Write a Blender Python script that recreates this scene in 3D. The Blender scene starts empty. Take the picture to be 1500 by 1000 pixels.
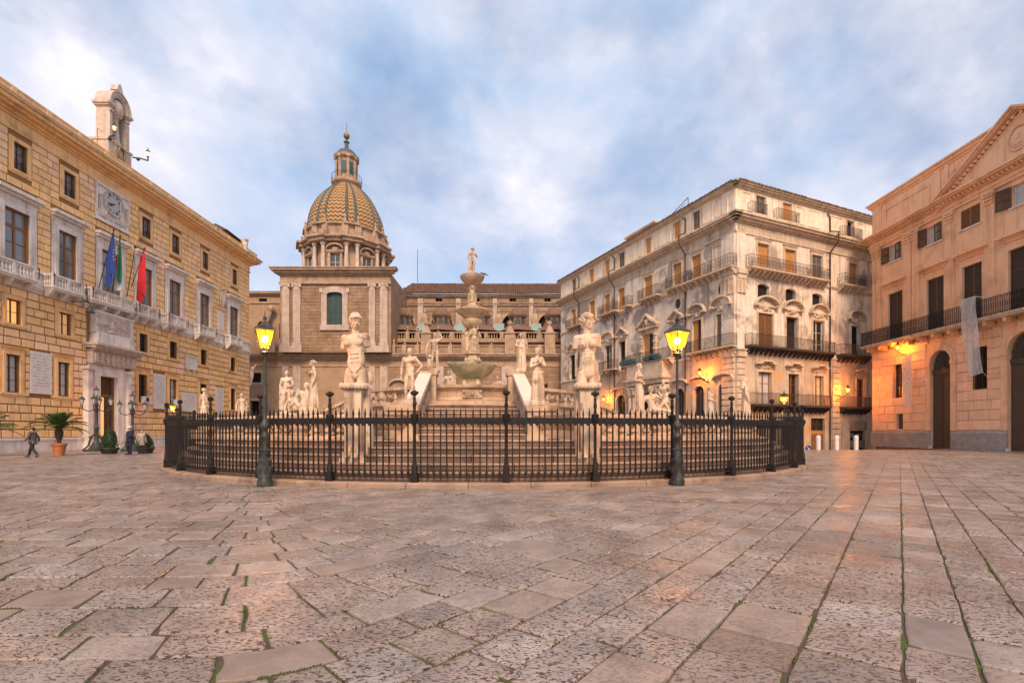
import bpy, bmesh, math, random
from mathutils import Vector, Matrix, noise
rnd = random.Random(7)
R = math.radians
S = bpy.context.scene
COL = S.collection
# ------------------------------------------------------------ camera, sky, sun, exposure
F, HV, EH = 714.0, 632.0, 1.5          # focal length and horizon of the photograph (1500 px wide), eye height
cam = bpy.data.cameras.new('camera'); camo = bpy.data.objects.new('camera', cam); COL.objects.link(camo)
cam.sensor_width = 36; cam.lens = 36*F/1500; cam.shift_y = (HV-500)/1500
cam.clip_start = .1; cam.clip_end = 3000
camo.location = (0, 0, EH); camo.rotation_euler = (R(90), 0, 0)
S.camera = camo
S.view_settings.view_transform = 'Standard'; S.view_settings.look = 'None'
S.view_settings.exposure = 0.55; S.view_settings.gamma = 1; S.view_settings.use_curve_mapping = False
S.cycles.max_bounces = 5; S.cycles.diffuse_bounces = 3; S.cycles.glossy_bounces = 2; S.cycles.transmission_bounces = 3
S.cycles.transparent_max_bounces = 6; S.cycles.sample_clamp_indirect = 4
SUN_EL, SUN_AZ = R(42), R(174)           # azimuth of the sun seen from above, clockwise from +Y
W = bpy.data.worlds.new('World'); S.world = W; W.use_nodes = True
nt = W.node_tree; N = nt.nodes; L = nt.links; N.clear()
def nn(t, **k):
    n = N.new(t)
    for a, b in k.items(): setattr(n, a, b)
    return n
out = nn('ShaderNodeOutputWorld'); mixs = nn('ShaderNodeMixShader'); L.new(mixs.outputs[0], out.inputs[0])
sky = nn('ShaderNodeTexSky'); sky.sky_type = 'NISHITA'; sky.sun_disc = False
sky.sun_elevation = SUN_EL; sky.sun_rotation = SUN_AZ; sky.air_density = 1.1; sky.dust_density = 1.5; sky.ozone_density = 2
bg1 = nn('ShaderNodeBackground'); bg1.inputs[1].default_value = .12; L.new(sky.outputs[0], bg1.inputs[0])
bg2 = nn('ShaderNodeBackground'); bg2.inputs[1].default_value = 1.0
tc = nn('ShaderNodeTexCoord'); sep = nn('ShaderNodeSeparateXYZ'); L.new(tc.outputs['Generated'], sep.inputs[0])
zz = nn('ShaderNodeMath', operation='MAXIMUM'); L.new(sep.outputs[2], zz.inputs[0]); zz.inputs[1].default_value = 0
za = nn('ShaderNodeMath', operation='ADD'); L.new(zz.outputs[0], za.inputs[0]); za.inputs[1].default_value = .55
dx = nn('ShaderNodeMath', operation='DIVIDE'); L.new(sep.outputs[0], dx.inputs[0]); L.new(za.outputs[0], dx.inputs[1])
dy = nn('ShaderNodeMath', operation='DIVIDE'); L.new(sep.outputs[1], dy.inputs[0]); L.new(za.outputs[0], dy.inputs[1])
cmb = nn('ShaderNodeCombineXYZ'); L.new(dx.outputs[0], cmb.inputs[0]); L.new(dy.outputs[0], cmb.inputs[1])
def wnoise(scale, detail, off, rough=.55, dist=.3):
    m = nn('ShaderNodeMapping'); m.inputs[1].default_value = off; L.new(cmb.outputs[0], m.inputs[0])
    t = nn('ShaderNodeTexNoise'); t.inputs['Scale'].default_value = scale; t.inputs['Detail'].default_value = detail
    t.inputs['Roughness'].default_value = rough; t.inputs['Distortion'].default_value = dist
    L.new(m.outputs[0], t.inputs[0]); return t.outputs[0]
def wramp(src, stops):
    r = nn('ShaderNodeValToRGB'); e = r.color_ramp.elements
    while len(e) < len(stops): e.new(.5)
    for i, (p, c) in enumerate(stops): e[i].position = p; e[i].color = (*c, 1) if len(c) == 3 else c
    L.new(src, r.inputs[0]); return r.outputs[0]
n1 = wnoise(1.8, 9, (4.7, 4.6, 0), .55, .1); n2 = wnoise(2.5, 9, (1.3, 8.8, 0), .56, .15)
mask = wramp(n1, [(.36, (.1, .1, .1)), (.56, (.97, .97, .97))])
low = nn('ShaderNodeMapRange'); L.new(sep.outputs[2], low.inputs[0]); low.inputs[1].default_value = .0; low.inputs[2].default_value = .50
low.inputs[3].default_value = 1.0; low.inputs[4].default_value = 0
mx = nn('ShaderNodeMath', operation='MAXIMUM'); L.new(mask, mx.inputs[0]); L.new(low.outputs[0], mx.inputs[1])
L.new(mx.outputs[0], mixs.inputs[0])
ccol = wramp(n2, [(.34, (.25, .38, .60)), (.46, (.39, .48, .63)), (.55, (.55, .57, .67)), (.66, (.84, .79, .83))])
hz = nn('ShaderNodeMapRange'); L.new(sep.outputs[2], hz.inputs[0]); hz.inputs[1].default_value = .08; hz.inputs[2].default_value = .50; hz.inputs[3].default_value = .8; hz.inputs[4].default_value = 0
hm = nn('ShaderNodeMix'); hm.data_type = 'RGBA'; L.new(hz.outputs[0], hm.inputs[0]); L.new(ccol, hm.inputs[6]); hm.inputs[7].default_value = (.70, .66, .72, 1); ccol = hm.outputs[2]
L.new(ccol, bg2.inputs[0]); L.new(bg1.outputs[0], mixs.inputs[1]); L.new(bg2.outputs[0], mixs.inputs[2])
sun = bpy.data.lights.new('sun', 'SUN'); sun.energy = 2.7; sun.angle = R(20); sun.color = (1, .70, .46)
suno = bpy.data.objects.new('sun', sun); COL.objects.link(suno)
d = Vector((math.sin(SUN_AZ)*math.cos(SUN_EL), math.cos(SUN_AZ)*math.cos(SUN_EL), math.sin(SUN_EL)))
suno.rotation_euler = (-d).to_track_quat('-Z', 'Y').to_euler()

# ------------------------------------------------------------ materials
def newmat(name):
    m = bpy.data.materials.new(name); m.use_nodes = True
    return m, m.node_tree.nodes, m.node_tree.links, m.node_tree.nodes['Principled BSDF']
def lerp3(a, k): return tuple(x*k for x in a)
def mat(name, c1, c2=None, scale=2.0, rough=.8, bump=.2, bscale=30, metal=0, c3=None, s3=.6, t3=(.5, .62), rnd_amt=0.0, stretch=(1, 1, 1), spec=.4, streak=0):
    m, n, l, b = newmat(name)
    g = n.new('ShaderNodeNewGeometry'); mp = n.new('ShaderNodeMapping'); mp.inputs[3].default_value = stretch
    l.new(g.outputs['Position'], mp.inputs[0])
    t = n.new('ShaderNodeTexNoise'); t.inputs['Scale'].default_value = scale; t.inputs['Detail'].default_value = 7; t.inputs['Roughness'].default_value = .65
    l.new(mp.outputs[0], t.inputs[0])
    r = n.new('ShaderNodeValToRGB'); r.color_ramp.elements[0].position = .35; r.color_ramp.elements[1].position = .65
    r.color_ramp.elements[0].color = (*c1, 1); r.color_ramp.elements[1].color = (*(c2 or c1), 1)
    l.new(t.outputs[0], r.inputs[0]); col = r.outputs[0]
    if c3:
        t3n = n.new('ShaderNodeTexNoise'); t3n.inputs['Scale'].default_value = s3; t3n.inputs['Detail'].default_value = 6; t3n.inputs['Roughness'].default_value = .6
        t3n.inputs['Distortion'].default_value = .4
        l.new(mp.outputs[0], t3n.inputs[0]); mr = n.new('ShaderNodeMapRange'); mr.inputs[1].default_value = t3[0]; mr.inputs[2].default_value = t3[1]
        l.new(t3n.outputs[0], mr.inputs[0]); mxn = n.new('ShaderNodeMix'); mxn.data_type = 'RGBA'
        l.new(mr.outputs[0], mxn.inputs[0]); l.new(col, mxn.inputs[6]); mxn.inputs[7].default_value = (*c3, 1); col = mxn.outputs[2]
    if streak:
        ms = n.new('ShaderNodeMapping'); ms.inputs[3].default_value = (2.2, 2.2, .16); l.new(g.outputs['Position'], ms.inputs[0])
        ts = n.new('ShaderNodeTexNoise'); ts.inputs['Scale'].default_value = 1.6; ts.inputs['Detail'].default_value = 8; l.new(ms.outputs[0], ts.inputs[0])
        mr = n.new('ShaderNodeMapRange'); mr.inputs[1].default_value = .52; mr.inputs[2].default_value = .75; mr.inputs[4].default_value = streak
        l.new(ts.outputs[0], mr.inputs[0]); mxn = n.new('ShaderNodeMix'); mxn.data_type = 'RGBA'
        l.new(mr.outputs[0], mxn.inputs[0]); l.new(col, mxn.inputs[6]); mxn.inputs[7].default_value = (.10, .075, .055, 1); col = mxn.outputs[2]
    if rnd_amt:
        oi = n.new('ShaderNodeObjectInfo'); at = n.new('ShaderNodeAttribute'); at.attribute_name = 'tint'
        ad = n.new('ShaderNodeMath'); ad.operation = 'ADD'; l.new(oi.outputs['Random'], ad.inputs[0]); l.new(at.outputs['Fac'], ad.inputs[1])
        fr = n.new('ShaderNodeMath'); fr.operation = 'FRACT'; l.new(ad.outputs[0], fr.inputs[0])
        mr = n.new('ShaderNodeMapRange'); mr.inputs[3].default_value = 1-rnd_amt; mr.inputs[4].default_value = 1+rnd_amt*.6; l.new(fr.outputs[0], mr.inputs[0])
        hs = n.new('ShaderNodeHueSaturation'); l.new(mr.outputs[0], hs.inputs['Value']); l.new(col, hs.inputs['Color']); col = hs.outputs[0]
    l.new(col, b.inputs['Base Color'])
    b.inputs['Roughness'].default_value = rough; b.inputs['Metallic'].default_value = metal; b.inputs['Specular IOR Level'].default_value = spec
    if bump:
        tb = n.new('ShaderNodeTexNoise'); tb.inputs['Scale'].default_value = bscale; tb.inputs['Detail'].default_value = 5; l.new(g.outputs['Position'], tb.inputs[0])
        bp = n.new('ShaderNodeBump'); bp.inputs['Strength'].default_value = bump; bp.inputs['Distance'].default_value = .02
        l.new(tb.outputs[0], bp.inputs['Height']); l.new(bp.outputs[0], b.inputs['Normal'])
    return m
def emis(name, col, strength, base=(.5, .4, .3)):
    m, n, l, b = newmat(name); b.inputs['Base Color'].default_value = (*base, 1)
    b.inputs['Emission Color'].default_value = (*col, 1); b.inputs['Emission Strength'].default_value = strength; return m
def glass(name, col=(.03, .035, .04), rough=.08, spec=.9):
    m, n, l, b = newmat(name); b.inputs['Base Color'].default_value = (*col, 1); b.inputs['Roughness'].default_value = rough
    b.inputs['Specular IOR Level'].default_value = spec
    g = n.new('ShaderNodeNewGeometry'); t = n.new('ShaderNodeTexNoise'); t.inputs['Scale'].default_value = 1.3; l.new(g.outputs['Position'], t.inputs[0])
    bp = n.new('ShaderNodeBump'); bp.inputs['Strength'].default_value = .25; bp.inputs['Distance'].default_value = .05; l.new(t.outputs[0], bp.inputs['Height']); l.new(bp.outputs[0], b.inputs['Normal'])
    return m
M = {}
M['ochre'] = mat('ochre_ashlar', (.84, .49, .19), (.96, .64, .32), 1.6, .85, .35, 22, c3=(.92, .60, .38), s3=.35, rnd_amt=.13, streak=.3)
M['ochre_joint'] = mat('ochre_joint', (.26, .13, .045), (.33, .17, .065), 3, .95, .2)
M['ochre_plain'] = mat('ochre_moulding', (.80, .47, .20), (.90, .57, .27), 1.4, .85, .25, c3=(.40, .25, .14), s3=.5, t3=(.55, .75), streak=.35)
M['pmarble'] = mat('pale_marble', (.68, .60, .54), (.82, .74, .68), 1.2, .7, .2, c3=(.46, .38, .33), s3=.7, t3=(.52, .75), streak=.4)
M['plaque'] = mat('plaque_marble', (.66, .60, .56), (.74, .69, .65), 3, .6, .08)
M['letter'] = mat('engraved_letter', (.28, .22, .19), None, 3, .8, 0)
M['relief'] = mat('relief_stone', (.46, .36, .29), (.62, .51, .43), 2.5, .8, .5, 25, streak=.3)
M['statue'] = mat('statue_marble', (.56, .39, .26), (.72, .56, .41), 1.5, .62, .25, 40, c3=(.27, .18, .12), s3=2.6, t3=(.54, .68), streak=.85)
M['fstone'] = mat('fountain_stone', (.40, .27, .175), (.58, .42, .29), 1.2, .75, .3, 25, c3=(.22, .14, .09), s3=.9, t3=(.50, .72), streak=.55)
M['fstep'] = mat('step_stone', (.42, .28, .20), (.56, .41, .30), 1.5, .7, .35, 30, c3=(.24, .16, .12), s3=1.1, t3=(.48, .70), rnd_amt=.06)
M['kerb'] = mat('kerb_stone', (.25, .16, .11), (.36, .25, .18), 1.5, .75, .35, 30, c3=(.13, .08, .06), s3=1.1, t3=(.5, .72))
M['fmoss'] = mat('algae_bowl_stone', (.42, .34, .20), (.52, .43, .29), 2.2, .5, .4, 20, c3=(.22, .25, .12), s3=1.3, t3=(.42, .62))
M['riser'] = mat('shaded_riser_stone', (.15, .09, .06), (.27, .175, .12), 1.5, .8, .35, 30, c3=(.08, .05, .035), s3=1.1, t3=(.48, .70), rnd_amt=.06)  # step stone darkened for the upright faces: their shade is put into the colour
M['fdark'] = mat('mossy_bowl_stone', (.46, .33, .20), (.62, .46, .32), 2.2, .6, .4, 20, c3=(.20, .19, .07), s3=1.3, t3=(.50, .68))
M['rail_white'] = mat('bleached_coping', (.66, .55, .43), (.74, .63, .51), 2, .6, .15)
M['rosso'] = mat('salmon_plaster', (.88, .49, .27), (.94, .58, .35), .9, .9, .15, c3=(.62, .34, .18), s3=.5, t3=(.52, .75), streak=.28)
M['rosso_b'] = mat('salmon_ashlar', (.90, .52, .31), (.96, .63, .42), 1.2, .85, .25, rnd_amt=.12, streak=.2)
M['rosso_j'] = mat('salmon_joint', (.36, .19, .10), None, 3, .9, .1)
M['plinth'] = mat('grey_plinth', (.30, .26, .24), (.42, .37, .34), 2, .7, .25, c3=(.5, .42, .36), s3=.8, t3=(.55, .7))
M['wood'] = mat('dark_shutter', (.075, .045, .032), (.11, .065, .045), 5, .6, .15)
M['wood2'] = mat('brown_timber', (.20, .09, .04), (.28, .13, .06), 4, .6, .15, stretch=(3, 3, .5))
M['orange'] = mat('orange_timber', (.46, .20, .055), (.56, .28, .09), 2, .6, .15)
M['greywood'] = mat('grey_shutter', (.17, .14, .12), (.24, .20, .17), 4, .75, .15)
M['iron'] = mat('dark_iron', (.012, .009, .009), (.024, .018, .016), 9, .6, .2, 60, spec=.25)
M['iron_g'] = mat('verdigris_iron', (.03, .032, .03), (.06, .065, .058), 8, .5, .3, 50, c3=(.02, .016, .015), s3=3)
M['iron_r'] = mat('rusty_railing', (.05, .03, .022), (.09, .05, .035), 6, .7, .2)
M['bronze'] = mat('bronze', (.20, .12, .045), (.30, .19, .08), 8, .45, .2, metal=.5)
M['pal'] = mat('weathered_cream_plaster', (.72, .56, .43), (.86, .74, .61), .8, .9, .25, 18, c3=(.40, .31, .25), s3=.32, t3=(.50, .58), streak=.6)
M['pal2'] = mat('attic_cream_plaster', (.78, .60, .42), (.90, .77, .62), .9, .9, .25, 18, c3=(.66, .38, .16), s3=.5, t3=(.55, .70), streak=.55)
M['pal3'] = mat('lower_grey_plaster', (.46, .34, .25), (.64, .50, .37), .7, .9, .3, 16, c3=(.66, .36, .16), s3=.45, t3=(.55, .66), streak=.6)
M['palt'] = mat('palazzo_trim', (.56, .41, .28), (.72, .57, .42), 1.4, .85, .25, c3=(.34, .24, .17), s3=.8, t3=(.55, .8), streak=.5)
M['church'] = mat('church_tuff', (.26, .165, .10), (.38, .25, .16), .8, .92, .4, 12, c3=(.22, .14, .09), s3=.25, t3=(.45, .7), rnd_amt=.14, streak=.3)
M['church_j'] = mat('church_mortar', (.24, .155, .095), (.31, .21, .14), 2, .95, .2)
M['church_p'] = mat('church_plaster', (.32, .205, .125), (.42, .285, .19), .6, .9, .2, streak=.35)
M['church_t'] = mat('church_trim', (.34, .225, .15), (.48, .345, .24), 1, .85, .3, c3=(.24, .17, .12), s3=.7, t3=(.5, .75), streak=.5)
M['pilaster'] = mat('grey_pilaster_stone', (.40, .31, .25), (.54, .44, .37), 1, .85, .2, streak=.4)
M['rooftile'] = mat('roof_tile', (.13, .075, .05), (.26, .15, .10), 2.5, .9, .4, 20, rnd_amt=.22)
M['darkroof'] = mat('dark_roof', (.05, .035, .03), (.08, .055, .045), 3, .8, .3)
M['brdome'] = mat('brown_dome_plaster', (.15, .085, .06), (.23, .135, .09), 2, .85, .3, c3=(.16, .09, .06), s3=1.5)
M['lead'] = mat('grey_lead', (.07, .085, .075), (.12, .13, .11), 3, .75, .2, spec=.2)
M['teal'] = mat('teal_window', (.03, .06, .065), (.05, .09, .09), 2, .3, 0)
M['tealroof'] = mat('teal_sheet', (.22, .32, .30), (.32, .42, .38), 2, .5, .1)
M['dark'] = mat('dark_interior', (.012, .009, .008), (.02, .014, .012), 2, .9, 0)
M['glass'] = glass('window_glass'); M['glass_d'] = glass('dim_glass', (.02, .017, .015), .2, .4)
M['glass_p'] = glass('sky_lit_glass', (.20, .20, .20), .12, .9); M['blind'] = mat('net_curtain', (.50, .46, .43), (.60, .56, .53), 3, .7, .05, spec=.6)  # first glass: pale sky reflection put into its base colour
M['lit'] = emis('lit_window', (1, .36, .06), .75); M['lit_low'] = emis('dim_lit_window', (1, .42, .12), .28)
M['lampglass'] = emis('lamp_glass', (1, .17, .002), 1.7, (.8, .4, .05)); M['bulb'] = emis('lamp_bulb', (1, .62, .20), 22)
M['bulbs'] = emis('small_lamp_bulb', (1, .55, .12), 14)
M['frost'] = mat('unlit_lamp_glass', (.45, .42, .40), None, 3, .3, 0)
M['white'] = mat('white_paint', (.70, .68, .66), None, 4, .5, .05); M['black'] = mat('black_paint', (.02, .02, .022), None, 4, .4, 0)
M['terra'] = mat('terracotta', (.42, .13, .045), (.52, .18, .07), 4, .7, .15); M['palm'] = mat('palm_leaf', (.045, .085, .02), (.09, .15, .04), 6, .5, .1)
M['trunk'] = mat('palm_trunk', (.05, .035, .02), (.10, .07, .045), 12, .9, .5); M['leafd'] = mat('clipped_leaf', (.012, .03, .010), (.03, .06, .02), 9, .6, .1)
M['skin'] = mat('skin', (.50, .30, .21), None, 3, .6, 0); M['navy'] = mat('navy_cloth', (.012, .014, .03), (.02, .022, .04), 8, .8, .1)
M['beige'] = mat('beige_cloth', (.45, .35, .26), (.52, .42, .32), 8, .85, .1); M['hair'] = mat('dark_hair', (.02, .013, .01), None, 8, .7, .2)
M['grey'] = mat('grey_cloth', (.06, .05, .05), (.10, .085, .08), 8, .85, .1)
M['blue'] = mat('blue_cloth', (.008, .035, .20), (.012, .05, .26), 3, .7, .1); M['red'] = mat('red_cloth', (.50, .012, .02), (.58, .02, .03), 3, .7, .1)
M['green'] = mat('green_cloth', (.02, .18, .07), None, 3, .7, .1); M['yellow'] = mat('yellow_cloth', (.75, .42, .03), None, 3, .7, .1)
M['signblue'] = mat('sign_blue', (.01, .06, .30), None, 3, .4, 0)
M['pigeon'] = mat('pigeon_grey', (.08, .08, .09), (.14, .14, .15), 9, .7, .1)
M['green_p'] = mat('planter_leaf', (.03, .09, .03), (.06, .16, .07), 9, .6, .1); M['moss'] = mat('moss', (.045, .056, .015), (.085, .10, .03), 25, .95, .8, 60)
M['planter'] = mat('teal_planter', (.04, .10, .12), (.06, .14, .16), 3, .6, .1)
# translucent veil banner
m, n, l, b = newmat('gauze_banner'); b.inputs['Base Color'].default_value = (.62, .58, .54, 1); b.inputs['Roughness'].default_value = .5
tr = n.new('ShaderNodeBsdfTransparent'); ms = n.new('ShaderNodeMixShader'); g = n.new('ShaderNodeTexCoord'); mp = n.new('ShaderNodeMapping'); mp.inputs[3].default_value = (9, 9, .5)
tn = n.new('ShaderNodeTexNoise'); tn.inputs['Scale'].default_value = 3; l.new(g.outputs['Object'], mp.inputs[0]); l.new(mp.outputs[0], tn.inputs[0])
mr = n.new('ShaderNodeMapRange'); mr.inputs[1].default_value = .3; mr.inputs[2].default_value = .7; mr.inputs[3].default_value = .35; mr.inputs[4].default_value = .9
l.new(tn.outputs[0], mr.inputs[0]); l.new(mr.outputs[0], ms.inputs[0]); l.new(tr.outputs[0], ms.inputs[1]); l.new(b.outputs[0], ms.inputs[2]); l.new(ms.outputs[0], n['Material Output'].inputs[0])
M['gauze'] = m
# paving stone: tinted slabs with chiselled pits
m, n, l, b = newmat('paving_stone'); M['paver'] = m
g = n.new('ShaderNodeNewGeometry'); at = n.new('ShaderNodeAttribute'); at.attribute_name = 'tint'
t1 = n.new('ShaderNodeTexNoise'); t1.inputs['Scale'].default_value = 2.3; t1.inputs['Detail'].default_value = 9; t1.inputs['Roughness'].default_value = .7; l.new(g.outputs['Position'], t1.inputs[0])
r1 = n.new('ShaderNodeValToRGB'); l.new(t1.outputs[0], r1.inputs[0]); e = r1.color_ramp.elements
e[0].position = .3; e[0].color = (.225, .170, .138, 1); e[1].position = .7; e[1].color = (.43, .335, .275, 1)
hs = n.new('ShaderNodeHueSaturation'); sc = n.new('ShaderNodeSeparateColor'); l.new(at.outputs['Color'], sc.inputs[0])
l.new(sc.outputs[0], hs.inputs['Value']); l.new(sc.outputs[1], hs.inputs['Saturation']); l.new(r1.outputs[0], hs.inputs['Color'])
mp = n.new('ShaderNodeMapping'); mp.inputs[2].default_value = (0, 0, R(51)); mp.inputs[3].default_value = (1.0, 2.1, 1.0); l.new(g.outputs['Position'], mp.inputs[0])
tw = n.new('ShaderNodeTexNoise'); tw.inputs['Scale'].default_value = 9; tw.inputs['Detail'].default_value = 2; l.new(mp.outputs[0], tw.inputs[0])
va = n.new('ShaderNodeMix'); va.data_type = 'RGBA'; va.inputs[0].default_value = .12; l.new(mp.outputs[0], va.inputs[6]); l.new(tw.outputs['Color'], va.inputs[7])
vo = n.new('ShaderNodeTexNoise'); vo.inputs['Scale'].default_value = 30; vo.inputs['Detail'].default_value = 2.5; vo.inputs['Roughness'].default_value = .6; vo.inputs['Distortion'].default_value = .35; l.new(va.outputs[2], vo.inputs[0])
pm = n.new('ShaderNodeMapRange'); l.new(vo.outputs[0], pm.inputs[0]); pm.inputs[1].default_value = .462; pm.inputs[2].default_value = .41; pm.inputs[3].default_value = 0; pm.inputs[4].default_value = 1
pb = n.new('ShaderNodeMath'); pb.operation = 'MULTIPLY'; l.new(pm.outputs[0], pb.inputs[0]); l.new(sc.outputs[2], pb.inputs[1])
dk = n.new('ShaderNodeMix'); dk.data_type = 'RGBA'; l.new(pb.outputs[0], dk.inputs[0]); l.new(hs.outputs[0], dk.inputs[6]); dk.inputs[7].default_value = (.055, .036, .030, 1)
l.new(dk.outputs[2], b.inputs['Base Color'])
t4 = n.new('ShaderNodeTexNoise'); t4.inputs['Scale'].default_value = .55; t4.inputs['Detail'].default_value = 6; l.new(g.outputs['Position'], t4.inputs[0])
m4 = n.new('ShaderNodeMapRange'); l.new(t4.outputs[0], m4.inputs[0]); m4.inputs[1].default_value = .35; m4.inputs[2].default_value = .65; m4.inputs[3].default_value = .80; m4.inputs[4].default_value = 1.12
h4 = n.new('ShaderNodeHueSaturation'); l.new(m4.outputs[0], h4.inputs['Value']); l.new(dk.outputs[2], h4.inputs['Color']); l.new(h4.outputs[0], b.inputs['Base Color'])
t2 = n.new('ShaderNodeTexNoise'); t2.inputs['Scale'].default_value = 1.1; t2.inputs['Detail'].default_value = 5; l.new(g.outputs['Position'], t2.inputs[0])
rr = n.new('ShaderNodeMapRange'); l.new(t2.outputs[0], rr.inputs[0]); rr.inputs[1].default_value = .35; rr.inputs[2].default_value = .65; rr.inputs[3].default_value = .22; rr.inputs[4].default_value = .55; l.new(rr.outputs[0], b.inputs['Roughness'])
iv = n.new('ShaderNodeMath'); iv.operation = 'MULTIPLY_ADD'; l.new(pb.outputs[0], iv.inputs[0]); iv.inputs[1].default_value = -1; l.new(t1.outputs[0], iv.inputs[2])
bp = n.new('ShaderNodeBump'); bp.inputs['Strength'].default_value = .55; bp.inputs['Distance'].default_value = .012; l.new(iv.outputs[0], bp.inputs['Height']); l.new(bp.outputs[0], b.inputs['Normal'])
# joints: dirt with moss
M['joint'] = mat('joint_dirt', (.075, .05, .038), (.11, .075, .055), 14, .95, .6, 50, c3=(.07, .095, .018), s3=1.7, t3=(.50, .56))
# dome tiles: zigzag of glazed tiles laid along the gores (printed by UV)
m, n, l, b = newmat('glazed_zigzag_tiles'); M['zig'] = m
uv = n.new('ShaderNodeUVMap'); sx = n.new('ShaderNodeSeparateXYZ'); l.new(uv.outputs[0], sx.inputs[0])
pp = n.new('ShaderNodeMath'); pp.operation = 'PINGPONG'; l.new(sx.outputs[0], pp.inputs[0]); pp.inputs[1].default_value = .5
ma = n.new('ShaderNodeMath'); ma.operation = 'MULTIPLY_ADD'; l.new(pp.outputs[0], ma.inputs[0]); ma.inputs[1].default_value = .9; l.new(sx.outputs[1], ma.inputs[2])
fr = n.new('ShaderNodeMath'); fr.operation = 'FRACT'; l.new(ma.outputs[0], fr.inputs[0])
rp = n.new('ShaderNodeValToRGB'); l.new(fr.outputs[0], rp.inputs[0]); e = rp.color_ramp.elements; rp.color_ramp.interpolation = 'CONSTANT'
e[0].position = 0; e[0].color = (.46, .21, .035, 1); e[1].position = .50; e[1].color = (.025, .07, .055, 1); x = e.new(.84); x.color = (.36, .15, .03, 1)
tn = n.new('ShaderNodeTexNoise'); g = n.new('ShaderNodeNewGeometry'); l.new(g.outputs['Position'], tn.inputs[0]); tn.inputs['Scale'].default_value = 2.5; tn.inputs['Detail'].default_value = 8
mv = n.new('ShaderNodeMapRange'); l.new(tn.outputs[0], mv.inputs[0]); mv.inputs[3].default_value = .6; mv.inputs[4].default_value = 1.35
hs = n.new('ShaderNodeHueSaturation'); hs.inputs['Saturation'].default_value = .85; l.new(rp.outputs[0], hs.inputs['Color']); l.new(mv.outputs[0], hs.inputs['Value']); l.new(hs.outputs[0], b.inputs['Base Color']); b.inputs['Roughness'].default_value = .75; b.inputs['Specular IOR Level'].default_value = .2

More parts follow.
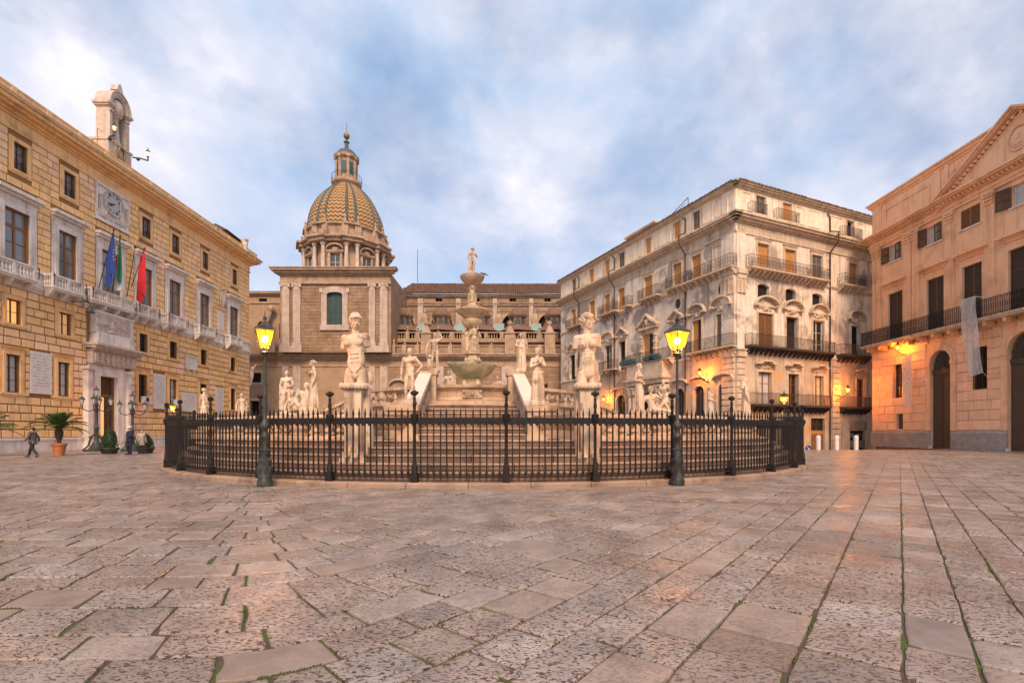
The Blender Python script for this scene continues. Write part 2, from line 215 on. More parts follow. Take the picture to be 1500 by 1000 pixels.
# ------------------------------------------------------------ helpers
def tag(o, label=None, cat=None, group=None, kind=None):
    if label: o['label'] = label
    if cat: o['category'] = cat
    if group: o['group'] = group
    if kind: o['kind'] = kind
    return o
def thing(name, label, cat, loc=(0, 0, 0), rz=0, group=None):
    o = bpy.data.objects.new(name, None); COL.objects.link(o); o.location = loc; o.rotation_euler = (0, 0, rz); o.empty_display_size = .2
    return tag(o, label, cat, group)
def link(name, me, parent=None, M4=None):
    o = bpy.data.objects.new(name, me); COL.objects.link(o)
    if parent: o.parent = parent
    if M4 is not None: o.matrix_local = M4
    return o
def T(x=0, y=0, z=0): return Matrix.Translation((x, y, z))
def RZ(a): return Matrix.Rotation(a, 4, 'Z')
class MB:
    def __init__(s): s.v = []; s.f = []; s.m = Matrix.Identity(4); s.t = []; s.tint = None
    def add(s, vs, fs):
        o = len(s.v); s.v += [tuple(s.m @ Vector(p)) for p in vs]; s.f += [tuple(i+o for i in f) for f in fs]
        if s.tint is not None: s.t += [s.tint]*len(vs)
        return s
    def box(s, x0, x1, y0, y1, z0, z1):
        return s.add([(x0,y0,z0),(x1,y0,z0),(x1,y1,z0),(x0,y1,z0),(x0,y0,z1),(x1,y0,z1),(x1,y1,z1),(x0,y1,z1)],
                     [(3,2,1,0),(4,5,6,7),(0,1,5,4),(1,2,6,5),(2,3,7,6),(3,0,4,7)])
    def frustum(s, x0, x1, y0, y1, z0, z1, t):   # box whose top is inset by t
        return s.add([(x0,y0,z0),(x1,y0,z0),(x1,y1,z0),(x0,y1,z0),(x0+t,y0+t,z1),(x1-t,y0+t,z1),(x1-t,y1-t,z1),(x0+t,y1-t,z1)],
                     [(3,2,1,0),(4,5,6,7),(0,1,5,4),(1,2,6,5),(2,3,7,6),(3,0,4,7)])
    def lathe(s, prof, n=16, c=(0, 0, 0), a0=0, a1=2*math.pi, cap=True, sy=1):
        full = abs(a1-a0-2*math.pi) < 1e-6; k = n if full else n+1; vs = []; fs = []
        for r, z in prof:
            for i in range(k):
                a = a0+(a1-a0)*i/n; vs.append((c[0]+r*math.cos(a), c[1]+r*math.sin(a)*sy, c[2]+z))
        for j in range(len(prof)-1):
            for i in range(n):
                i2 = (i+1) % k if full else i+1
                fs.append((j*k+i, j*k+i2, (j+1)*k+i2, (j+1)*k+i))
        if cap and full:
            if prof[0][0] > 1e-4: fs.append(tuple(range(k-1, -1, -1)))
            if prof[-1][0] > 1e-4: fs.append(tuple((len(prof)-1)*k+i for i in range(k)))
        return s.add(vs, fs)
    def tube(s, p0, p1, r0, r1=None, n=6):
        p0 = Vector(p0); p1 = Vector(p1); r1 = r0 if r1 is None else r1; d = p1-p0
        if d.length < 1e-6: return s
        q = d.to_track_quat('Z', 'Y'); vs = []
        for p, r in ((p0, r0), (p1, r1)):
            for i in range(n):
                a = 2*math.pi*i/n; vs.append(tuple(p+q @ Vector((r*math.cos(a), r*math.sin(a), 0))))
        return s.add(vs, [(i, (i+1) % n, n+(i+1) % n, n+i) for i in range(n)]+[tuple(range(n-1, -1, -1)), tuple(range(n, 2*n))])
    def path(s, pts, r, n=6):
        for a, b in zip(pts, pts[1:]): s.tube(a, b, r, r, n)
        return s
    def ball(s, c, r, n=8, rr=None, q=None):   # ellipsoid
        rr = rr or (r, r, r); c = Vector(c); vs = [];  k = max(4, n//2+1)
        for j in range(k+1):
            t = math.pi*j/k
            for i in range(n):
                a = 2*math.pi*i/n; p = Vector((rr[0]*math.sin(t)*math.cos(a), rr[1]*math.sin(t)*math.sin(a), rr[2]*math.cos(t)))
                if q is not None: p = q @ p
                vs.append(tuple(c+p))
        return s.add(vs, [(j*n+i, (j+1)*n+i, (j+1)*n+(i+1) % n, j*n+(i+1) % n) for j in range(k) for i in range(n)])
    def prism(s, poly, y0, y1):                # polygon in xz pushed from y0 to y1
        n = len(poly); vs = [(x, y0, z) for x, z in poly]+[(x, y1, z) for x, z in poly]
        return s.add(vs, [tuple(range(n)), tuple(range(2*n-1, n-1, -1))]+[(i, n+i, n+(i+1) % n, (i+1) % n) for i in range(n)])
    def mesh(s, name, mt, smooth=False, weld=False):
        me = bpy.data.meshes.new(name); me.from_pydata(s.v, [], s.f); me.update()
        if s.t:
            ca = me.color_attributes.new('tint', 'FLOAT_COLOR', 'POINT'); flat = []
            for t in s.t: flat += [t[0], t[1], t[2], 1] if len(t) > 1 else [t[0], t[0], t[0], 1]
            ca.data.foreach_set('color', flat)
        bm = bmesh.new(); bm.from_mesh(me)
        if weld: bmesh.ops.remove_doubles(bm, verts=bm.verts, dist=1e-4)
        bmesh.ops.recalc_face_normals(bm, faces=bm.faces); bm.to_mesh(me); bm.free()
        if smooth:
            me.polygons.foreach_set('use_smooth', [True]*len(me.polygons)); me.set_sharp_from_angle(angle=R(38))
        if mt: me.materials.append(mt)
        return me
    def build(s, name, mt, parent=None, M4=None, smooth=False, kind=None, weld=False):
        o = link(name, s.mesh(name, mt, smooth, weld), parent, M4)
        if kind: o['kind'] = kind
        return o
def scr(p):
    y = max(p[1], .3); return 750+F*p[0]/y, HV-F*(p[2]-EH)/y
def box_me(name, mt, sx=1, sy=1, sz=1, bv=.0):
    return MB().box(0, sx, 0, sy, 0, sz).mesh(name, mt)
def block_me(name, mt):      # unit ashlar block, front face at y=0 with chamfered edges, back at y=1
    b = MB(); t = .035; tz = .06
    vs = [(0,1,0),(1,1,0),(1,1,1),(0,1,1),(0,.35,0),(1,.35,0),(1,.35,1),(0,.35,1),(t,0,tz),(1-t,0,tz),(1-t,0,1-tz),(t,0,1-tz)]
    fs = [(8,9,10,11)]+[(4+i, 4+(i+1)%4, 8+(i+1)%4, 8+i) for i in range(4)]+[(i, (i+1)%4, 4+(i+1)%4, 4+i) for i in range(4)]
    b.add(vs, fs); return b.mesh(name, mt)
class Face:
    """a facade: x to the right along it, y into the building, z up"""
    def __init__(s, parent, M4):
        s.p = parent; s.M = M4; bpy.context.view_layer.update(); s.W = Matrix.Translation(parent.location) @ parent.rotation_euler.to_matrix().to_4x4() @ M4; s.I = s.W.inverted()
    def P(s, u, v=None, y=0):    # the point of the facade plane seen at a pixel of the photograph
        o = s.I @ Vector((0, 0, EH)); d = s.I.to_3x3() @ Vector(((u-750)/F, 1, (HV-(v if v is not None else HV))/F))
        t = (y-o.y)/d.y; p = o+d*t; return (p.x, p.z)
    def x(s, u, y=0): return s.P(u, None, y)[0]
    def z(s, u, v, y=0): return s.P(u, v, y)[1]
    def add(s, name, mb, mt, parent=None, smooth=False, M4=None, kind=None):
        """parent None: part of the building; else sub-part of a part whose own matrix is the facade's"""
        if parent is None: return mb.build(name, mt, s.p, s.M @ (M4 or Matrix.Identity(4)), smooth, kind)
        return mb.build(name, mt, parent, M4, smooth, kind)
    def put(s, name, me, M4, parent=None):
        return link(name, me, parent or s.p, (s.M @ M4) if parent is None else M4)
    def area(s, x0, x1, z0, z1):
        a = scr(s.W @ Vector((x0, 0, z0))); b = scr(s.W @ Vector((x1, 0, z0))); c = scr(s.W @ Vector((x0, 0, z1)))
        p = s.W @ Vector(((x0+x1)/2, 0, z0))
        if p.y < 5 or not (-20 < a[0] < 1520 or -20 < b[0] < 1520): return 0
        return abs(b[0]-a[0])*abs(a[1]-c[1])
def merge_int(iv, lo, hi):
    out = []; cur = lo
    for a, b in sorted(iv):
        if a > cur: out.append((cur, min(a, hi)))
        cur = max(cur, b)
        if cur >= hi: break
    if cur < hi: out.append((cur, hi))
    return [o for o in out if o[1]-o[0] > .12]
def ashlar(face, name, mt, x0, x1, z0, z1, h, ln, holes, y=-.05, th=.08, gap=.02, nmax=300, jit=.25, parent=None, minpx=6):
    """courses of blocks, the largest in the picture as objects of their own, the rest joined"""
    nrow = max(1, round((z1-z0)/h)); hh = (z1-z0)/nrow; bl = []
    for k in range(nrow):
        a = z0+k*hh; b = a+hh
        iv = [(hx0, hx1) for hx0, hx1, hz0, hz1 in holes if min(b, hz1)-max(a, hz0) > .25*hh]
        for s0, s1 in merge_int(iv, x0, x1):
            x = s0; first = True
            while x < s1-1e-3:
                w = ln*(1+rnd.uniform(-jit, jit));
                if first and k % 2: w *= .5
                first = False; e = x+w
                if s1-e < ln*.35: e = s1
                bl.append((x, e, a, b)); x = e
    bl.sort(key=lambda q: -face.area(*q))
    me = block_me(name, mt); rest = MB(); uv = [v.co.copy() for v in me.vertices]; uf = [tuple(p.vertices) for p in me.polygons]
    for i, (a, b, c, d) in enumerate(bl):
        yy = y+rnd.uniform(-.012, .012); g = gap/2
        if i < nmax and face.area(a, b, c, d) > minpx*minpx:
            m = T(a+g, yy, c+g) @ Matrix.Diagonal((b-a-gap, th, d-c-gap, 1)); link(name, me, parent or face.p, face.M @ m)
        else:
            rest.tint = (rnd.random(),); rest.add([(a+g+p.x*(b-a-gap), yy+p.y*th, c+g+p.z*(d-c-gap)) for p in uv], uf)
    if rest.f: face.add(name+'_courses', rest, mt, kind='stuff')
def wall(face, name, mt, x0, x1, z0, z1, holes, depth=.35, y=0):
    """wall sheet with openings and their reveals"""
    xs = sorted(set([x0, x1]+[min(max(q, x0), x1) for h in holes for q in h[:2]])); zs = sorted(set([z0, z1]+[min(max(q, z0), z1) for h in holes for q in h[2:4]]))
    b = MB()
    for i in range(len(xs)-1):
        for j in range(len(zs)-1):
            cx = (xs[i]+xs[i+1])/2; cz = (zs[j]+zs[j+1])/2
            if not any(h[0] < cx < h[1] and h[2] < cz < h[3] for h in holes):
                b.add([(xs[i], y, zs[j]), (xs[i+1], y, zs[j]), (xs[i+1], y, zs[j+1]), (xs[i], y, zs[j+1])], [(0, 1, 2, 3)])
    for h in holes:
        a0, a1, c0, c1 = max(h[0], x0), min(h[1], x1), max(h[2], z0), min(h[3], z1); y1 = y+depth
        if a1 <= a0 or c1 <= c0: continue
        b.add([(a0, y, c0), (a1, y, c0), (a1, y, c1), (a0, y, c1), (a0, y1, c0), (a1, y1, c0), (a1, y1, c1), (a0, y1, c1)], [(0, 1, 5, 4), (1, 2, 6, 5), (2, 3, 7, 6), (3, 0, 4, 7)])
    return face.add(name, b, mt)
def arc(cx, cz, rx, rz, a0, a1, n): return [(cx+rx*math.cos(a0+(a1-a0)*i/n), cz+rz*math.sin(a0+(a1-a0)*i/n)) for i in range(n+1)]
def window(face, x0, x1, z0, z1, nx=2, nz=3, fm='wood2', gm='glass', y=.22, bar=.07, mun=.035, heavy=None, name='window'):
    """timber window: frame with mullions, each pane an object; shared meshes through scale-free copies"""
    b = MB(); w = x1-x0; h = z1-z0
    b.box(0, bar, 0, .07, 0, h); b.box(w-bar, w, 0, .07, 0, h); b.box(bar, w-bar, 0, .07, h-bar, h); b.box(bar, w-bar, 0, .07, 0, bar*1.3)
    for i in range(1, nx): b.box(w*i/nx-bar*.6, w*i/nx+bar*.6, -.01, .07, bar*1.3, h-bar)
    zs = [bar*1.3]+[h*j/nz for j in range(1, nz)]+[h-bar]
    for j in range(1, nz):
        t = mun*2 if heavy == j else mun/2
        b.box(bar, w-bar, .005, .065, h*j/nz-t, h*j/nz+t)
    o = face.put(name, b.mesh(name, M[fm]), T(x0, y, z0))
    pw = (w-2*bar)/nx
    me = MB().add([(0, 0, 0), (pw, 0, 0), (pw, 0, 1), (0, 0, 1)], [(0, 1, 2, 3)]).mesh('pane', M[gm] if isinstance(gm, str) else None)
    for i in range(nx):
        for j in range(nz):
            link('pane', me, o, T(bar+i*pw, .045, zs[j]) @ Matrix.Rotation(rnd.uniform(-.015, .015), 4, 'Z') @ Matrix.Diagonal((1, 1, zs[j+1]-zs[j], 1)))
    return o
def shutter(face, x0, x1, z0, z1, mt='wood', leaves=2, y=.08, slat=.09, name='shutter', rails=3, solid=False):
    w = (x1-x0)/leaves; h = z1-z0; st = min(.08, w*.16); b = MB()
    b.box(0, st, 0, .05, 0, h); b.box(w-st, w, 0, .05, 0, h)
    for j in range(rails+1):
        zc = j*(h-.1)/rails; b.box(st, w-st, .0, .05, zc, zc+.1)
    if solid:
        b.box(st, w-st, .02, .035, 0, h)
        for j in range(rails): b.box(st+.06, w-st-.06, .005, .02, j*(h-.1)/rails+.17, (j+1)*(h-.1)/rails-.07)
    else:
        b.box(st, w-st, .046, .05, 0, h); n = int(h/slat)
        for i in range(n):
            z = .05+i*(h-.1)/n; b.add([(st, .005, z), (w-st, .005, z), (w-st, .04, z+slat*.55), (st, .04, z+slat*.55), (st, .012, z-.012), (w-st, .012, z-.012)], [(0, 1, 2, 3), (4, 5, 1, 0)])
    me = b.mesh(name, M[mt])
    return [face.put(name, me, T(x0+i*w, y, z0) @ (Matrix.Identity(4) if i else Matrix.Identity(4))) for i in range(leaves)]
def surround(face, x0, x1, z0, z1, w=.25, d=.08, mt='ochre_plain', name='window_surround', sill=True, cornice=None, bottom=True, base=None):
    b = MB(); zb = z0-w*.6 if bottom else z0
    for k, (ww, dd) in enumerate(((w, d), (w*.55, d+.05))):
        b.box(x0-ww, x0-.003*(k+1), -dd, .02+.002*k, z0, z1+ww); b.box(x1+.003*(k+1), x1+ww, -dd, .02+.002*k, z0, z1+ww); b.box(x0-.003*(k+1), x1+.003*(k+1), -dd+.002, .02+.002*k, z1+.003*(k+1), z1+ww-.002)
    if bottom and not sill: b.box(x0-w, x1+w, -d+.003, .02, z0-w, z0-.003); b.box(x0-w*.55, x1+w*.55, -d-.047, .02, z0-w*.55, z0-.006)
    if sill: b.box(x0-w*1.15, x1+w*1.15, -d-.10, .03, z0-w*.5, z0-.004); b.box(x0-w*.95, x1+w*.95, -d-.04, .03, z0-w*.9, z0-w*.5-.004)
    if cornice:
        ch, cd, cw = cornice
        b.box(x0-w-.02, x1+w+.02, -d-.02, .02, z1+w+.004, z1+w+ch*.45)
        b.box(x0-w-cw*.5, x1+w+cw*.5, -cd*.6, .02, z1+w+ch*.45+.003, z1+w+ch*.7)
        b.box(x0-w-cw, x1+w+cw, -cd, .02, z1+w+ch*.7+.003, z1+w+ch)
    return face.add(name, b, M[mt])
def profile_band(face, x0, x1, steps, mt, name, ends=True):
    """horizontal moulding: steps = [(z0,z1,projection)]"""
    b = MB()
    for i, (a, c, pr) in enumerate(steps):
        e = pr if ends else 0
        b.box(x0-e, x1+e, -pr, .03+.001*i, a+.001, c-.001)
    return face.add(name, b, M[mt])
BAL = [(.5, 0), (.5, .06), (.32, .10), (.24, .14), (.30, .20), (.50, .34), (.46, .42), (.24, .62), (.18, .78), (.30, .86), (.30, .90), (.5, .92), (.5, 1)]
def baluster_me(name, mt, r, h, n=8): return MB().lathe([(a*r*2, z*h) for a, z in BAL], n).mesh(name, mt, True)
def railing(b, x0, x1, z0, z1, yf, yb=None, sp=.13, fancy=False, t=.012):
    """iron balcony railing: front run at yf, side returns to yb"""
    def run(p0, p1, n):
        for i in range(n+1):
            q = p0.lerp(p1, i/n); b.box(q.x-t, q.x+t, q.y-t, q.y+t, z0, z1)
            if fancy and i < n:
                q2 = p0.lerp(p1, (i+.5)/n); b.tube((q.x, q.y, z0+.15), (q2.x, q2.y, z0+(z1-z0)*.5), t*.9, t*.9, 4); b.tube((q2.x, q2.y, z0+(z1-z0)*.5), (q.x, q.y, z1-.15), t*.9, t*.9, 4)
                b.tube((q2.x+(q2.x-q.x), q2.y+(q2.y-q.y), z0+.15), (q2.x, q2.y, z0+(z1-z0)*.5), t*.9, t*.9, 4); b.tube((q2.x, q2.y, z0+(z1-z0)*.5), (q2.x+(q2.x-q.x), q2.y+(q2.y-q.y), z1-.15), t*.9, t*.9, 4)
        for z in (z0+.04, z1): b.tube((p0.x, p0.y, z), (p1.x, p1.y, z), t*1.8, t*1.8, 4)
    run(Vector((x0, yf, 0)), Vector((x1, yf, 0)), max(2, int((x1-x0)/sp)))
    if yb is not None:
        run(Vector((x0, yb, 0)), Vector((x0, yf, 0)), max(2, int(abs(yf-yb)/sp))); run(Vector((x1, yb, 0)), Vector((x1, yf, 0)), max(2, int(abs(yf-yb)/sp)))
def textline(face, s, x, z, size, y, mt='letter', parent=None):
    c = bpy.data.curves.new('inscription', 'FONT'); c.body = s; c.size = size; c.align_x = 'CENTER'; c.extrude = .006; c.resolution_u = 2
    t = bpy.data.objects.new('inscription', c); COL.objects.link(t); dg = bpy.context.evaluated_depsgraph_get()
    me = bpy.data.meshes.new_from_object(t.evaluated_get(dg)); bpy.data.objects.remove(t); me.materials.clear(); me.materials.append(M[mt])
    return link('inscription', me, parent or face.p, (face.M if parent is None else Matrix.Identity(4)) @ T(x, y, z) @ Matrix.Rotation(R(90), 4, 'X'))
def remesh(b, voxel, mt, name, smooth=4, mk=True):
    me = b.mesh(name, mt); o = bpy.data.objects.new(name, me); COL.objects.link(o)
    md = o.modifiers.new('r', 'REMESH'); md.mode = 'VOXEL'; md.voxel_size = voxel; md.use_smooth_shade = True
    if smooth: sm = o.modifiers.new('s', 'SMOOTH'); sm.factor = .5; sm.iterations = smooth
    dg = bpy.context.evaluated_depsgraph_get(); m2 = bpy.data.meshes.new_from_object(o.evaluated_get(dg)); m2.name = name
    bpy.data.objects.remove(o); bpy.data.meshes.remove(me)
    m2.materials.clear(); m2.materials.append(mt); m2.polygons.foreach_set('use_smooth', [True]*len(m2.polygons)); return m2
# ------------------------------------------------------------ ground
gz = MB()
for (x0, x1, y0, y1, za, zb) in ((-400, 400, -60, 40.6, -.012, -.012), (-400, 15, 40.6, 600, -.012, -.012)):
    gz.add([(x0, y0, za), (x1, y0, za), (x1, y1, zb), (x0, y1, zb)], [(0, 1, 2, 3)])
gz.add([(15, 40.6, -.012), (400, 40.6, -.012), (400, 46, -1.1), (15, 46, -1.1), (400, 600, -1.1), (15, 600, -1.1)], [(0, 1, 2, 3), (3, 2, 4, 5)])
ground = gz.build('ground', M['joint'], kind='structure')
RC = Vector((-1.15, 28.6)); RF = 15.8        # centre and radius of the fenced ring
VA = math.atan2(1, (1318-750)/F)             # direction of the paving courses
ca, sa = math.cos(VA), math.sin(VA)
def free(x, y):
    if (Vector((x, y))-RC).length < RF-.2: return False
    if x < -35.6 or x > 37.4 or y < 1.6: return False
    if x > 15 and y > 40.5: return False
    u, v = scr((x, y, 0)); return -60 < u < 1560
slabs = []
SLP = math.tan(VA/2)
def bend(a, c, q0):
    """courses run straight on the right and turn along a mitred line on the left"""
    w = .35; sg = 1/(1+math.exp(-max(-30, min(30, a/w)))); a -= SLP*(sg-.35*(1-sg))*(c-q0)
    e = max(-60, min(60, a/w)); sp = w*math.log1p(math.exp(e)) if e < 40 else a; sn = sp-a
    return (-SLP*c+sp*ca-sn, c+sp*sa)
q = -62.0
while q < 62:
    wd = rnd.choice((.38, .42, .45, .5, .56)); p = -75+rnd.random()
    far = False
    while p < 95:
        ln = rnd.uniform(.40, .82)*(1 if rnd.random() > .12 else 1.35)
        c0, c1 = p+ln/2, q+wd/2
        x, y = bend(c0, c1, q)
        if y > 0 and free(x, y) and y < 62: slabs.append((p, q, ln, wd, x, y))
        p += ln
    q += wd
slabs.sort(key=lambda s: (s[2]*s[3])/max(s[5], 1.5)**3*-1)
def tint():
    k = rnd.random(); pit = rnd.choice((1, 1, 1, 1, .8, .35))
    if k < .05: return (.82, 1.0, .1)
    if k < .065: return (.70, .8, .0)
    return (rnd.uniform(.88, 1.12), rnd.uniform(.7, 1.05), pit)
rest = MB(); special = {}
def slab_geo(b, p, q, ln, wd, fine, g=None):
    g = g or rnd.uniform(.004, .010)*(1 if fine else 1.3); dz = rnd.uniform(-.004, .005); tx = rnd.uniform(-.006, .006); ty = rnd.uniform(-.006, .006)
    def W3(a, c, z): return bend(a, c, q)+(z,)
    if not fine:
        h_ = g*1.5; P = [(p+h_, q+g), (p+ln-h_, q+g), (p+ln-h_, q+wd-g), (p+h_, q+wd-g)]
        b.add([W3(a, c, dz+(a-p)*tx) for a, c in P]+[W3(a+(g if i in (1, 2) else -g)*.8, c+(g if i > 1 else -g)*.8, -.02) for i, (a, c) in enumerate(P)],
              [(0, 1, 2, 3)]+[(i, (i+1) % 4, 4+(i+1) % 4, 4+i) for i in range(4)]); return
    P = []; nl = 6; nw = 4; p += g*.5; ln -= g
    def jit(): return rnd.uniform(-.006, .006)
    j4 = [(rnd.uniform(-.012, .012), rnd.uniform(-.012, .012)) for _ in range(4)]
    for i in range(nl): P.append((p+g+(ln-2*g)*i/nl, q+g+jit()))
    for i in range(nw): P.append((p+ln-g+jit(), q+g+(wd-2*g)*i/nw))
    for i in range(nl): P.append((p+ln-g-(ln-2*g)*i/nl, q+wd-g+jit()))
    for i in range(nw): P.append((p+g+jit(), q+wd-g-(wd-2*g)*i/nw))
    cx, cy = p+ln/2, q+wd/2; n = len(P); vs = []
    chip = rnd.randrange(n) if rnd.random() < .3 else -9
    def zt(a, c): return dz+(a-p)*tx+(c-q)*ty+.006
    for k, (ins, dd) in enumerate(((.05, 0), (.02, -.001), (.004, -.007), (-.002, -.03))):
        for i, (a, c) in enumerate(P):
            ii = ins+(.03 if i in (chip, chip+1) and k > 0 else 0); dxx, dyy = cx-a, cy-c; l_ = math.hypot(dxx, dyy)
            corner = i in (0, nl, nl+nw, 2*nl+nw); ii += .01 if corner else 0
            a2, c2 = a+dxx/l_*ii, c+dyy/l_*ii; vs.append(W3(a2, c2, zt(a2, c2)+dd))
    fs = [tuple(range(n))]+[(k*n+i, k*n+(i+1) % n, (k+1)*n+(i+1) % n, (k+1)*n+i) for k in range(3) for i in range(n)]
    b.add(vs, fs)
tb = {}
for i, (p, q, ln, wd, x, y) in enumerate(slabs):
    u, v = scr((x, y, 0)); t = tint()
    if abs(u-1060) < 60 and abs(v-965) < 25: t = (.72, 1.15, .6)
    if i < 300:
        b = MB(); b.tint = t; slab_geo(b, p, q, ln, wd, True); b.build('paving_stone', M['paver'], ground, smooth=False)
    else:
        rest.tint = t; slab_geo(rest, p, q, ln, wd, y < 12)
rest.build('paving', M['paver'], ground, kind='stuff')
# moss standing in the joints
ms = MB()
for i, (p, q, ln, wd, x, y) in enumerate(slabs[:2600]):
    if noise.noise(Vector((x*.7, y*.7, 3))) < -.05 and rnd.random() > .2: continue
    side = rnd.random() < .55
    if rnd.random() > .6: continue
    a0 = rnd.uniform(0, .5); a1 = a0+rnd.uniform(.25, .6)
    n_ = int((ln if side else wd)*(a1-a0)/.012)
    for k in range(n_):
        t_ = a0+(a1-a0)*k/max(n_, 1)
        a, c = (p+ln*t_, q) if side else (p, q+wd*t_)
        a += rnd.gauss(0, .0045); c += rnd.gauss(0, .0045); X, Y = bend(a, c, q)
        if not free(X, Y) or Y > 13: continue
        r = rnd.uniform(.006, .015)*(1 if Y < 5 else 1.25); ms.add([(X-r, Y-r, -.01), (X+r, Y-r*.6, -.01), (X+r*.3, Y+r, -.01), (X, Y, rnd.uniform(.006, .016))], [(0, 1, 3), (1, 2, 3), (2, 0, 3)])
ms.build('joint_moss', M['moss'], kind='stuff')

# ------------------------------------------------------------ left palace
PX = -35.7
pal = thing('ochre_palace', 'long ochre stone palace with clock, flags and white framed tall windows', 'palace', (PX, 30, 0), R(90))
f = Face(pal, Matrix.Identity(4)); XE = f.x(365); X0 = -9.0
LW = {'main': [(5, 42), (84.7, 111), (148, 176), (203, 222), (247, 264), (292, 306), (336, 348)],
      'mezz': [(8.4, 30), (85.5, 103.5), (203, 215), (247.5, 258.5), (293, 302), (337, 344)],
      'low': [(6.6, 28), (83, 100.5), (201.5, 214.5), (247, 258), (292, 302), (337, 344)],
      'att': [(18.7, 39), (92.4, 109.6), (207, 220), (251, 262), (296, 304.5), (339.5, 346.5)]}
lv = {'main': (12.75, 17.4), 'mezz': (9.2, 10.95), 'low': (4.3, 7.0), 'att': (20.35, 22.3)}
holes = []; ops = {}
for k, l_ in LW.items():
    ops[k] = [(f.x(a), f.x(b)) for a, b in l_]
    x_ = ops[k][0][0]; w_ = ops[k][0][1]-x_; ops[k].append((x_-4.4, x_-4.4+w_)); ops[k].append((x_-8.8, x_-8.8+w_))
    for a, b in ops[k]: holes.append((a, b)+lv[k])
dxa, dxb = f.x(141.5), f.x(167); holes.append((dxa, dxb, .15, 6.3))
wall(f, 'wall', M['ochre_joint'], X0, XE, 0, 25.0, holes, .4)
ex = []
for k, l_ in ops.items():
    z0, z1 = lv[k]; w_ = {'main': .62, 'mezz': .34, 'low': .38, 'att': .36}[k]
    for a, b in l_: ex.append((a-w_, b+w_, z0-w_, z1+w_+(.9 if k == 'main' else .25 if k == 'low' else 0)))
pA, pB = f.x(126), f.x(190.5); ex.append((pA, pB, 0, 12)); ex.append((X0, XE, 11.9, 13.6)); clx0, clx1 = f.x(138.6), f.x(187.5); ex.append((clx0, clx1, 19.8, 23))
pl = [(42.6, 73.5, 4.35, 7.5), (223.5, 241, 3.8, 7.3), (265.5, 287, 3.7, 5.8), (315, 326.5, 3.5, 6.9)]
plx = [(f.x(a), f.x(b), c, d) for a, b, c, d in pl]; ex += plx
ashlar(f, 'stone_block', M['ochre'], X0, XE, 1.05, 11.85, .60, 1.02, ex, gap=.085, y=-.07)
ashlar(f, 'stone_block', M['ochre'], X0, XE, 13.6, 23.0, .56, 1.05, ex, gap=.055, y=-.055)
profile_band(f, X0, XE, [(0, .85, .16), (.85, .97, .22), (.97, 1.05, .14)], 'pmarble', 'plinth')
profile_band(f, X0, XE, [(11.85, 12.05, .10), (12.05, 12.2, .2), (12.2, 12.32, .28), (12.32, 13.4, .08), (13.4, 13.58, .2)], 'pmarble', 'string_course')
profile_band(f, X0, XE, [(23.0, 23.15, .12), (23.15, 23.95, .06), (23.95, 24.1, .2), (24.1, 24.3, .4)], 'ochre_plain', 'frieze')
profile_band(f, X0, XE, [(24.3, 24.5, .75), (24.5, 24.78, 1.05), (24.78, 24.9, 1.2)], 'ochre_plain', 'cornice')
profile_band(f, X0, XE, [(24.9, 25.0, 1.25)], 'relief', 'gutter')
b = MB(); b.box(X0, XE+.6, -.75, -.45, 25.0, 25.62); b.box(X0, XE+.65, -.8, -.4, 25.62, 25.72)
x = X0
while x < XE: b.box(x, x+.35, -.83, -.75, 25.0, 25.6); x += 2.6
f.add('parapet', b, M['ochre_plain'])
b = MB(); b.box(X0, XE-.02, .42, 14, 0, 25.1); f.add('building_body', b, M['ochre_plain'])
# side wall seen past the corner is plain ashlar
side = Face(pal, T(XE, 0, 0) @ RZ(R(90))); ashlar(side, 'side_stone', M['ochre'], 0, 13.9, 1.05, 23, .6, 1.05, [], nmax=0, y=-.03)
for k in ('main', 'mezz', 'low', 'att'):
    z0, z1 = lv[k]
    for i, (a, b_) in enumerate(ops[k]):
        if k == 'main': window(f, a, b_, z0, z1, 2, 4, gm='glass_p', heavy=3, y=.16, bar=.12, mun=.05)
        elif k == 'att': window(f, a, b_, z0, z1, 2, 3, fm='wood', gm='glass_p', y=.2)
        elif k == 'mezz': window(f, a, b_, z0, z1, 2, 2, fm='wood', gm='lit' if i == 0 else ('lit_low' if i == 1 else 'glass_d'), y=.2)
        else: window(f, a, b_, z0, z1, 2, 3, fm='wood', gm='blind' if i in (0, 1, 3, 6) else 'glass_d', y=.2)
        if k == 'main': surround(f, a, b_, z0, z1, .55, .07, 'pmarble', sill=False, bottom=False, cornice=(.8, .55, .15))
        elif k == 'low': surround(f, a, b_, z0, z1, .34, .08, cornice=(.22, .2, .08))
        else: surround(f, a, b_, z0, z1, .32, .06, sill=(k == 'mezz'))
# attic window railings
b = MB()
for a, b_ in ops['att']:
    for i in range(4): b.box(a, b_, -.02, .0, 20.55+i*.17, 20.57+i*.17)
    for i in range(3): b.box(a+.1+i*.5, a+.12+i*.5, -.03, .0, 20.4, 21.1)
f.add('window_grille', b, M['iron'])
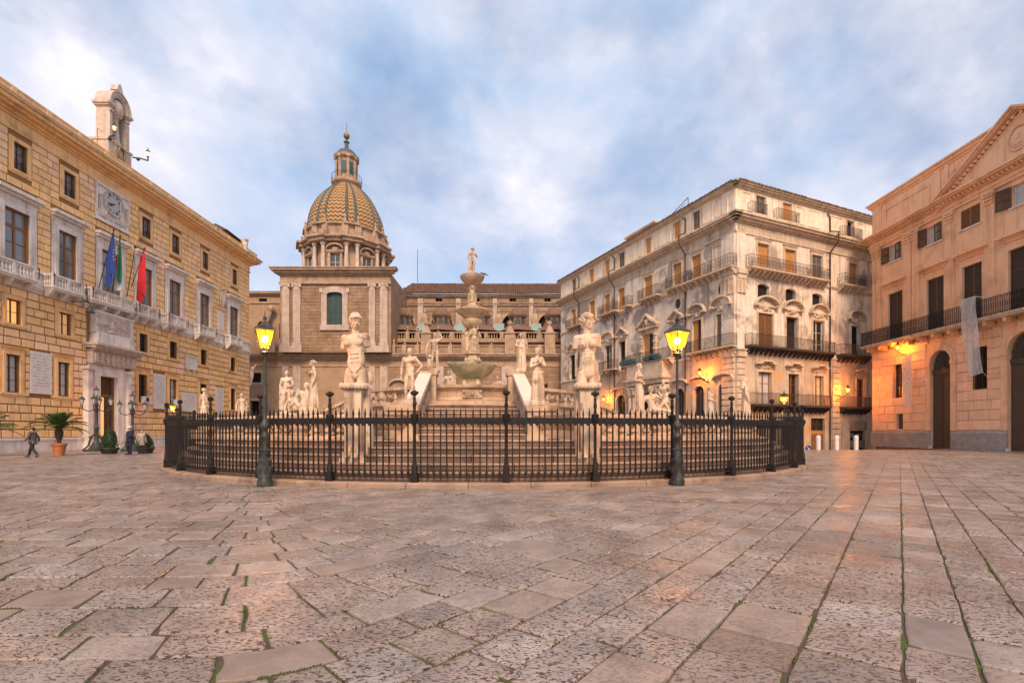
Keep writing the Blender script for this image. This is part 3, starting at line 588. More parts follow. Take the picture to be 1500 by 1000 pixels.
# balconies
bm_ = baluster_me('baluster', M['pmarble'], .085, .78, 7)
bl = [(-14, 55), (75, 124.5), (132, 198), (200, 232.5), (243.5, 274.5), (290, 316.5), (335, 357)]
for i, (ua, ub) in enumerate(bl):
    OV = .95; xa = f.x(ua+ (3 if ua > 0 else 0), -OV); xb = f.x(ub-1, -OV)
    b = MB(); b.box(xa-.06, xb+.06, -OV-.08, -.29, 12.42, 12.58); b.box(xa, xb, -OV, -.29, 12.28, 12.42)
    b.box(xa, xb, -OV, -OV+.22, 13.36, 13.5); b.box(xa, xa+.2, -OV+.22, -.1, 13.36, 13.5); b.box(xb-.2, xb, -OV+.22, -.1, 13.36, 13.5)
    n = max(2, round((xb-xa)/1.3)); ps = [xa+.02+(xb-xa-.26)*j/n for j in range(n+1)]
    for p_ in ps: b.box(p_, p_+.22, -OV+.01, -OV+.21, 12.58, 13.36)
    for j in range(max(2, n)): b.prism([(0, 0)], 0, 0) if 0 else None
    for j in range(n+1):
        xx = ps[j]; b.add([(xx, -.3, 12.28), (xx+.2, -.3, 12.28), (xx+.2, -OV+.1, 12.28), (xx, -OV+.1, 12.28), (xx, -.3, 11.75), (xx+.2, -.3, 11.75), (xx+.2, -.5, 11.8), (xx, -.5, 11.8), (xx, -OV+.15, 12.1), (xx+.2, -OV+.15, 12.1)],
               [(0, 3, 8, 7, 4), (1, 5, 6, 9, 2), (4, 5, 1, 0), (4, 7, 6, 5), (7, 8, 9, 6), (8, 3, 2, 9)])
    o = f.add('balcony', b, M['pmarble'])
    for j in range(n):
        a_, c_ = ps[j]+.22, ps[j+1]; k = max(1, int((c_-a_)/.23))
        for q_ in range(k): link('baluster', bm_, o, T(a_+(q_+.5)*(c_-a_)/k, -OV+.11, 12.58))
    for ys in (xa+.1, xb-.1):
        for q_ in range(3): link('baluster', bm_, o, T(ys, -OV+.36+q_*.18, 12.58))
    b = MB()
    for xx in (xa-.03, xb+.03): b.path([(xx, -OV-.1, 13.5), (xx, -OV-.16, 13.1), (xx, -OV-.1, 12.6)], .03, 5); b.path([(xx, -OV-.1, 13.5), (xx+.1, -OV-.1, 13.3)], .03)
    if i < 6: b.build('clamp', M['iron'], o)
# portal
pc = (dxa+dxb)/2; hw = (dxb-dxa)/2
b = MB()
for s_ in (-1, 1):
    e0, e1 = pc+s_*(hw+.95), pc+s_*(pB-pA)/2
    lo, hi = min(e0, e1), max(e0, e1)
    b.box(lo, hi, -.55, 0, 1.15, 7.0); b.box(lo-.08, hi+.08, -.68, 0, 0, .25); b.box(lo-.03, hi+.03, -.62, 0, .25, 1.05); b.box(lo-.08, hi+.08, -.7, 0, 1.05, 1.2); b.box(lo-.1, hi+.1, -.68, 0, 6.7, 7.0)
for k, (w_, d_) in enumerate(((.95, .25), (.62, .36), (.3, .30))):
    b.box(pc-hw-w_, pc-hw-.004*k, -d_, .01+k*.002, .1, 6.3+w_); b.box(pc+hw+.004*k, pc+hw+w_, -d_, .01+k*.002, .1, 6.3+w_); b.box(pc-hw-.004*k, pc+hw+.004*k, -d_+.003, .01, 6.3+.004*k, 6.3+w_-.003)
f.add('portal_frame', b, M['pmarble'])
b = MB(); b.box(pA, pB, -.6, 0, 7.26, 8.35)
for i in range(8):
    x_ = pA+.15+(pB-pA-.3)*i/7.99
    if i < 8: b.box(x_, x_+.28, -.7, -.6, 7.4, 8.2)
    b.ball((x_+.5, -.62, 7.8), .14, 8, (.14, .06, .14)) if i < 7 else None
f.add('portal_frieze', b, M['relief'])
b = MB(); b.box(pA-.3, pB+.3, -1.1, 0, 8.55, 8.75); b.box(pA-.4, pB+.4, -1.3, 0, 8.75, 8.95); b.box(pA-.1, pB+.1, -.75, 0, 8.35, 8.45)
for i in range(20): x_ = pA-.1+(pB-pA+.2)*i/19; b.box(x_-.07, x_+.07, -1.0, -.6, 8.4, 8.55)
f.add('portal_cornice', b, M['relief'])
b = MB(); b.prism([(pA+.25, 8.95), (pB-.25, 8.95), (pB-.45, 9.95), (pA+.45, 9.95)], -.7, 0); b.box(pA+.35, pB-.35, -.55, 0, 9.95, 11.75)
b.box(pA+.3, pB-.3, -.65, 0, 11.6, 11.8); f.add('portal_attic', b, M['pmarble'])
b = MB(); zc = 10.75; b.box(pA+.6, pB-.6, -.57, -.5, 10.05, 11.5)
for s_ in (-1, 1):
    for i in range(11):
        a_ = R(18+i*9); b.tube((pc+s_*.28, -.6, zc+.1-.04*i), (pc+s_*(.3+1.45*math.cos(a_*.8)), -.62, zc-.35+.95*math.sin(a_)*(.4+.06*i)), .09, .04, 6)
b.ball((pc, -.64, zc), .3, 10, (.25, .14, .42)); b.ball((pc+.12, -.7, zc+.5), .13); b.ball((pc, -.62, zc-.55), .3, 8, (.35, .08, .15))
for i in range(24): b.ball((pc+rnd.uniform(-1.7, 1.7), -.58, zc+rnd.uniform(-.6, .65)), .1, 6, (.12, .06, .08))
me = remesh(b, .045, M['relief'], 'eagle_relief', 2); link('eagle_relief', me, pal)
b = MB(); b.box(dxa, dxb, .35, .42, .15, 6.3); f.add('door_lining', b, M['dark'])
b = MB(); b.box(dxa, dxb, .22, .3, 4.55, 4.75)
for i in range(14): x_ = dxa+(dxb-dxa)*i/13; b.box(x_-.02, x_+.02, .24, .27, 4.7, 6.3)
for i in range(9): z_ = 4.8+i*.17; b.box(dxa, dxb, .245, .265, z_, z_+.03)
f.add('door_transom_grille', b, M['bronze'])
b = MB(); b.box(dxa+hw*.6, dxa+hw*1.12, .25, .3, .2, 4.5); f.add('lit_door_leaf', b, M['lit'])  # leaf itself glows, standing in for warm indoor light in the doorway
b = MB(); b.box(dxa+hw*1.16, dxb-.05, .24, .33, .2, 4.5); b.box(dxa+hw*1.3, dxb-.25, .21, .24, .4, 2.2); b.box(dxa+hw*1.3, dxb-.25, .21, .24, 2.4, 4.2); f.add('door', b, M['wood'])
b = MB(); b.box(pc-2.6, pc+2.6, -1.3, -.7, 0, .14); b.box(pc-2.4, pc+2.4, -1.0, -.7, .14, .27); b.box(dxa, dxb, -.7, .3, 0, .3); f.add('doorstep', b, M['pmarble'])
# clock panel
b = MB(); b.box(clx0, clx1, -.08, 0, 19.85, 22.95)
for a_, c_ in ((clx0, clx0+.12), (clx1-.12, clx1), (clx0+1.0, clx0+1.1), (clx1-1.1, clx1-1.0)): b.box(a_, c_, -.18, -.08, 20.55, 22.85)
b.box(clx0-.05, clx1+.05, -.22, 0, 22.8, 23.0); b.box(clx0-.05, clx1+.05, -.2, 0, 19.75, 19.9); b.box(clx0, clx1, -.14, -.08, 20.5, 20.58)
o = f.add('clock_panel', b, M['pmarble']); cc = (clx0+clx1)/2; zc = 21.75
b = MB()
for s_ in (-1, 1):
    cx_ = cc+s_*(clx1-clx0)*.395
    b.ball((cx_, -.12, 21.9), .12); b.ball((cx_, -.1, 21.5), .2, 8, (.16, .08, .3)); b.tube((cx_-.08, -.1, 21.3), (cx_-.12, -.1, 20.7), .08, .05); b.tube((cx_+.06, -.1, 21.3), (cx_+.14, -.1, 20.75), .08, .05); b.tube((cx_+.1*s_, -.1, 21.7), (cx_-.25*s_, -.1, 22.1), .05)
o2 = b.build('relief_figure', M['relief'], o)
b = MB()
for i in range(32):
    a_, a2 = 2*math.pi*i/32, 2*math.pi*(i+1)/32
    b.add([(cc+r_*math.cos(q_), y_, zc+r_*math.sin(q_)) for q_ in (a_, a2) for r_, y_ in ((1.12, -.08), (1.1, -.26), (.98, -.24), (.95, -.12))], [(0, 1, 5, 4), (1, 2, 6, 5), (2, 3, 7, 6)])
b.build('clock_rim', M['relief'], o)
b = MB(); b.prism(arc(cc, zc, .97, .97, 0, 2*math.pi, 31)[:-1], -.13, -.09); fc = b.build('clock_face', M['frost'], o)
b = MB()
for i in range(12):
    a_ = math.pi*2*i/12; q_ = Matrix.Rotation(a_, 4, 'Y'); b.m = T(cc, 0, zc) @ q_
    for k in range(1+(i % 3)): b.box(-.03+(k-.5*(i % 3))*.09, .01+(k-.5*(i % 3))*.09, -.15, -.132, .62, .88)
b.m = T(cc, 0, zc) @ Matrix.Rotation(R(-122), 4, 'Y'); b.prism([(-.05, -.1), (.05, -.1), (.09, .35), (0, .5), (-.09, .35)], -.19, -.17)
b.m = T(cc, 0, zc) @ Matrix.Rotation(R(-105), 4, 'Y'); b.prism([(-.03, -.15), (.03, -.15), (.05, .5), (0, .78), (-.05, .5)], -.17, -.15)
b.build('clock_hands', M['black'], fc)
for a_ in (clx0+.25, clx1-.25):
    pass
textline(f, 'PARET ET IMPERAT', cc, 20.08, .36, -.09, parent=o)
# marble plaques with rows of cut letters
for i, (a_, b_, c_, d_) in enumerate(plx):
    b = MB(); b.box(a_, b_, -.12, 0, c_, d_); o = f.add('marble_plaque', b, M['plaque']); w_ = b_-a_; b = MB()
    n = int((d_-c_)/.24)
    for j in range(1, n-1):
        hwid = w_*(.42 if j % 3 else .3)*rnd.uniform(.75, 1); x_ = (a_+b_)/2-hwid; zz_ = d_-.1-j*(d_-c_-.2)/n
        while x_ < (a_+b_)/2+hwid:
            l_ = rnd.uniform(.02, .05); k = rnd.random()
            if k < .8: b.box(x_, x_+l_*.45, -.126, -.118, zz_, zz_+.1); 
            if k > .3 and k < .6: b.box(x_, x_+l_*1.5, -.1262, -.118, zz_+.05, zz_+.065)
            x_ += l_+.035
    b.build('inscription', M['letter'], o, kind='stuff')
a_, b_ = f.x(271), f.x(285)
b = MB(); b.box(a_, b_, -.16, 0, 8.45, 9.75); b.box(a_-.1, b_+.1, -.28, 0, 9.75, 9.9); b.box(a_-.1, a_+.12, -.24, -.16, 8.4, 9.75); b.box(b_-.12, b_+.1, -.24, -.16, 8.4, 9.75); b.box(a_, b_, -.24, -.16, 8.35, 8.5); b.box(a_+.2, a_+.4, -.2, 0, 8.15, 8.4); b.box(b_-.4, b_-.2, -.2, 0, 8.15, 8.4)
f.add('framed_tablet', b, M['plaque'])
a_ = f.x(325); b = MB(); b.ball((a_, -.1, 17.7), 1, 12, (.55, .22, 1.15)); b.ball((a_, -.25, 17.6), 1, 10, (.33, .2, .7)); b.ball((a_, -.15, 19.0), .3, 8, (.4, .2, .25)); b.ball((a_, -.1, 16.5), .3, 8, (.2, .15, .3))
for s_ in (-1, 1): b.tube((a_+s_*.4, -.15, 18.6), (a_+s_*.6, -.15, 16.9), .14, .1)
f.add('heraldic_shield', b, M['relief'], smooth=True)
b = MB(); b.box(f.x(318), f.x(327), -.1, 0, 13.9, 16.2); f.add('marble_plaque', b, M['plaque'])
# eagle shield at the corner edge
b = MB(); b.ball((XE+.1, -.25, 9.2), 1, 10, (.25, .3, .8)); b.ball((XE+.1, -.35, 10.1), .25); b.tube((XE+.1, -.3, 9.8), (XE+.15, -.9, 10.7), .2, .05); b.tube((XE+.1, -.3, 8.9), (XE+.1, -.1, 7.8), .2, .08)
f.add('corner_shield', b, M['relief'], smooth=True)
# air conditioners on two sills
for u_, in ((210,), (257,)):
    xx = f.x(u_); b = MB(); b.box(xx-.4, xx+.4, -.45, -.05, 4.3, 4.9); o = tag(f.add('air_conditioner', b, M['white'])); b = MB(); b.m = T(xx-.05, -.455, 4.6) @ Matrix.Rotation(R(90), 4, 'X'); b.lathe([(.24, 0), (.24, .01)], 16); b.build('fan_grille', M['grey'], o)
# niche on the roof
nx = f.x(166, .2); nb = thing('roof_niche', 'arched marble niche standing on the palace cornice above the clock', 'niche', pal.location+Vector((0, nx, 24.95)), R(90))
g = Face(nb, Matrix.Identity(4)); hw = 1.5
b = MB(); b.box(-hw-.5, hw+.5, -.3, 1.6, 0, 1.0); b.box(-hw-.15, hw+.15, -.5, 1.5, .9, 2.3); b.box(-hw-.25, hw+.25, -.6, 1.6, 2.2, 2.4); b.box(-.9, .9, -.54, -.5, 1.15, 2.1); b.box(-hw, -1.2, -.54, -.5, 1.15, 2.1); b.box(1.2, hw, -.54, -.5, 1.15, 2.1)
g.add('pedestal', b, M['relief'])
for s_ in (-1, 1):
    b = MB()
    b.box(min(s_*.95, s_*(hw-.1)), max(s_*.95, s_*(hw-.1)), -.4, 1.0, 2.4, 5.5); b.box(min(s_*1.05, s_*(hw-.1)), max(s_*1.05, s_*(hw-.1)), -.46, -.4, 2.6, 4.9)
    b.box(min(s_*.9, s_*(hw+.12)), max(s_*.9, s_*(hw+.12)), -.52, 1.1, 5.45, 5.6); b.box(min(s_*.85, s_*(hw+.25)), max(s_*.85, s_*(hw+.25)), -.66, 1.2, 5.6, 5.82)
    for k in range(3): b.ball((s_*(1.03+.15*k), -.45, 5.15), .13, 6)
    g.add('pier', b, M['relief'])
b = MB(); n = 14
for (r0, r1, y0, y1) in ((.95, 1.2, -.4, 1.0), (1.12, 1.24, -.48, -.4), (1.2, 1.42, -.5, 1.0), (1.42, 1.54, -.62, 1.05)):
    for i in range(n):
        a0, a1 = math.pi*i/n, math.pi*(i+1)/n; P_ = [(r0*math.cos(a0), 5.8+r0*math.sin(a0)*1.05), (r1*math.cos(a0), 5.8+r1*math.sin(a0)*1.05), (r1*math.cos(a1), 5.8+r1*math.sin(a1)*1.05), (r0*math.cos(a1), 5.8+r0*math.sin(a1)*1.05)]; b.prism(P_, y0, y1)
b.prism([(-.45, 7.5), (.45, 7.5), (.3, 7.85), (.1, 8.2), (-.1, 8.2), (-.3, 7.85)], -.5, .3); g.add('arch', b, M['relief'])
b = MB(); b.add([(.96*math.cos(math.pi*i/10), .2+.9*math.sin(math.pi*i/10), z_) for z_ in (2.4, 5.8) for i in range(11)], [(i, i+1, i+12, i+11) for i in range(10)]); b.ball((0, .2, 5.8), .96, 12, (.96, .9, 1.0)); b.box(-1, 1, 1.12, 1.3, 2.4, 6.8)
g.add('niche_shell', b, M['relief'], smooth=True)
b = MB()
for i in range(20):
    a_ = 2*math.pi*i/20; b.ball((.42*math.cos(a_), -.66, 1.55+.62*math.sin(a_)), .13, 6)
link('bronze_wreath', remesh(b, .05, M['bronze'], 'bronze_wreath', 1), nb)
for s_ in (-1, 1):
    lb = thing('bracket_lantern', ('bracket lantern on the near side of the roof niche' if s_ < 0 else 'bracket lantern sticking out on the far side of the roof niche'), 'lamp', pal.location+Vector((.5, nx+s_*1.3, 26.9)), R(90), 'lanterns on the roof niche')
    b = MB(); b.path([(0, 0, 0), (s_*.4, -.4, .15), (s_*1.0 if s_ > 0 else -.3, -.7, .25), (s_*1.0 if s_ > 0 else -.3, -.7, .6)], .06); b.ball((s_*.3, -.3, 0), .16); b.lathe([(.05, 0), (.14, .1), (.05, .12)], 6, (s_*1.0 if s_ > 0 else -.3, -.7, .55)); b.lathe([(.2, 0), (.03, .2), (.02, .35)], 6, (s_*1.0 if s_ > 0 else -.3, -.7, 1.12)); b.build('bracket', M['iron_g'], lb)
    b = MB(); b.lathe([(.08, 0), (.14, .38)], 6, (s_*1.0 if s_ > 0 else -.3, -.7, .67)); b.build('lamp_glass', emis('small_lantern_glass', (1, .55, .18), 1.6), lb)
nb.scale = (.78, .85, .95)
# lightning rod frame
tag(MB().path([(0, 0, 0), (0, 0, 1.7), (0, .5, 1.7)], .02, 4).build('rooftop_rod', M['iron'], None, T(-35.4, 30+f.x(137.5), 25.7)), 'thin rod frame standing just left of the roof niche', 'rod')
# roof turret and stone eagle
tx = f.x(337, 1); b = MB(); b.box(tx-1.6, tx+1.0, .6, 3, 25, 26.6); o = f.add('turret_wall', b, M['wood2'])
b = MB(); b.add([(tx-2.6, -.2, 26.7), (tx+1.9, -.2, 26.5), (tx+1.9, 4, 26.5), (tx-2.6, 4, 26.7), (tx-1.6, 1.9, 27.9), (tx+.6, 1.9, 27.5)], [(0, 1, 5, 4), (1, 2, 5), (2, 3, 4, 5), (3, 0, 4), (0, 3, 2, 1)]); b.build('turret_roof', M['darkroof'], o)
b = MB(); b.ball((0, 0, .7), .5, 8, (.35, .4, .8)); b.ball((0, -.15, 1.6), .26); b.tube((0, -.1, .9), (.5, 0, 1.9), .3, .08); b.tube((0, .1, .9), (-.5, 0, 1.5), .3, .1); b.box(-.5, .5, -.4, .4, 0, .25); b.tube((0, -.35, 1.6), (0, -.5, 1.5), .08, .03)
e_ = link('stone_eagle', remesh(b, .06, M['relief'], 'stone_eagle', 2), None, T(-34.9, 30+f.x(357, -.5)-.3, 24.95) @ RZ(R(60))); tag(e_, 'stone eagle perched at the far end of the ochre cornice', 'statue')
# flags
def flag(u0, v0, u1, v1, cols, fw, fl, label, y0=-.9, y1=-2.4):
    a_ = f.P(u0, v0, y0); c_ = f.P(u1, v1, y1); p0 = Vector((a_[0], y0, a_[1])); p1 = Vector((c_[0], y1, c_[1]))
    t = thing('flag', label, 'flag', tuple(f.W @ p0), R(90), 'flags over the portal'); b = MB(); d_ = p1-p0; b.tube((0, 0, 0), d_, .035, .025, 6); b.ball(d_, .08); b.build('flagpole', M['iron'], t)
    if not cols: return t
    n = 12; k = len(cols)
    for q_ in range(k):
        b = MB(); vs = []; m_ = 6
        for i in range(n+1):
            for j in range(m_+1):
                s_ = (q_+j/m_)/k; top = d_*(1-.46*s_*fw/1.0); z = -fl*i/n*(1-.10*math.sin(s_*9)); g_ = 1-.45*(i/n)
                off = Vector((math.sin(s_*14+i*.2)*.12*(i/n+.15)+.10*i/n, -math.cos(s_*11+i*.15)*.12*(i/n+.1), 0))
                base = p1*0+top*1.0; pull = Vector((-(d_.x)*(.28*s_*fw)*.0, 0, 0)); vs.append(tuple(base+off+Vector((0, (.35*s_)*(i/n), z*(1-.30*s_)))))
        b.add(vs, [(i*(m_+1)+j, i*(m_+1)+j+1, (i+1)*(m_+1)+j+1, (i+1)*(m_+1)+j) for i in range(n) for j in range(m_)])
        o = b.build('flag_cloth', M[cols[q_]], t, smooth=True)
        if cols == ['blue'] and q_ == 0:
            b = MB()
            for i in range(9):
                a2 = 2*math.pi*i/9; p_ = d_*.88+Vector((.12*math.cos(a2), -.2, -1.5+.45*math.sin(a2))); b.m = T(*p_); b.prism([(.05*math.cos(R(90+36*w_))*(1 if w_ % 2 == 0 else .4), .05*math.sin(R(90+36*w_))*(1 if w_ % 2 == 0 else .4)) for w_ in range(10)], -.01, .01)
            b.m = Matrix.Identity(4); b.build('gold_star', M['yellow'], o)
    return t
flag(144, 424, 166.5, 337, ['blue'], 1, 3.8, 'dark blue flag with gold stars hanging over the portal balcony')
flag(164, 428, 176, 346, ['green', 'white', 'red'], .8, 4.0, 'green white and red striped flag behind the blue one')
flag(186, 434, 198, 362, None, 1, 1, 'bare flagpole between the striped flag and the red one', -.9, -2.2)
flag(192, 421, 211.5, 364, ['red', 'red', 'red', 'red', 'yellow'], 1, 4.3, 'red flag with a yellow edge on the portal balcony', -.9, -2.4)
# bell lamp on a bracket
a_ = f.P(132, 458, -1.6); t = thing('hanging_bell_lamp', 'grey bell shaped lamp on a bracket beside the eagle relief', 'lamp', tuple(f.W @ Vector((a_[0], -1.6, a_[1]))), R(90))
b = MB(); b.path([(0, 1.6, .9), (0, .3, .9), (0, 0, .75), (0, 0, .5)], .05); b.path([(-.7, .1, .95), (.5, .1, .8)], .035); b.path([(0, .2, .9), (0, .3, 1.6)], .05); b.ball((0, .3, 1.6), .12); b.build('bracket', M['iron_g'], t)
b = MB(); b.lathe([(.08, .55), (.16, .45), (.2, .2), (.34, 0), (.3, 0)], 12); b.build('bell_shade', M['iron_g'], t, smooth=True)
# ------------------------------------------------------------ right building
sal = thing('salmon_palace', 'salmon plastered palace with pediment and dark shutters', 'palace', (37.5, 50.7, 0), R(-90))
f = Face(sal, Matrix.Identity(4)); XL, XR = 0.0, 31.0
sx = lambda Y: 50.7-Y
def pr(u0, u1): return (f.x(u0), f.x(u1))
C = sx(35.6)
top = [pr(1303, 1320), pr(1358.5, 1379.6), pr(1407.7, 1436), (C-.95, C+.95)]; top += [(2*C-b_, 2*C-a_) for a_, b_ in top[:3]]
main = [pr(1302, 1323.5), pr(1358.5, 1384), pr(1411, 1440), (C-1.15, C+1.15)]; main += [(2*C-b_, 2*C-a_) for a_, b_ in main[:3]]
dr = [pr(1364, 1394), (C-1.2, C+1.2)]; dr.append((2*C-dr[0][1], 2*C-dr[0][0]))
gw = [pr(1308.6, 1321.5)+(4.7, 8.15), pr(1314, 1323)+(1.75, 3.2), pr(1425, 1446)+(4.9, 8.3)]; gw += [(2*C-b_, 2*C-a_, c_, d_) for a_, b_, c_, d_ in gw]
holes = [(a_, b_, 18.25, 19.85) for a_, b_ in top]+[(a_, b_, 10.5, 15.1) for a_, b_ in main]+gw
arch_top = {}
for a_, b_ in dr: holes.append((a_, b_, 0.02, 7.6+(b_-a_)/2*.98))
wall(f, 'wall', M['rosso'], XL, XR, 0, 21, holes, .4)
b = MB(); b.box(0.02, XR, .42, 14, -1.1, 24.9); b.box(0, .4, .001, 14, -1.1, 24.9); f.add('building_body', b, M['rosso'])
ex = [(a_-.02, b_+.02, c_, d_) for a_, b_, c_, d_ in gw]+[(a_-.5, b_+.5, 0, 9.3) for a_, b_ in dr]
ashlar(f, 'stone_block', M['rosso_b'], XL, XR, 1.6, 9.6, .80, 1.75, ex, gap=.05, y=-.08, th=.1)
wallp = []
for a_, b_ in dr:   # arch infill and surround
    c_ = (a_+b_)/2; r = (b_-a_)/2; zs = 7.6; b = MB(); n = 12; pts = arc(c_, zs, r, r*.98, 0, math.pi, n)
    for i in range(n//2): b.prism([pts[i], pts[i+1], (c_+r, zs+r*.98)], -.002, .4); b.prism([pts[n-i], (c_-r, zs+r*.98), pts[n-i-1]], -.002, .4)
    for (r0, r1, d_) in ((1.0, 1.22, .14), (1.22, 1.48, .10)):
        for i in range(n):
            a0, a1 = math.pi*i/n, math.pi*(i+1)/n; b.prism([(c_+r*r0*math.cos(a0), zs+r*r0*math.sin(a0)), (c_+r*r1*math.cos(a0), zs+r*r1*math.sin(a0)), (c_+r*r1*math.cos(a1), zs+r*r1*math.sin(a1)), (c_+r*r0*math.cos(a1), zs+r*r0*math.sin(a1))], -d_, 0)
    b.box(c_-r-.5, c_-r, -.13, 0, 1.6, 7.3); b.box(c_+r, c_+r+.5, -.13, 0, 1.6, 7.3); b.box(c_-r-.6, c_-r+.02, -.2, 0, 7.3, 7.6); b.box(c_+r-.02, c_+r+.6, -.2, 0, 7.3, 7.6)
    b.prism([(c_-.18, zs+r), (c_+.18, zs+r), (c_+.3, zs+r*1.65), (c_-.3, zs+r*1.65)], -.32, 0); f.add('door_surround', b, M['rosso'])
    b = MB(); b.box(a_, b_, .18, .24, .02, 6.55); 
    for s_ in (0, 1):
        x0 = a_+s_*r+.05
        for z0, z1 in ((.3, 1.5), (1.65, 3.2), (3.35, 4.9), (5.05, 6.4)): b.box(x0+.12, x0+r-.22, .15, .18, z0, z1)
    b.box(c_-.03, c_+.03, .14, .18, .02, 6.55); o = f.add('door', b, M['wood'])
    b = MB(); b.box(a_, b_, .1, .24, 6.55, 6.95); b.prism(arc(c_, 6.95, r, r*1.6, 0, math.pi, 12), .2, .24); f.add('lunette', b, M['wood'])
    b = MB()
    for i in range(11): q_ = math.pi*i/10; b.tube((c_+.25*math.cos(q_), .14, 7.0+.25*math.sin(q_)), (c_+r*.95*math.cos(q_), .14, 7.0+r*1.55*math.sin(q_)), .025, .025, 4)
    for rr_ in (.4, .75): pts = arc(c_, 7.0, r*rr_, r*rr_*1.6, 0, math.pi, 12); b.path([(x_, .13, z_) for x_, z_ in pts], .02, 4)
    f.add('lunette_grille', b, M['iron_g'])
    b = MB(); b.box(c_-r-.75, c_-r-.55, -.35, -.1, 6.0, 6.1); b.box(c_-r-.05, c_-r+.1, -.2, .0, .0, .25); f.add('door_camera', b, M['white'])
segs = merge_int([(a_-.02, b_+.02) for a_, b_ in dr], -.05, XR)
for a_, b_ in segs:
    n = max(1, round((b_-a_)/1.6))
    b = MB(); b.add([(a_, -.16, 1.35), (b_, -.16, 1.35), (b_, -.06, 1.6), (a_, -.06, 1.6), (a_, 0, 1.35), (b_, 0, 1.35), (a_, 0, 1.6), (b_, 0, 1.6)], [(0, 1, 2, 3), (0, 3, 6, 4), (1, 5, 7, 2), (3, 2, 7, 6)]); f.add('plinth_coping', b, M['plinth'])
    for i in range(n):
        b = MB(); b.box(a_+(b_-a_)*i/n+.008, a_+(b_-a_)*(i+1)/n-.008, -.14, 0, 0, 1.348); f.add('plinth_slab', b, M['plinth'])
for a_, b_, c_, d_ in gw:
    if d_ > 4: window(f, a_, b_, c_, d_, 2, 3, fm='wood', gm='glass_d', y=.25)
    else: b = MB(); b.box(a_, b_, .2, .25, c_, d_); f.add('vent_door', b, M['wood'])
    if c_ == 4.9:
        b = MB()
        for i in range(8): x_ = a_+(b_-a_)*i/7; b.box(x_-.015, x_+.015, .02, .05, c_, d_)
        for i in range(11):
            z_ = c_+.1+i*.3; b.box(a_, b_, .02, .05, z_, z_+.03)
        f.add('window_grille', b, M['iron'])
shs = {}
for i, (a_, b_) in enumerate(main):
    shutter(f, a_, b_, 10.5, 15.1, 'wood', 2, .1, .10, rails=3); surround(f, a_, b_, 10.6, 15.1, .28, .06, 'rosso', sill=False, bottom=False)
    b = MB(); e = .62; b.box(a_-e+.15, b_+e-.15, -.25, 0, 15.95, 16.08); b.box(a_-e, b_+e, -.5, 0, 16.08, 16.3); b.box(a_-e+.25, b_+e-.25, -.12, 0, 15.75, 15.95); f.add('window_cornice', b, M['rosso'])
for i, (a_, b_) in enumerate(top):
    w = (b_-a_)/2
    b = MB(); b.box(a_-.12, b_+.12, -.14, .02, 18.12, 18.25); f.add('window_sill', b, M['pmarble'])
    if i == 2: shutter(f, a_, b_, 18.25, 19.85, 'greywood' if 0 else 'wood2', 2, .0, .09, rails=1); continue
    window(f, a_, b_, 18.25, 19.85, 2, 2, fm='pmarble', gm='blind', y=.2)
    me = None
    for s_, ang in ((-1, R(-8)), (1, R(-150 if i == 0 else -110))):
        b = MB(); b.box(0, .09, 0, .05, 0, 1.6); b.box(w-.09, w, 0, .05, 0, 1.6)
        for z_ in (0, .75, 1.5): b.box(.09, w-.09, 0, .05, z_, z_+.1)
        for k in range(15):
            z_ = .1+k*.097; b.add([(.09, .0, z_), (w-.09, .0, z_), (w-.09, .05, z_+.06), (.09, .05, z_+.06)], [(0, 1, 2, 3)])
        if s_ < 0: mm = T(a_, -.05, 18.25) @ RZ(R(180+18)) ;
        else: mm = T(b_, -.05, 18.25) @ RZ(R(-75 if i != 1 else -120)) if 0 else T(b_-w+.02, -.06, 18.25) @ RZ(R(-6))
        f.add('shutter', b, M['wood'], M4=mm)
# pilasters with leafy capitals
for (u0, u1) in ((1280, 1284.5), (1285.5, 1291), (1327, 1336), (1338, 1348), (1387, 1399), (1444, 1459)):
    for mir in (0, 1):
        a_, b_ = pr(u0, u1)
        if mir: a_, b_ = 2*C-b_, 2*C-a_
        b = MB(); b.box(a_, b_, -.16, 0, 11.3, 19.2); b.box(a_-.06, b_+.06, -.22, 0, 10.4, 10.9); b.box(a_-.03, b_+.03, -.19, 0, 10.9, 11.3); w = b_-a_
        for k in range(3): b.box(a_+w*(.2+.25*k), a_+w*(.28+.25*k), -.19, -.16, 11.5, 19.0)
        o = f.add('pilaster', b, M['rosso']); b = MB(); b.box(a_-.08, b_+.08, -.3, 0, 20.1, 20.25); b.prism([(a_, 19.2), (b_, 19.2), (b_+.05, 20.1), (a_-.05, 20.1)], -.2, 0)
        for row in range(3):
            k_ = 4
            for k in range(k_): b.ball((a_+w*(k+.5)/k_, -.24-.03*row, 19.35+.28*row), .12, 6, (w*.13, .07, .13))
        for s_ in (a_, b_): b.ball((s_, -.28, 20.0), .13, 8)
        b.build('capital', M['rosso'], o, smooth=True)
profile_band(f, XL, XR, [(20.25, 20.5, .2), (20.5, 20.68, .28), (20.68, 20.9, .2)], 'rosso', 'architrave')
b = MB(); b.box(-.9, XR, -.9, .01, 21.15, 21.28); b.box(-1.0, XR, -1.05, .012, 21.28, 21.45); b.box(-.4, XR, -.4, .01, 20.9, 21.0); f.add('cornice', b, M['rosso'])
b = MB(); x = -.5
while x < XR: b.box(x, x+.16, -.62, 0, 20.98, 21.15); x += .36
f.add('dentil', b, M['rosso_b'], kind='stuff')
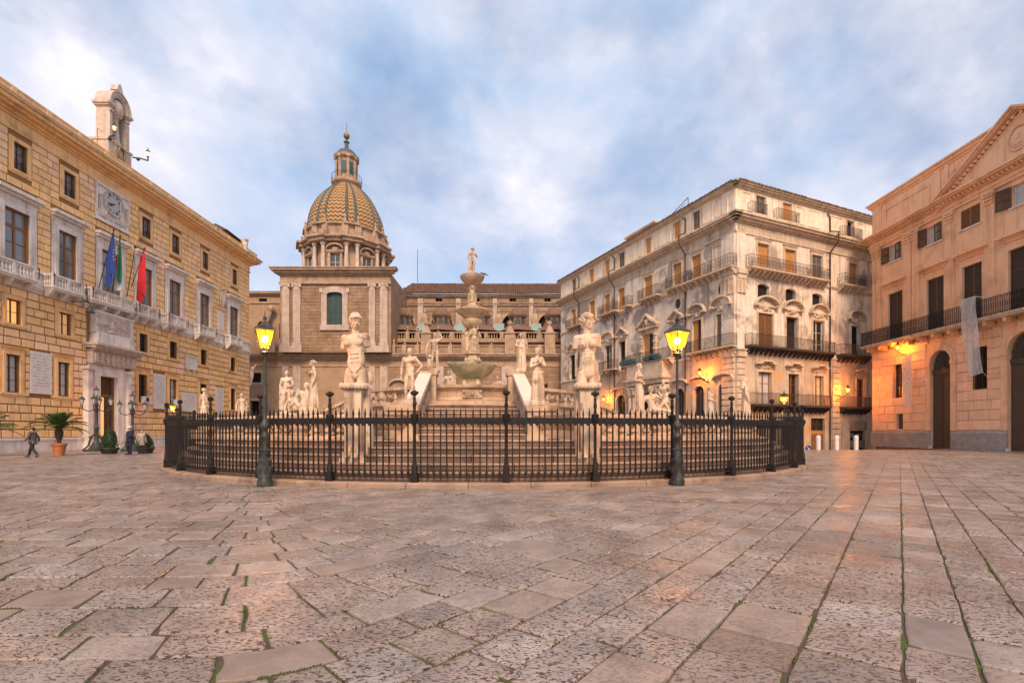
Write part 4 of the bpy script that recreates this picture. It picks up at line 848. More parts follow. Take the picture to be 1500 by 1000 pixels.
# parapet attic
b = MB(); b.box(0, XR, -.02, .4, 21.45, 24.4); f.add('attic_wall', b, M['rosso']); profile_band(f, XL, XR, [(24.4, 24.6, .12), (24.6, 24.85, .28), (24.85, 25.0, .45)], 'rosso', 'attic_cornice')
for a_, b_ in ((.6, 1.3), (7.5, 8.1), (8.5, 8.9)): f.add('attic_pier', MB().box(a_, b_, -.12, -.02, 21.45, 24.4), M['rosso'])
for a_, b_ in ((1.8, 7.0), (9.3, 13)): 
    b = MB(); 
    for q_ in ((a_, b_, 23.6, 23.75), (a_, b_, 21.9, 22.05), (a_, a_+.15, 22.05, 23.6), (b_-.15, b_, 22.05, 23.6)): b.box(q_[0], q_[1], -.09, -.02, q_[2], q_[3])
    f.add('attic_panel', b, M['rosso'])
f.add('chimney_block', MB().box(C-1.4, C+3, 1.5, 3, 24.9, 26.2), M['rosso_b'])
# pediment
hwp = 6.4; z0, z1 = 21.45, 25.1; b = MB(); b.prism([(C-hwp+.6, z0), (C+hwp-.6, z0), (C, z1-.45)], -.45, -.02); f.add('pediment_field', b, M['rosso'])
b = MB(); al = math.atan2(z1-z0, hwp); dn = MB()
for s_ in (-1, 1):
    P0 = Vector((C+s_*(hwp+.6), z0-.1)); P1 = Vector((C, z1+.25)); nrm = Vector((0, -1))
    for (o0, o1, dpt) in ((0, .16, 1.1), (.16, .3, .95), (.3, .42, .55), (.62, .78, .5)):
        b.prism([(P0.x-s_*o0/math.sin(al) if 0 else P0.x, P0.y-o0), (P0.x, P0.y-o1), (P1.x, P1.y-o1), (P1.x, P1.y-o0)], -dpt-(.003 if s_ > 0 else 0), -.02)
    n = 22
    for i in range(1, n): q_ = P0.lerp(P1, i/n); dn.box(q_.x-.09, q_.x+.09, -.68, -.45, q_.y-.62, q_.y-.42)
f.add('raking_cornice', b, M['rosso']); f.add('raking_dentil', dn, M['rosso_b'], kind='stuff')
b = MB(); mcx, mcz = C, 23.0
for i in range(24): q_ = 2*math.pi*i/24; b.ball((mcx+.78*math.cos(q_), -.5, mcz+.86*math.sin(q_)), .11, 6)
b.ball((mcx, -.48, mcz), .4, 10, (.62, .1, .7)); b.ball((mcx, -.56, mcz+.08), .2, 8, (.22, .14, .3)); b.ball((mcx, -.56, mcz-.35), .2, 8, (.3, .12, .18)); f.add('medallion', b, M['rosso_b'], smooth=True)
# long balcony
b = MB(); b.box(-.3, XR, -1.15, 0, 10.2, 10.34); b.box(-.2, XR, -1.05, 0, 10.05, 10.2); o = f.add('balcony_slab', b, M['palt'])
cx_ = .3
while cx_ < XR:
    b = MB(); b.prism([(0, 0), (.3, 0), (.3, .7), (0, .7)], -.1, 0); b.box(0, .3, -.85, 0, .45, .65); b.box(.02, .28, -.55, 0, .2, .45); b.ball((.15, -.8, .42), .14); link('corbel', b.mesh('corbel', M['rosso']), o, T(cx_, 0, 9.4)); cx_ += 1.55
b = MB(); railing(b, -.2, XR, 10.34, 11.7, -1.05, 0, .17, False, .014)
x = -.1
while x < XR-3:
    for k_ in range(2): b.path([(x+(.0+math.sin(i/8*2*math.pi)*.045)*(1 if k_ else -1), -1.05, 10.4+i*1.25/8) for i in range(9)], .012, 4)
    x += .17
f.add('balcony_railing', b, M['iron'])
# ------------------------------------------------------------ banners
for nm, c_, lab, bb in (('a', ((1405, 1429, 437), (1410, 1432, 482), (1419, 1440, 548)), 'long pale gauze banner blowing from the balcony over the salmon wall', -1.3), ('b', ((1321.5, 1335.6, 521), (1322, 1335.6, 558), (1323, 1336, 594)), 'short pale gauze banner hanging beside the wall lamp', -.9)):
    yy = bb; t = thing('gauze_banner', lab, 'banner', tuple(f.W @ Vector((f.x(c_[0][0], yy), yy, f.z(c_[0][0], c_[0][2], yy)))), R(-90), 'gauze banners')
    o3 = Vector((f.x(c_[0][0], yy), yy, f.z(c_[0][0], c_[0][2], yy))); b = MB(); rows = []
    for (u0, u1, v), yv in zip(c_, (yy, yy-.05, yy-.25)):
        vv = v; rows.append((Vector((f.x(u0, yv), yv, f.z(u0, vv+4, yv)))-o3, Vector((f.x(u1, yv), yv, f.z(u1, vv-3, yv)))-o3))
    vs = []; n = 8; K = 10
    for k in range(2*K+1):
        t_ = k/K; i_ = min(int(t_), 1); fr_ = t_-i_; A = rows[i_][0].lerp(rows[i_+1][0], fr_); B = rows[i_][1].lerp(rows[i_+1][1], fr_)
        for j in range(n+1): p = A.lerp(B, j/n); p.y += .04*math.sin(j*1.9+k*.5); vs.append(tuple(p))
    for half in (0, 1):
        b = MB(); b.add(vs[half*K*(n+1):(half+1)*K*(n+1)+n+1], [(k*(n+1)+j, k*(n+1)+j+1, (k+1)*(n+1)+j+1, (k+1)*(n+1)+j) for k in range(K) for j in range(n)]); b.build('gauze_panel', M['gauze'], t, smooth=True)
    b = MB(); b.tube(rows[0][0], rows[0][1], .03); b.tube(rows[1][0], rows[1][1], .02); b.tube(rows[2][0], rows[2][1], .02); b.tube(rows[0][1], rows[0][1]+Vector((.1, -yy-.2, -.2)), .02); b.tube(rows[2][1], rows[2][1]+Vector((.7, 1.0, -2.0)), .008); b.build('banner_rod', M['white'], t)
# ------------------------------------------------------------ weathered corner palazzo
CX, CY = 21.1, 46.0
wp = thing('weathered_palazzo', 'weathered cream corner palazzo with iron balconies and peeling plaster', 'palazzo', (CX, CY, 0), 0)
LL, LR = 33.4, 26.0
fL = Face(wp, RZ(R(-66.3)) @ T(-LL, 0, 0)); fR = Face(wp, RZ(R(23.7)))
def dL(u0, u1): return (fL.x(u0), fL.x(u1))
def dR(u0, u1): return (fR.x(u0), fR.x(u1))
def bracketed(face, x0, x1, z, ov=.85, fancy=True, stone='palt', nb=None, rail=1.1, name='balcony', iron_br=False):
    b = MB(); b.box(x0, x1, -ov, 0, z-.14, z); b.box(x0+.04, x1-.04, -ov+.05, 0, z-.2, z-.14); o = face.add(name, b, M[stone])
    n = nb or max(2, int((x1-x0)/.62)); m = MB()
    if iron_br: m.path([(0, -.02, -.9), (0, -.25, -.75), (0, -.3, -.5), (0, -.5, -.35), (0, -ov+.1, -.2)], .03); m.path([(0, -.3, -.5), (0, -.12, -.4), (0, -.2, -.25)], .025)
    else: m.add([(-.08, 0, -.2), (.08, 0, -.2), (.08, -ov*.85, -.2), (-.08, -ov*.85, -.2), (-.06, 0, -.75), (.06, 0, -.75), (.06, -.18, -.7), (-.06, -.18, -.7), (-.07, -ov*.75, -.38), (.07, -ov*.75, -.38)], [(0, 3, 8, 7, 4), (1, 5, 6, 9, 2), (4, 7, 6, 5), (7, 8, 9, 6), (8, 3, 2, 9)])
    me = m.mesh('bracket', M['iron_r'] if iron_br else M[stone])
    for i in range(n): link('bracket', me, o, T(x0+.15+(x1-x0-.3)*i/(n-1), -.002, z))
    b = MB(); railing(b, x0+.04, x1-.04, z, z+rail, -ov+.05, 0, .13 if not fancy else .2, fancy, .012); b.build('railing', M['iron_r'], o); return o
LV = dict(roof=25.1, mc=(21.35, 22.05), a=(22.35, 24.3), four=(17.1, 19.75), sm=(14.5, 15.85), main=(9.65, 13.0), fst=(4.1, 7.3))
att = {'L': [dL(*q) for q in ((838.5, 844), (864, 870), (886.6, 893), (907, 915.5), (946, 954), (987.6, 997.6), (1015.4, 1025.8))], 'R': [dR(*q) for q in ((1107, 1121), (1146, 1159), (1240, 1250))]}
four = {'L': [dL(*q) for q in ((838, 844), (864, 872), (886, 894), (906, 915.5), (944, 956), (987, 999), (1014, 1027.6))], 'R': [dR(*q) for q in ((1109, 1125.5), (1149, 1164.5), (1188.5, 1203.6), (1242.5, 1255))]}
sm = [dR(*q) for q in ((1110, 1127), (1151, 1165.6), (1190, 1204.5))]
mn = {'L': [dL(*q) for q in ((835, 843), (886, 897), (907, 916.6), (943, 958), (984, 998), (1014.7, 1028), (1050, 1066))], 'R': [dR(*q) for q in ((1110, 1131.5), (1151, 1168), (1190, 1206), (1246, 1259))]}
fs_ = {'L': [dL(*q) for q in ((903, 917), (989, 1003), (1017, 1032), (1052.7, 1069))], 'R': [dR(*q) for q in ((1110, 1130), (1154, 1169), (1192, 1205.6), (1253.6, 1267))]}
port = dL(938, 966); gd = [dR(1188, 1208.5)+(-.85, 2.9), dR(1245, 1268)+(-1, 1.6), dR(1105, 1122)+(-.85, 2.7), dR(1150, 1166)+(-.85, 2.7)]
for key, face, LN in (('L', fL, LL), ('R', fR, LR)):
    hs_ = [(a_, b_)+LV['a'] for a_, b_ in att[key]]
    wall(face, 'attic_wall', M['pal2'], 0, LN, 22.05, 24.9, hs_, .3)
    h4 = [(a_, b_)+LV['four'] for a_, b_ in four[key]]; wall(face, 'upper_wall', M['pal'], 0, LN, 16.9, 21.4, h4, .3)
    hm = [(a_, b_, 9.3 if key == 'R' else 9.3, 13.0) for a_, b_ in mn[key]]
    if key == 'R': hm += [(a_, b_)+LV['sm'] for a_, b_ in sm]
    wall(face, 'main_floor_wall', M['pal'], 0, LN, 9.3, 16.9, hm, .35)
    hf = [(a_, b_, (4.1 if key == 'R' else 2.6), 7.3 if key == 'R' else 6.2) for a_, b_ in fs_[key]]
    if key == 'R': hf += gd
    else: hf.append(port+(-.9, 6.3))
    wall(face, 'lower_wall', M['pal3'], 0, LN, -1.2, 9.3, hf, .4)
    profile_band(face, 0, LN, [(24.6, 24.75, .15), (24.75, 24.9, .35), (24.9, 25.05, .5)], 'palt', 'roof_cornice')
    profile_band(face, 0, LN, [(20.35, 20.5, .1), (21.3, 21.45, .15), (21.45, 21.65, .4), (21.65, 21.85, .65), (21.85, 22.05, .8)], 'palt', 'main_cornice')
    profile_band(face, 0, LN, [(16.55, 16.7, .06), (16.7, 16.9, .14)], 'palt', 'string_course', False)
    profile_band(face, 0, LN, [(9.1, 9.3, .1)], 'palt', 'string_course', False)
    b = MB(); x = .3
    while x < LN: b.box(x, x+.07, -.06, 0, 20.55, 21.25); x += .19
    face.add('fluted_frieze', b, M['palt'], kind='stuff')
    # roof edge tiles
    b = MB(); x = 0
    while x < LN: b.tube((x, -.62+rnd.uniform(-.05, .05), 25.06), (x, .7, 25.3), .1, .1, 5); x += .24
    face.add('eaves_tiles', b, M['rooftile'], kind='stuff')
    for i, (a_, b_) in enumerate(att[key]):
        z0, z1 = LV['a']; k = (i*7+len(key)) % 3
        if key == 'R' and i == 2: face.add('dark_opening', MB().box(a_, b_, .28, .3, z0, z1), M['dark'])
        else: shutter(face, a_, b_, z0, z1, 'orange' if k != 1 else 'greywood', 2, .08, .1, rails=2, solid=(k != 1))
        surround(face, a_, b_, z0, z1, .16, .04, 'palt', sill=True)
    for i, (a_, b_) in enumerate(four[key]):
        z0, z1 = LV['four']
        if key == 'R' and i == 2: shutter(face, a_, b_, z0, z1, 'greywood', 2, .04, .09)
        else: shutter(face, a_, b_, z0, z1, 'orange', 2, .14, .1, rails=2, solid=True)
        surround(face, a_, b_, z0, z1, .2, .06, 'palt', sill=False, bottom=False, cornice=(.22, .16, .1))
    for i, (a_, b_) in enumerate(mn[key]):
        z0, z1 = (9.65, 13.0); w = b_-a_; c_ = (a_+b_)/2
        if (key, i) in (('R', 0), ('L', 6)): shutter(face, a_, b_, 9.3, z1, 'greywood' if key == 'L' else 'wood2', 2, .04, .1)
        elif (key, i) in (('R', 2), ('L', 1)): window(face, a_, b_, 9.4, z1, 2, 3, fm='pmarble', gm='glass_d', y=.2)
        elif key == 'L' and i in (3, 4, 5): shutter(face, a_, c_, 9.3, z1, 'orange', 1, .12, .1, solid=True); shutter(face, c_, b_, 9.3, z1, 'wood', 1, .2, .1)
        else: face.add('dark_opening', MB().box(a_, b_, .33, .35, 9.3, z1), M['dark'])
        surround(face, a_, b_, 9.7, z1, .2, .06, 'palt', sill=False, bottom=False)
        # carved overdoor and curved or pointed hood
        b = MB(); W_ = w/2+.55; zb = 13.75
        for q_ in range(9): b.ball((c_+rnd.uniform(-.6, .6)*w/1.4, -.08, 13.45+rnd.uniform(-.15, .2)), .13, 6, (.16, .1, .1))
        b.ball((c_, -.12, 13.5), .2, 8, (.22, .14, .24))
        if key == 'L' and i in (0, 2, 4): pts = [(c_-W_, zb), (c_, zb+.85), (c_+W_, zb)]
        else: pts = arc(c_, zb-.05, W_, .85, math.pi, 0, 10)
        for (p_, q_) in zip(pts, pts[1:]):
            b.prism([p_, (p_[0], p_[1]+.17), (q_[0], q_[1]+.17), q_], -.42, 0)
        b.box(c_-W_-.08, c_-W_+.35, -.42, 0, zb-.12, zb+.05); b.box(c_+W_-.35, c_+W_+.08, -.42, 0, zb-.12, zb+.05); b.box(c_-W_+.3, c_+W_-.3, -.16, 0, zb-.1, zb+.02)
        face.add('window_hood', b, M['palt'])
    for i, (a_, b_) in enumerate(fs_[key]):
        c_ = (a_+b_)/2; w = b_-a_; z0, z1 = (4.1, 7.3) if key == 'R' else (2.6, 6.2)
        gm = 'lit_low' if (key == 'R' and i == 2) else ('blind' if key == 'R' and i == 0 else 'glass_d')
        window(face, a_, b_, z0, z1, 2, 3, fm='wood2' if key == 'R' else 'wood', gm=gm, y=.25, bar=.12)
        if key == 'L':
            b = MB(); zz_ = z1-w*.45; pts = arc(c_, zz_, w/2, w*.45, 0, math.pi, 10)
            for q_ in range(5): b.prism([pts[q_], pts[q_+1], (b_, z1)], -.002, .24); b.prism([pts[10-q_], (a_, z1), pts[9-q_]], -.002, .24)
            o_ = arc(c_, zz_, w/2+.22, w*.45+.22, 0, math.pi, 10)
            for q_ in range(10): b.prism([pts[q_], o_[q_], o_[q_+1], pts[q_+1]], -.1, 0)
            b.box(a_-.22, a_, -.1, 0, z0-.3, zz_); b.box(b_, b_+.22, -.1, 0, z0-.3, zz_)
            pts = arc(c_, z1+.35, w/2+.6, .5, math.pi, 0, 8)
            for (p_, q_) in zip(pts, pts[1:]): b.prism([p_, (p_[0], p_[1]+.15), (q_[0], q_[1]+.15), q_], -.4, 0)
            face.add('window_surround', b, M['palt'])
        else:
            surround(face, a_, b_, z0, z1, .18, .06, 'palt', sill=False, bottom=False)
            b = MB()
            for (p_, q_) in (((-1.0, 8.0), (-.55, 8.05)), ((-.55, 8.05), (-.35, 8.28)), ((-.35, 8.28), (.35, 8.28)), ((.35, 8.28), (.55, 8.05)), ((.55, 8.05), (1.0, 8.0))):
                k_ = (w/2+.45); b.prism([(c_+p_[0]*k_, p_[1]), (c_+p_[0]*k_, p_[1]+.17), (c_+q_[0]*k_, q_[1]+.17), (c_+q_[0]*k_, q_[1])], -.45, 0)
            for q_ in range(6): b.ball((c_+rnd.uniform(-.5, .5)*w, -.06, 7.72+rnd.uniform(-.1, .12)), .12, 6, (.15, .08, .1))
            face.add('window_hood', b, M['palt'])
# blind attic panels
for face, spans in ((fR, [(1165, 1178), (1183, 1200), (1215, 1235), (1255, 1268), (1086, 1100)]), (fL, [(1048, 1066), (960, 982), (925, 940), (848, 858), (1030, 1044)])):
    for u0, u1 in spans:
        a_, b_ = face.x(u0), face.x(u1); b = MB()
        for q_ in ((a_, b_, 24.25, 24.33), (a_, b_, 22.6, 22.68), (a_, a_+.08, 22.68, 24.25), (b_-.08, b_, 22.68, 24.25)): b.box(q_[0], q_[1], -.05, 0, q_[2], q_[3])
        face.add('blind_panel', b, M['pal2'])
a_, b_ = dL(1045, 1065); surround(fL, a_, b_, 17.3, 19.75, .14, .06, 'palt', sill=False, cornice=(.22, .16, .1))
for a_, b_ in sm:
    z0, z1 = LV['sm']; fR.add('dark_opening', MB().box(a_, b_, .33, .35, z0, z1), M['dark']); w = b_-a_; c_ = (a_+b_)/2; b = MB(); pts = arc(c_, z1-.25, w/2, .25, 0, math.pi, 8)
    for q_ in range(4): b.prism([pts[q_], pts[q_+1], (b_, z1)], -.003, .3); b.prism([pts[8-q_], (a_, z1), pts[7-q_]], -.003, .3)
    fR.add('opening_arch', b, M['pal'])
for u_, dark in ((1058, 1), (994, 1), (912.5, 0)):
    c_ = fL.x(u_); b = MB(); zc = 15.35
    for i in range(20):
        q0, q1 = 2*math.pi*i/20, 2*math.pi*(i+1)/20; b.prism([(c_+.42*math.cos(q0), zc+.55*math.sin(q0)), (c_+.6*math.cos(q0), zc+.76*math.sin(q0)), (c_+.6*math.cos(q1), zc+.76*math.sin(q1)), (c_+.42*math.cos(q1), zc+.55*math.sin(q1))], -.1, 0)
    o = fL.add('oval_window', b, M['palt']); MB().prism(arc(c_, zc, .43, .56, 0, 2*math.pi, 19)[:-1], -.02, .0).build('oval_pane', M['glass_d'] if dark else M['pal'], o)
# balconies
for u0, u1, z, fan, ir in ((1100, 1216, 17.1, 1, 0), (1237, 1270, 17.1, 1, 0), (1099.6, 1224.6, 9.65, 0, 0), (1236, 1278, 9.65, 0, 0), (1105, 1153.5, 4.1, 0, 0), (1157, 1218, 4.1, 0, 0), (1238.6, 1278, 4.1, 0, 0)):
    bracketed(fR, fR.x(u0, -.8), fR.x(u1, -.8), z, fancy=bool(fan), stone='palt' if z > 15 else 'darkroof')
for u0, u1 in ((1101, 1125), (1139, 1172), (1236, 1264)): bracketed(fR, fR.x(u0, -.5), fR.x(u1, -.5), 22.3, .55, False, rail=1.05, nb=2)
for u0, u1, z, fan, ir in ((828, 849, 17.1, 0, 1), (875, 900, 17.1, 1, 1), (911, 920, 17.1, 0, 1), (933, 962, 17.1, 0, 1), (974, 1006, 17.1, 1, 0), (1007, 1071, 17.1, 1, 0), (877, 899.5, 9.65, 0, 1), (911, 980, 9.65, 0, 0), (1005, 1071, 9.65, 0, 1)):
    bracketed(fL, fL.x(u0, -.8), fL.x(u1, -.8), z, fancy=bool(fan), iron_br=bool(ir))
# planters on the balcony over the portal
pb = [(915, .5), (925, .6), (950, 1), (960, 1)]
for i, (u_, s_) in enumerate(pb):
    xx = fL.x(u_, -1); t = thing('balcony_planter', 'teal planter with leaves, number %s along the balcony rail over the arched gate' % ('one', 'two', 'three', 'four')[i], 'planter', tuple(fL.W @ Vector((xx, -1.0, 9.6))), R(-66.3), 'planters on the balcony over the gate')
    t['label'] = ('teal planter at the far left end of the balcony over the arched gate', 'teal planter with a yellow green tuft on the balcony over the gate', 'teal planter under the orange shuttered window of the carved frame', 'teal planter at the near end of the balcony above the gate columns')[i]
    b = MB(); b.box(-.9, .9, -.15, .15, .1, .4); b.build('planter_box', M['planter'], t); b = MB()
    for k in range(60): c3 = Vector((rnd.uniform(-.9, .9), rnd.uniform(-.2, .1), rnd.uniform(.3, .65))); b.ball(c3, .08, 5, (.09, .07, .06))
    b.build('foliage', M['green_p' if i == 1 else 'planter'], t)
# portal with columns and arch on the long side
c_ = sum(port)/2; b = MB()
for s_ in (-1, 1):
    for k in (0, .75):
        b.m = T(c_+s_*(2.1+k), -.55, 0); b.box(-.4, .4, -.4, .55, -1, 1.2); b.lathe([(.32, 1.2), (.3, 1.3), (.27, 5.6), (.38, 5.7)], 12); b.lathe([(.3, 5.9), (.45, 6.6)], 8); b.box(-.42, .42, -.42, .55, 6.6, 6.8)
b.m = Matrix.Identity(4); b.box(c_-3.3, c_+3.3, -1.0, 0, 7.0, 7.5); b.box(c_-3.5, c_+3.5, -1.2, 0, 7.5, 7.8); b.box(c_-3.2, c_+3.2, -.9, 0, 7.8, 9.4)
fL.add('portal_columns', b, M['palt']); fL.add('gate', MB().box(port[0], port[1], .36, .4, -1, 6.3), M['dark'])
b = MB(); w = (port[1]-port[0])/2; pts = arc(c_, 4.3, w, 2.0, 0, math.pi, 12)
for q_ in range(6): b.prism([pts[q_], pts[q_+1], (c_+w, 6.3)], -.1, .3); b.prism([pts[12-q_], (c_-w, 6.3), pts[11-q_]], -.1, .3)
fL.add('gate_arch', b, M['palt'])
# big carved frame over it
a_, b_ = mn['L'][3]; c_ = (a_+b_)/2; b = MB()
for s_ in (-1, 1):
    for k in range(9): b.box(c_+s_*1.25-.2, c_+s_*1.25+.2, -.22-(k % 2)*.08, 0, 9.7+k*.42, 10.06+k*.42)
pts = [(c_-1.9, 13.75), (c_-.9, 14.3), (c_, 15.1), (c_+.9, 14.3), (c_+1.9, 13.75)]
for (p_, q_) in zip(pts, pts[1:]): b.prism([p_, (p_[0], p_[1]+.28), (q_[0], q_[1]+.28), q_], -.6, 0)
b.ball((c_, -.3, 14.35), .4, 8, (.35, .25, .45)); b.box(c_-1.8, c_+1.8, -.4, 0, 13.5, 13.78)
for k in range(14): b.ball((c_+rnd.uniform(-1.1, 1.1), -.2, 13.95+rnd.uniform(0, .35)), .13, 6)
fL.add('carved_frame', b, M['palt'])
# corner pilasters, drains
for face, x0, x1 in ((fR, .05, 1.15), (fL, LL-1.6, LL-.05)):
    face.add('corner_pilaster', MB().box(x0, x1, -.14, 0, 17.0, 20.3), M['pal']); face.add('corner_pilaster', MB().box(x0, x1, -.12, 0, 9.4, 14.6), M['pal'])
    b = MB(); b.box(x0-.1, x1+.1, -.4, 0, 16.4, 16.9); b.box(x0, x1, -.3, 0, 16.0, 16.4); b.box(x0, x1, -.22, 0, 14.6, 16.0)
    for k in range(2):
        for q_ in range(7): b.ball(((x0+x1)/2+(k-.5)*.5, -.26, 14.7+q_*.2), .1, 6)
    face.add('corner_bracket', b, M['palt'])
    b = MB(); b.box(x0-.05, x1+.05, -.3, 0, 8.6, 9.3); b.box(x0-.1, x1+.1, -.4, 0, 9.2, 9.35); face.add('pilaster_base', b, M['palt'])
    ashlar(face, 'corner_quoin', M['palt'], x0, x1, -1.2, 8.6, .58, 3, [], y=-.16, th=.16, gap=.06)
xa, xb = dR(1218, 1230); ashlar(fR, 'pilaster_quoin', M['palt'], xa, xb, -1.2, 8.9, .58, 3, [], y=-.16, th=.16, gap=.06)
for face, us in ((fR, [1214.5]), (fL, [849, 901, 1005])):
    for u_ in us: x = face.x(u_); b = MB(); b.path([(x, -.12, -1), (x, -.12, 20.3), (x, -1.0, 21.3), (x, -1.0, 22.2), (x, -.12, 22.6), (x, -.12, 24.0), (x-.4, -.12, 24.4)], .07, 6); face.add('drainpipe', b, M['iron_r'])
b = MB(); a_, b_ = gd[0][:2]; b.box(a_, b_, .2, .26, -1, .9); b.box(a_, b_, .18, .24, .9, 1.25); 
for k in range(4): b.box(a_+(b_-a_)*k/4+.04, a_+(b_-a_)*(k+1)/4-.04, .17, .2, -.8, .7)
fR.add('street_door', b, M['wood2']); fR.add('door_lintel', MB().box(a_, b_, .17, .26, 1.25, 1.6), M['orange']); window(fR, a_, b_, 1.6, 2.9, 2, 2, fm='wood', gm='glass_d')
a_, b_, c0, c1 = gd[1]; fR.add('shop_opening', MB().box(a_, b_, .36, .4, -1, 1.6), M['dark']); fR.add('shop_fascia', MB().box(a_-.2, b_+.2, -.05, 0, 1.65, 2.7), M['church_t']); b = MB(); b.box(a_, b_, .1, .2, -.1, .55); b.box(a_, b_, .05, .3, -.25, -.1)
for k in range(2): b.box(a_+.3+k*1.2, a_+1.1+k*1.2, .25, .3, .9, 1.35)
fR.add('shop_counter', b, M['greywood'])
for g_ in gd[2:]: fR.add('street_door', MB().box(g_[0], g_[1], .2, .26, -1, 2.7), M['wood2'])
body = MB(); bp_ = [fL.M @ Vector((0, .42, 0)), fL.M @ Vector((LL-.4, .42, 0)), fR.M @ Vector((LR, .42, 0)), fR.M @ Vector((LR, 14, 0)), fL.M @ Vector((0, 14, 0))]
n = 5; body.add([(p.x, p.y, z) for z in (-1.2, 25.2) for p in bp_], [tuple(range(5)), tuple(range(9, 4, -1))]+[(i, (i+1) % 5, 5+(i+1) % 5, 5+i) for i in range(5)]); body.build('building_body', M['pal'], wp)
b = MB(); b.box(fL.x(923, 2.5), fL.x(964, 2.5), 2, 5, 25, 26.9); b.box(fL.x(921, 2.5), fL.x(966, 2.5), 1.7, 5.3, 26.9, 27.1); b.box(fL.x(930, 2.5), fL.x(938, 2.5), 1.97, 2.0, 25.4, 26.5); fL.add('roof_turret', b, M['pal3'])
b = MB(); b.path([(fL.x(968, .5), .5, 25.2), (fL.x(1008, .5), .5, 26.6), (fL.x(1008, .5), .5, 25.2)], .05, 4); b.path([(fL.x(972, .5), .5, 25.2), (fL.x(1004, .5), .5, 26.1)], .03, 4); fL.add('roof_handrail', b, M['iron'])
fR.add('chimney', MB().box(10.5, 11.6, 1, 1.8, 25, 26.1), M['pal3'])
# ------------------------------------------------------------ church
ch = thing('domed_church', 'brown stone baroque church with a zigzag tiled dome', 'church', (0, 78, 0), 0)
f = Face(ch, Matrix.Identity(4))
bx0, bx1 = f.x(413, -1.5), f.x(570, -1.5); TY = -1.5; xl, xr = f.x(340), f.x(850)
ft = Face(ch, T(0, TY, 0))
wx0, wx1 = ft.x(479), ft.x(502); wz0, wz1 = ft.z(490, 476), ft.z(490, 428)
wall(ft, 'tower_wall', M['church_j'], bx0, bx1, 13.9, 25, [(wx0, wx1, wz0, wz1)], .5)
pil = [ft.x(u) for u in (414, 425, 430, 441, 541, 550, 557, 568)]
ex = [(pil[0]-.1, pil[1]+.02, 14, 25), (pil[2]-.02, pil[3]+.02, 14, 25), (pil[4]-.02, pil[5]+.02, 14, 25), (pil[6]-.02, pil[7]+.1, 14, 25), (wx0-.9, wx1+.9, wz0-.9, wz1+.9)]
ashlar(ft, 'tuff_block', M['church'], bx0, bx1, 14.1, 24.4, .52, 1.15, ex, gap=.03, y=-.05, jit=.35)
window(ft, wx0, wx1, wz0, wz1, 3, 5, fm='lead', gm='teal', y=.3, bar=.09)
b = MB(); w_ = .85
b.box(wx0-w_, wx0, -.2, .02, wz0, wz1+.2); b.box(wx1, wx1+w_, -.2, .02, wz0, wz1+.2); b.box(wx0-w_-.2, wx1+w_+.2, -.3, .02, wz0-w_, wz0-.003); c_ = (wx0+wx1)/2; hw = (wx1-wx0)/2
pts = arc(c_, wz1-.4, hw, .4, 0, math.pi, 10); o_ = arc(c_, wz1-.2, hw+w_, 1.1, 0, math.pi, 10)
for i in range(10): b.prism([pts[i], o_[i], o_[i+1], pts[i+1]], -.24, .01)
for s_ in (-1, 1): b.box(c_+s_*(hw+w_)-.25, c_+s_*(hw+w_)+.25, -.3, .02, wz1-.1, wz1+.6)
ft.add('window_frame', b, M['pilaster'])
for i in range(0, 8, 2):
    a_, b_ = pil[i], pil[i+1]; b = MB(); b.box(a_, b_, -.3, 0, 15.4, 23.6); b.box(a_-.12, b_+.12, -.42, 0, 14.9, 15.4); o = ft.add('pilaster', b, M['pilaster'])
    b = MB(); b.box(a_-.15, b_+.15, -.45, 0, 24.35, 24.6); b.prism([(a_, 23.6), (b_, 23.6), (b_+.1, 24.35), (a_-.1, 24.35)], -.35, 0)
    for s_ in (a_, b_): b.ball((s_, -.4, 24.15), .24, 8)
    b.build('capital', M['pilaster'], o)
for i in (0, 4): ft.add('pilaster_pedestal', MB().box(pil[i]-.3, pil[i+3]+.3, -.5, 0, 13.9, 14.9), M['pilaster'])
profile_band(ft, bx0, bx1, [(24.6, 24.95, .35), (24.95, 25.9, .2)], 'church_t', 'architrave'); profile_band(ft, bx0, bx1, [(25.9, 26.15, .5), (26.15, 26.5, .9), (26.5, 26.8, 1.3), (26.8, 26.95, 1.45)], 'church_t', 'tower_cornice')
b = MB(); b.box(bx0, bx1, .52, 14, 13.9, 26.7); ft.add('tower_body', b, M['church_p'])
for a_, b_, y_ in ((bx0-.3, bx0, 0), (bx1, bx1+.3, 0)): ft.add('tower_return', MB().box(a_, b_, -.02, 14, 13.9, 26.0), M['church'])
ft.add('tower_parapet', MB().box(bx0+.9, bx1-1.0, .2, 13, 26.9, 27.4), M['church_t'])
# lower wall
lh = [(f.x(368), f.x(383), f.z(375, 560), f.z(375, 546)), (f.x(367), f.x(381), 1.6, f.z(375, 587)), (f.x(628), f.x(642), 6.4, 8.6), (f.x(705), f.x(730), 5.8, 7.5)]
for u in (500, 705, 742, 770): pass
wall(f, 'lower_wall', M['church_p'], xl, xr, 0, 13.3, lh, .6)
for a_, b_, c0, c1 in lh:
    surround(f, a_, b_, c0, c1, .42, .08, 'pilaster', sill=False); f.add('dark_opening', MB().box(a_, b_, .5, .6, c0, c1), M['dark'])
    b = MB()
    for i in range(1, 4): b.box(a_+(b_-a_)*i/4-.03, a_+(b_-a_)*i/4+.03, .2, .25, c0, c1)
    for i in range(1, 4): b.box(a_, b_, .2, .25, c0+(c1-c0)*i/4-.03, c0+(c1-c0)*i/4+.03)
    f.add('window_grille', b, M['iron'])
ex = [(h[0]-.5, h[1]+.5, h[2]-.5, h[3]+.5) for h in lh]
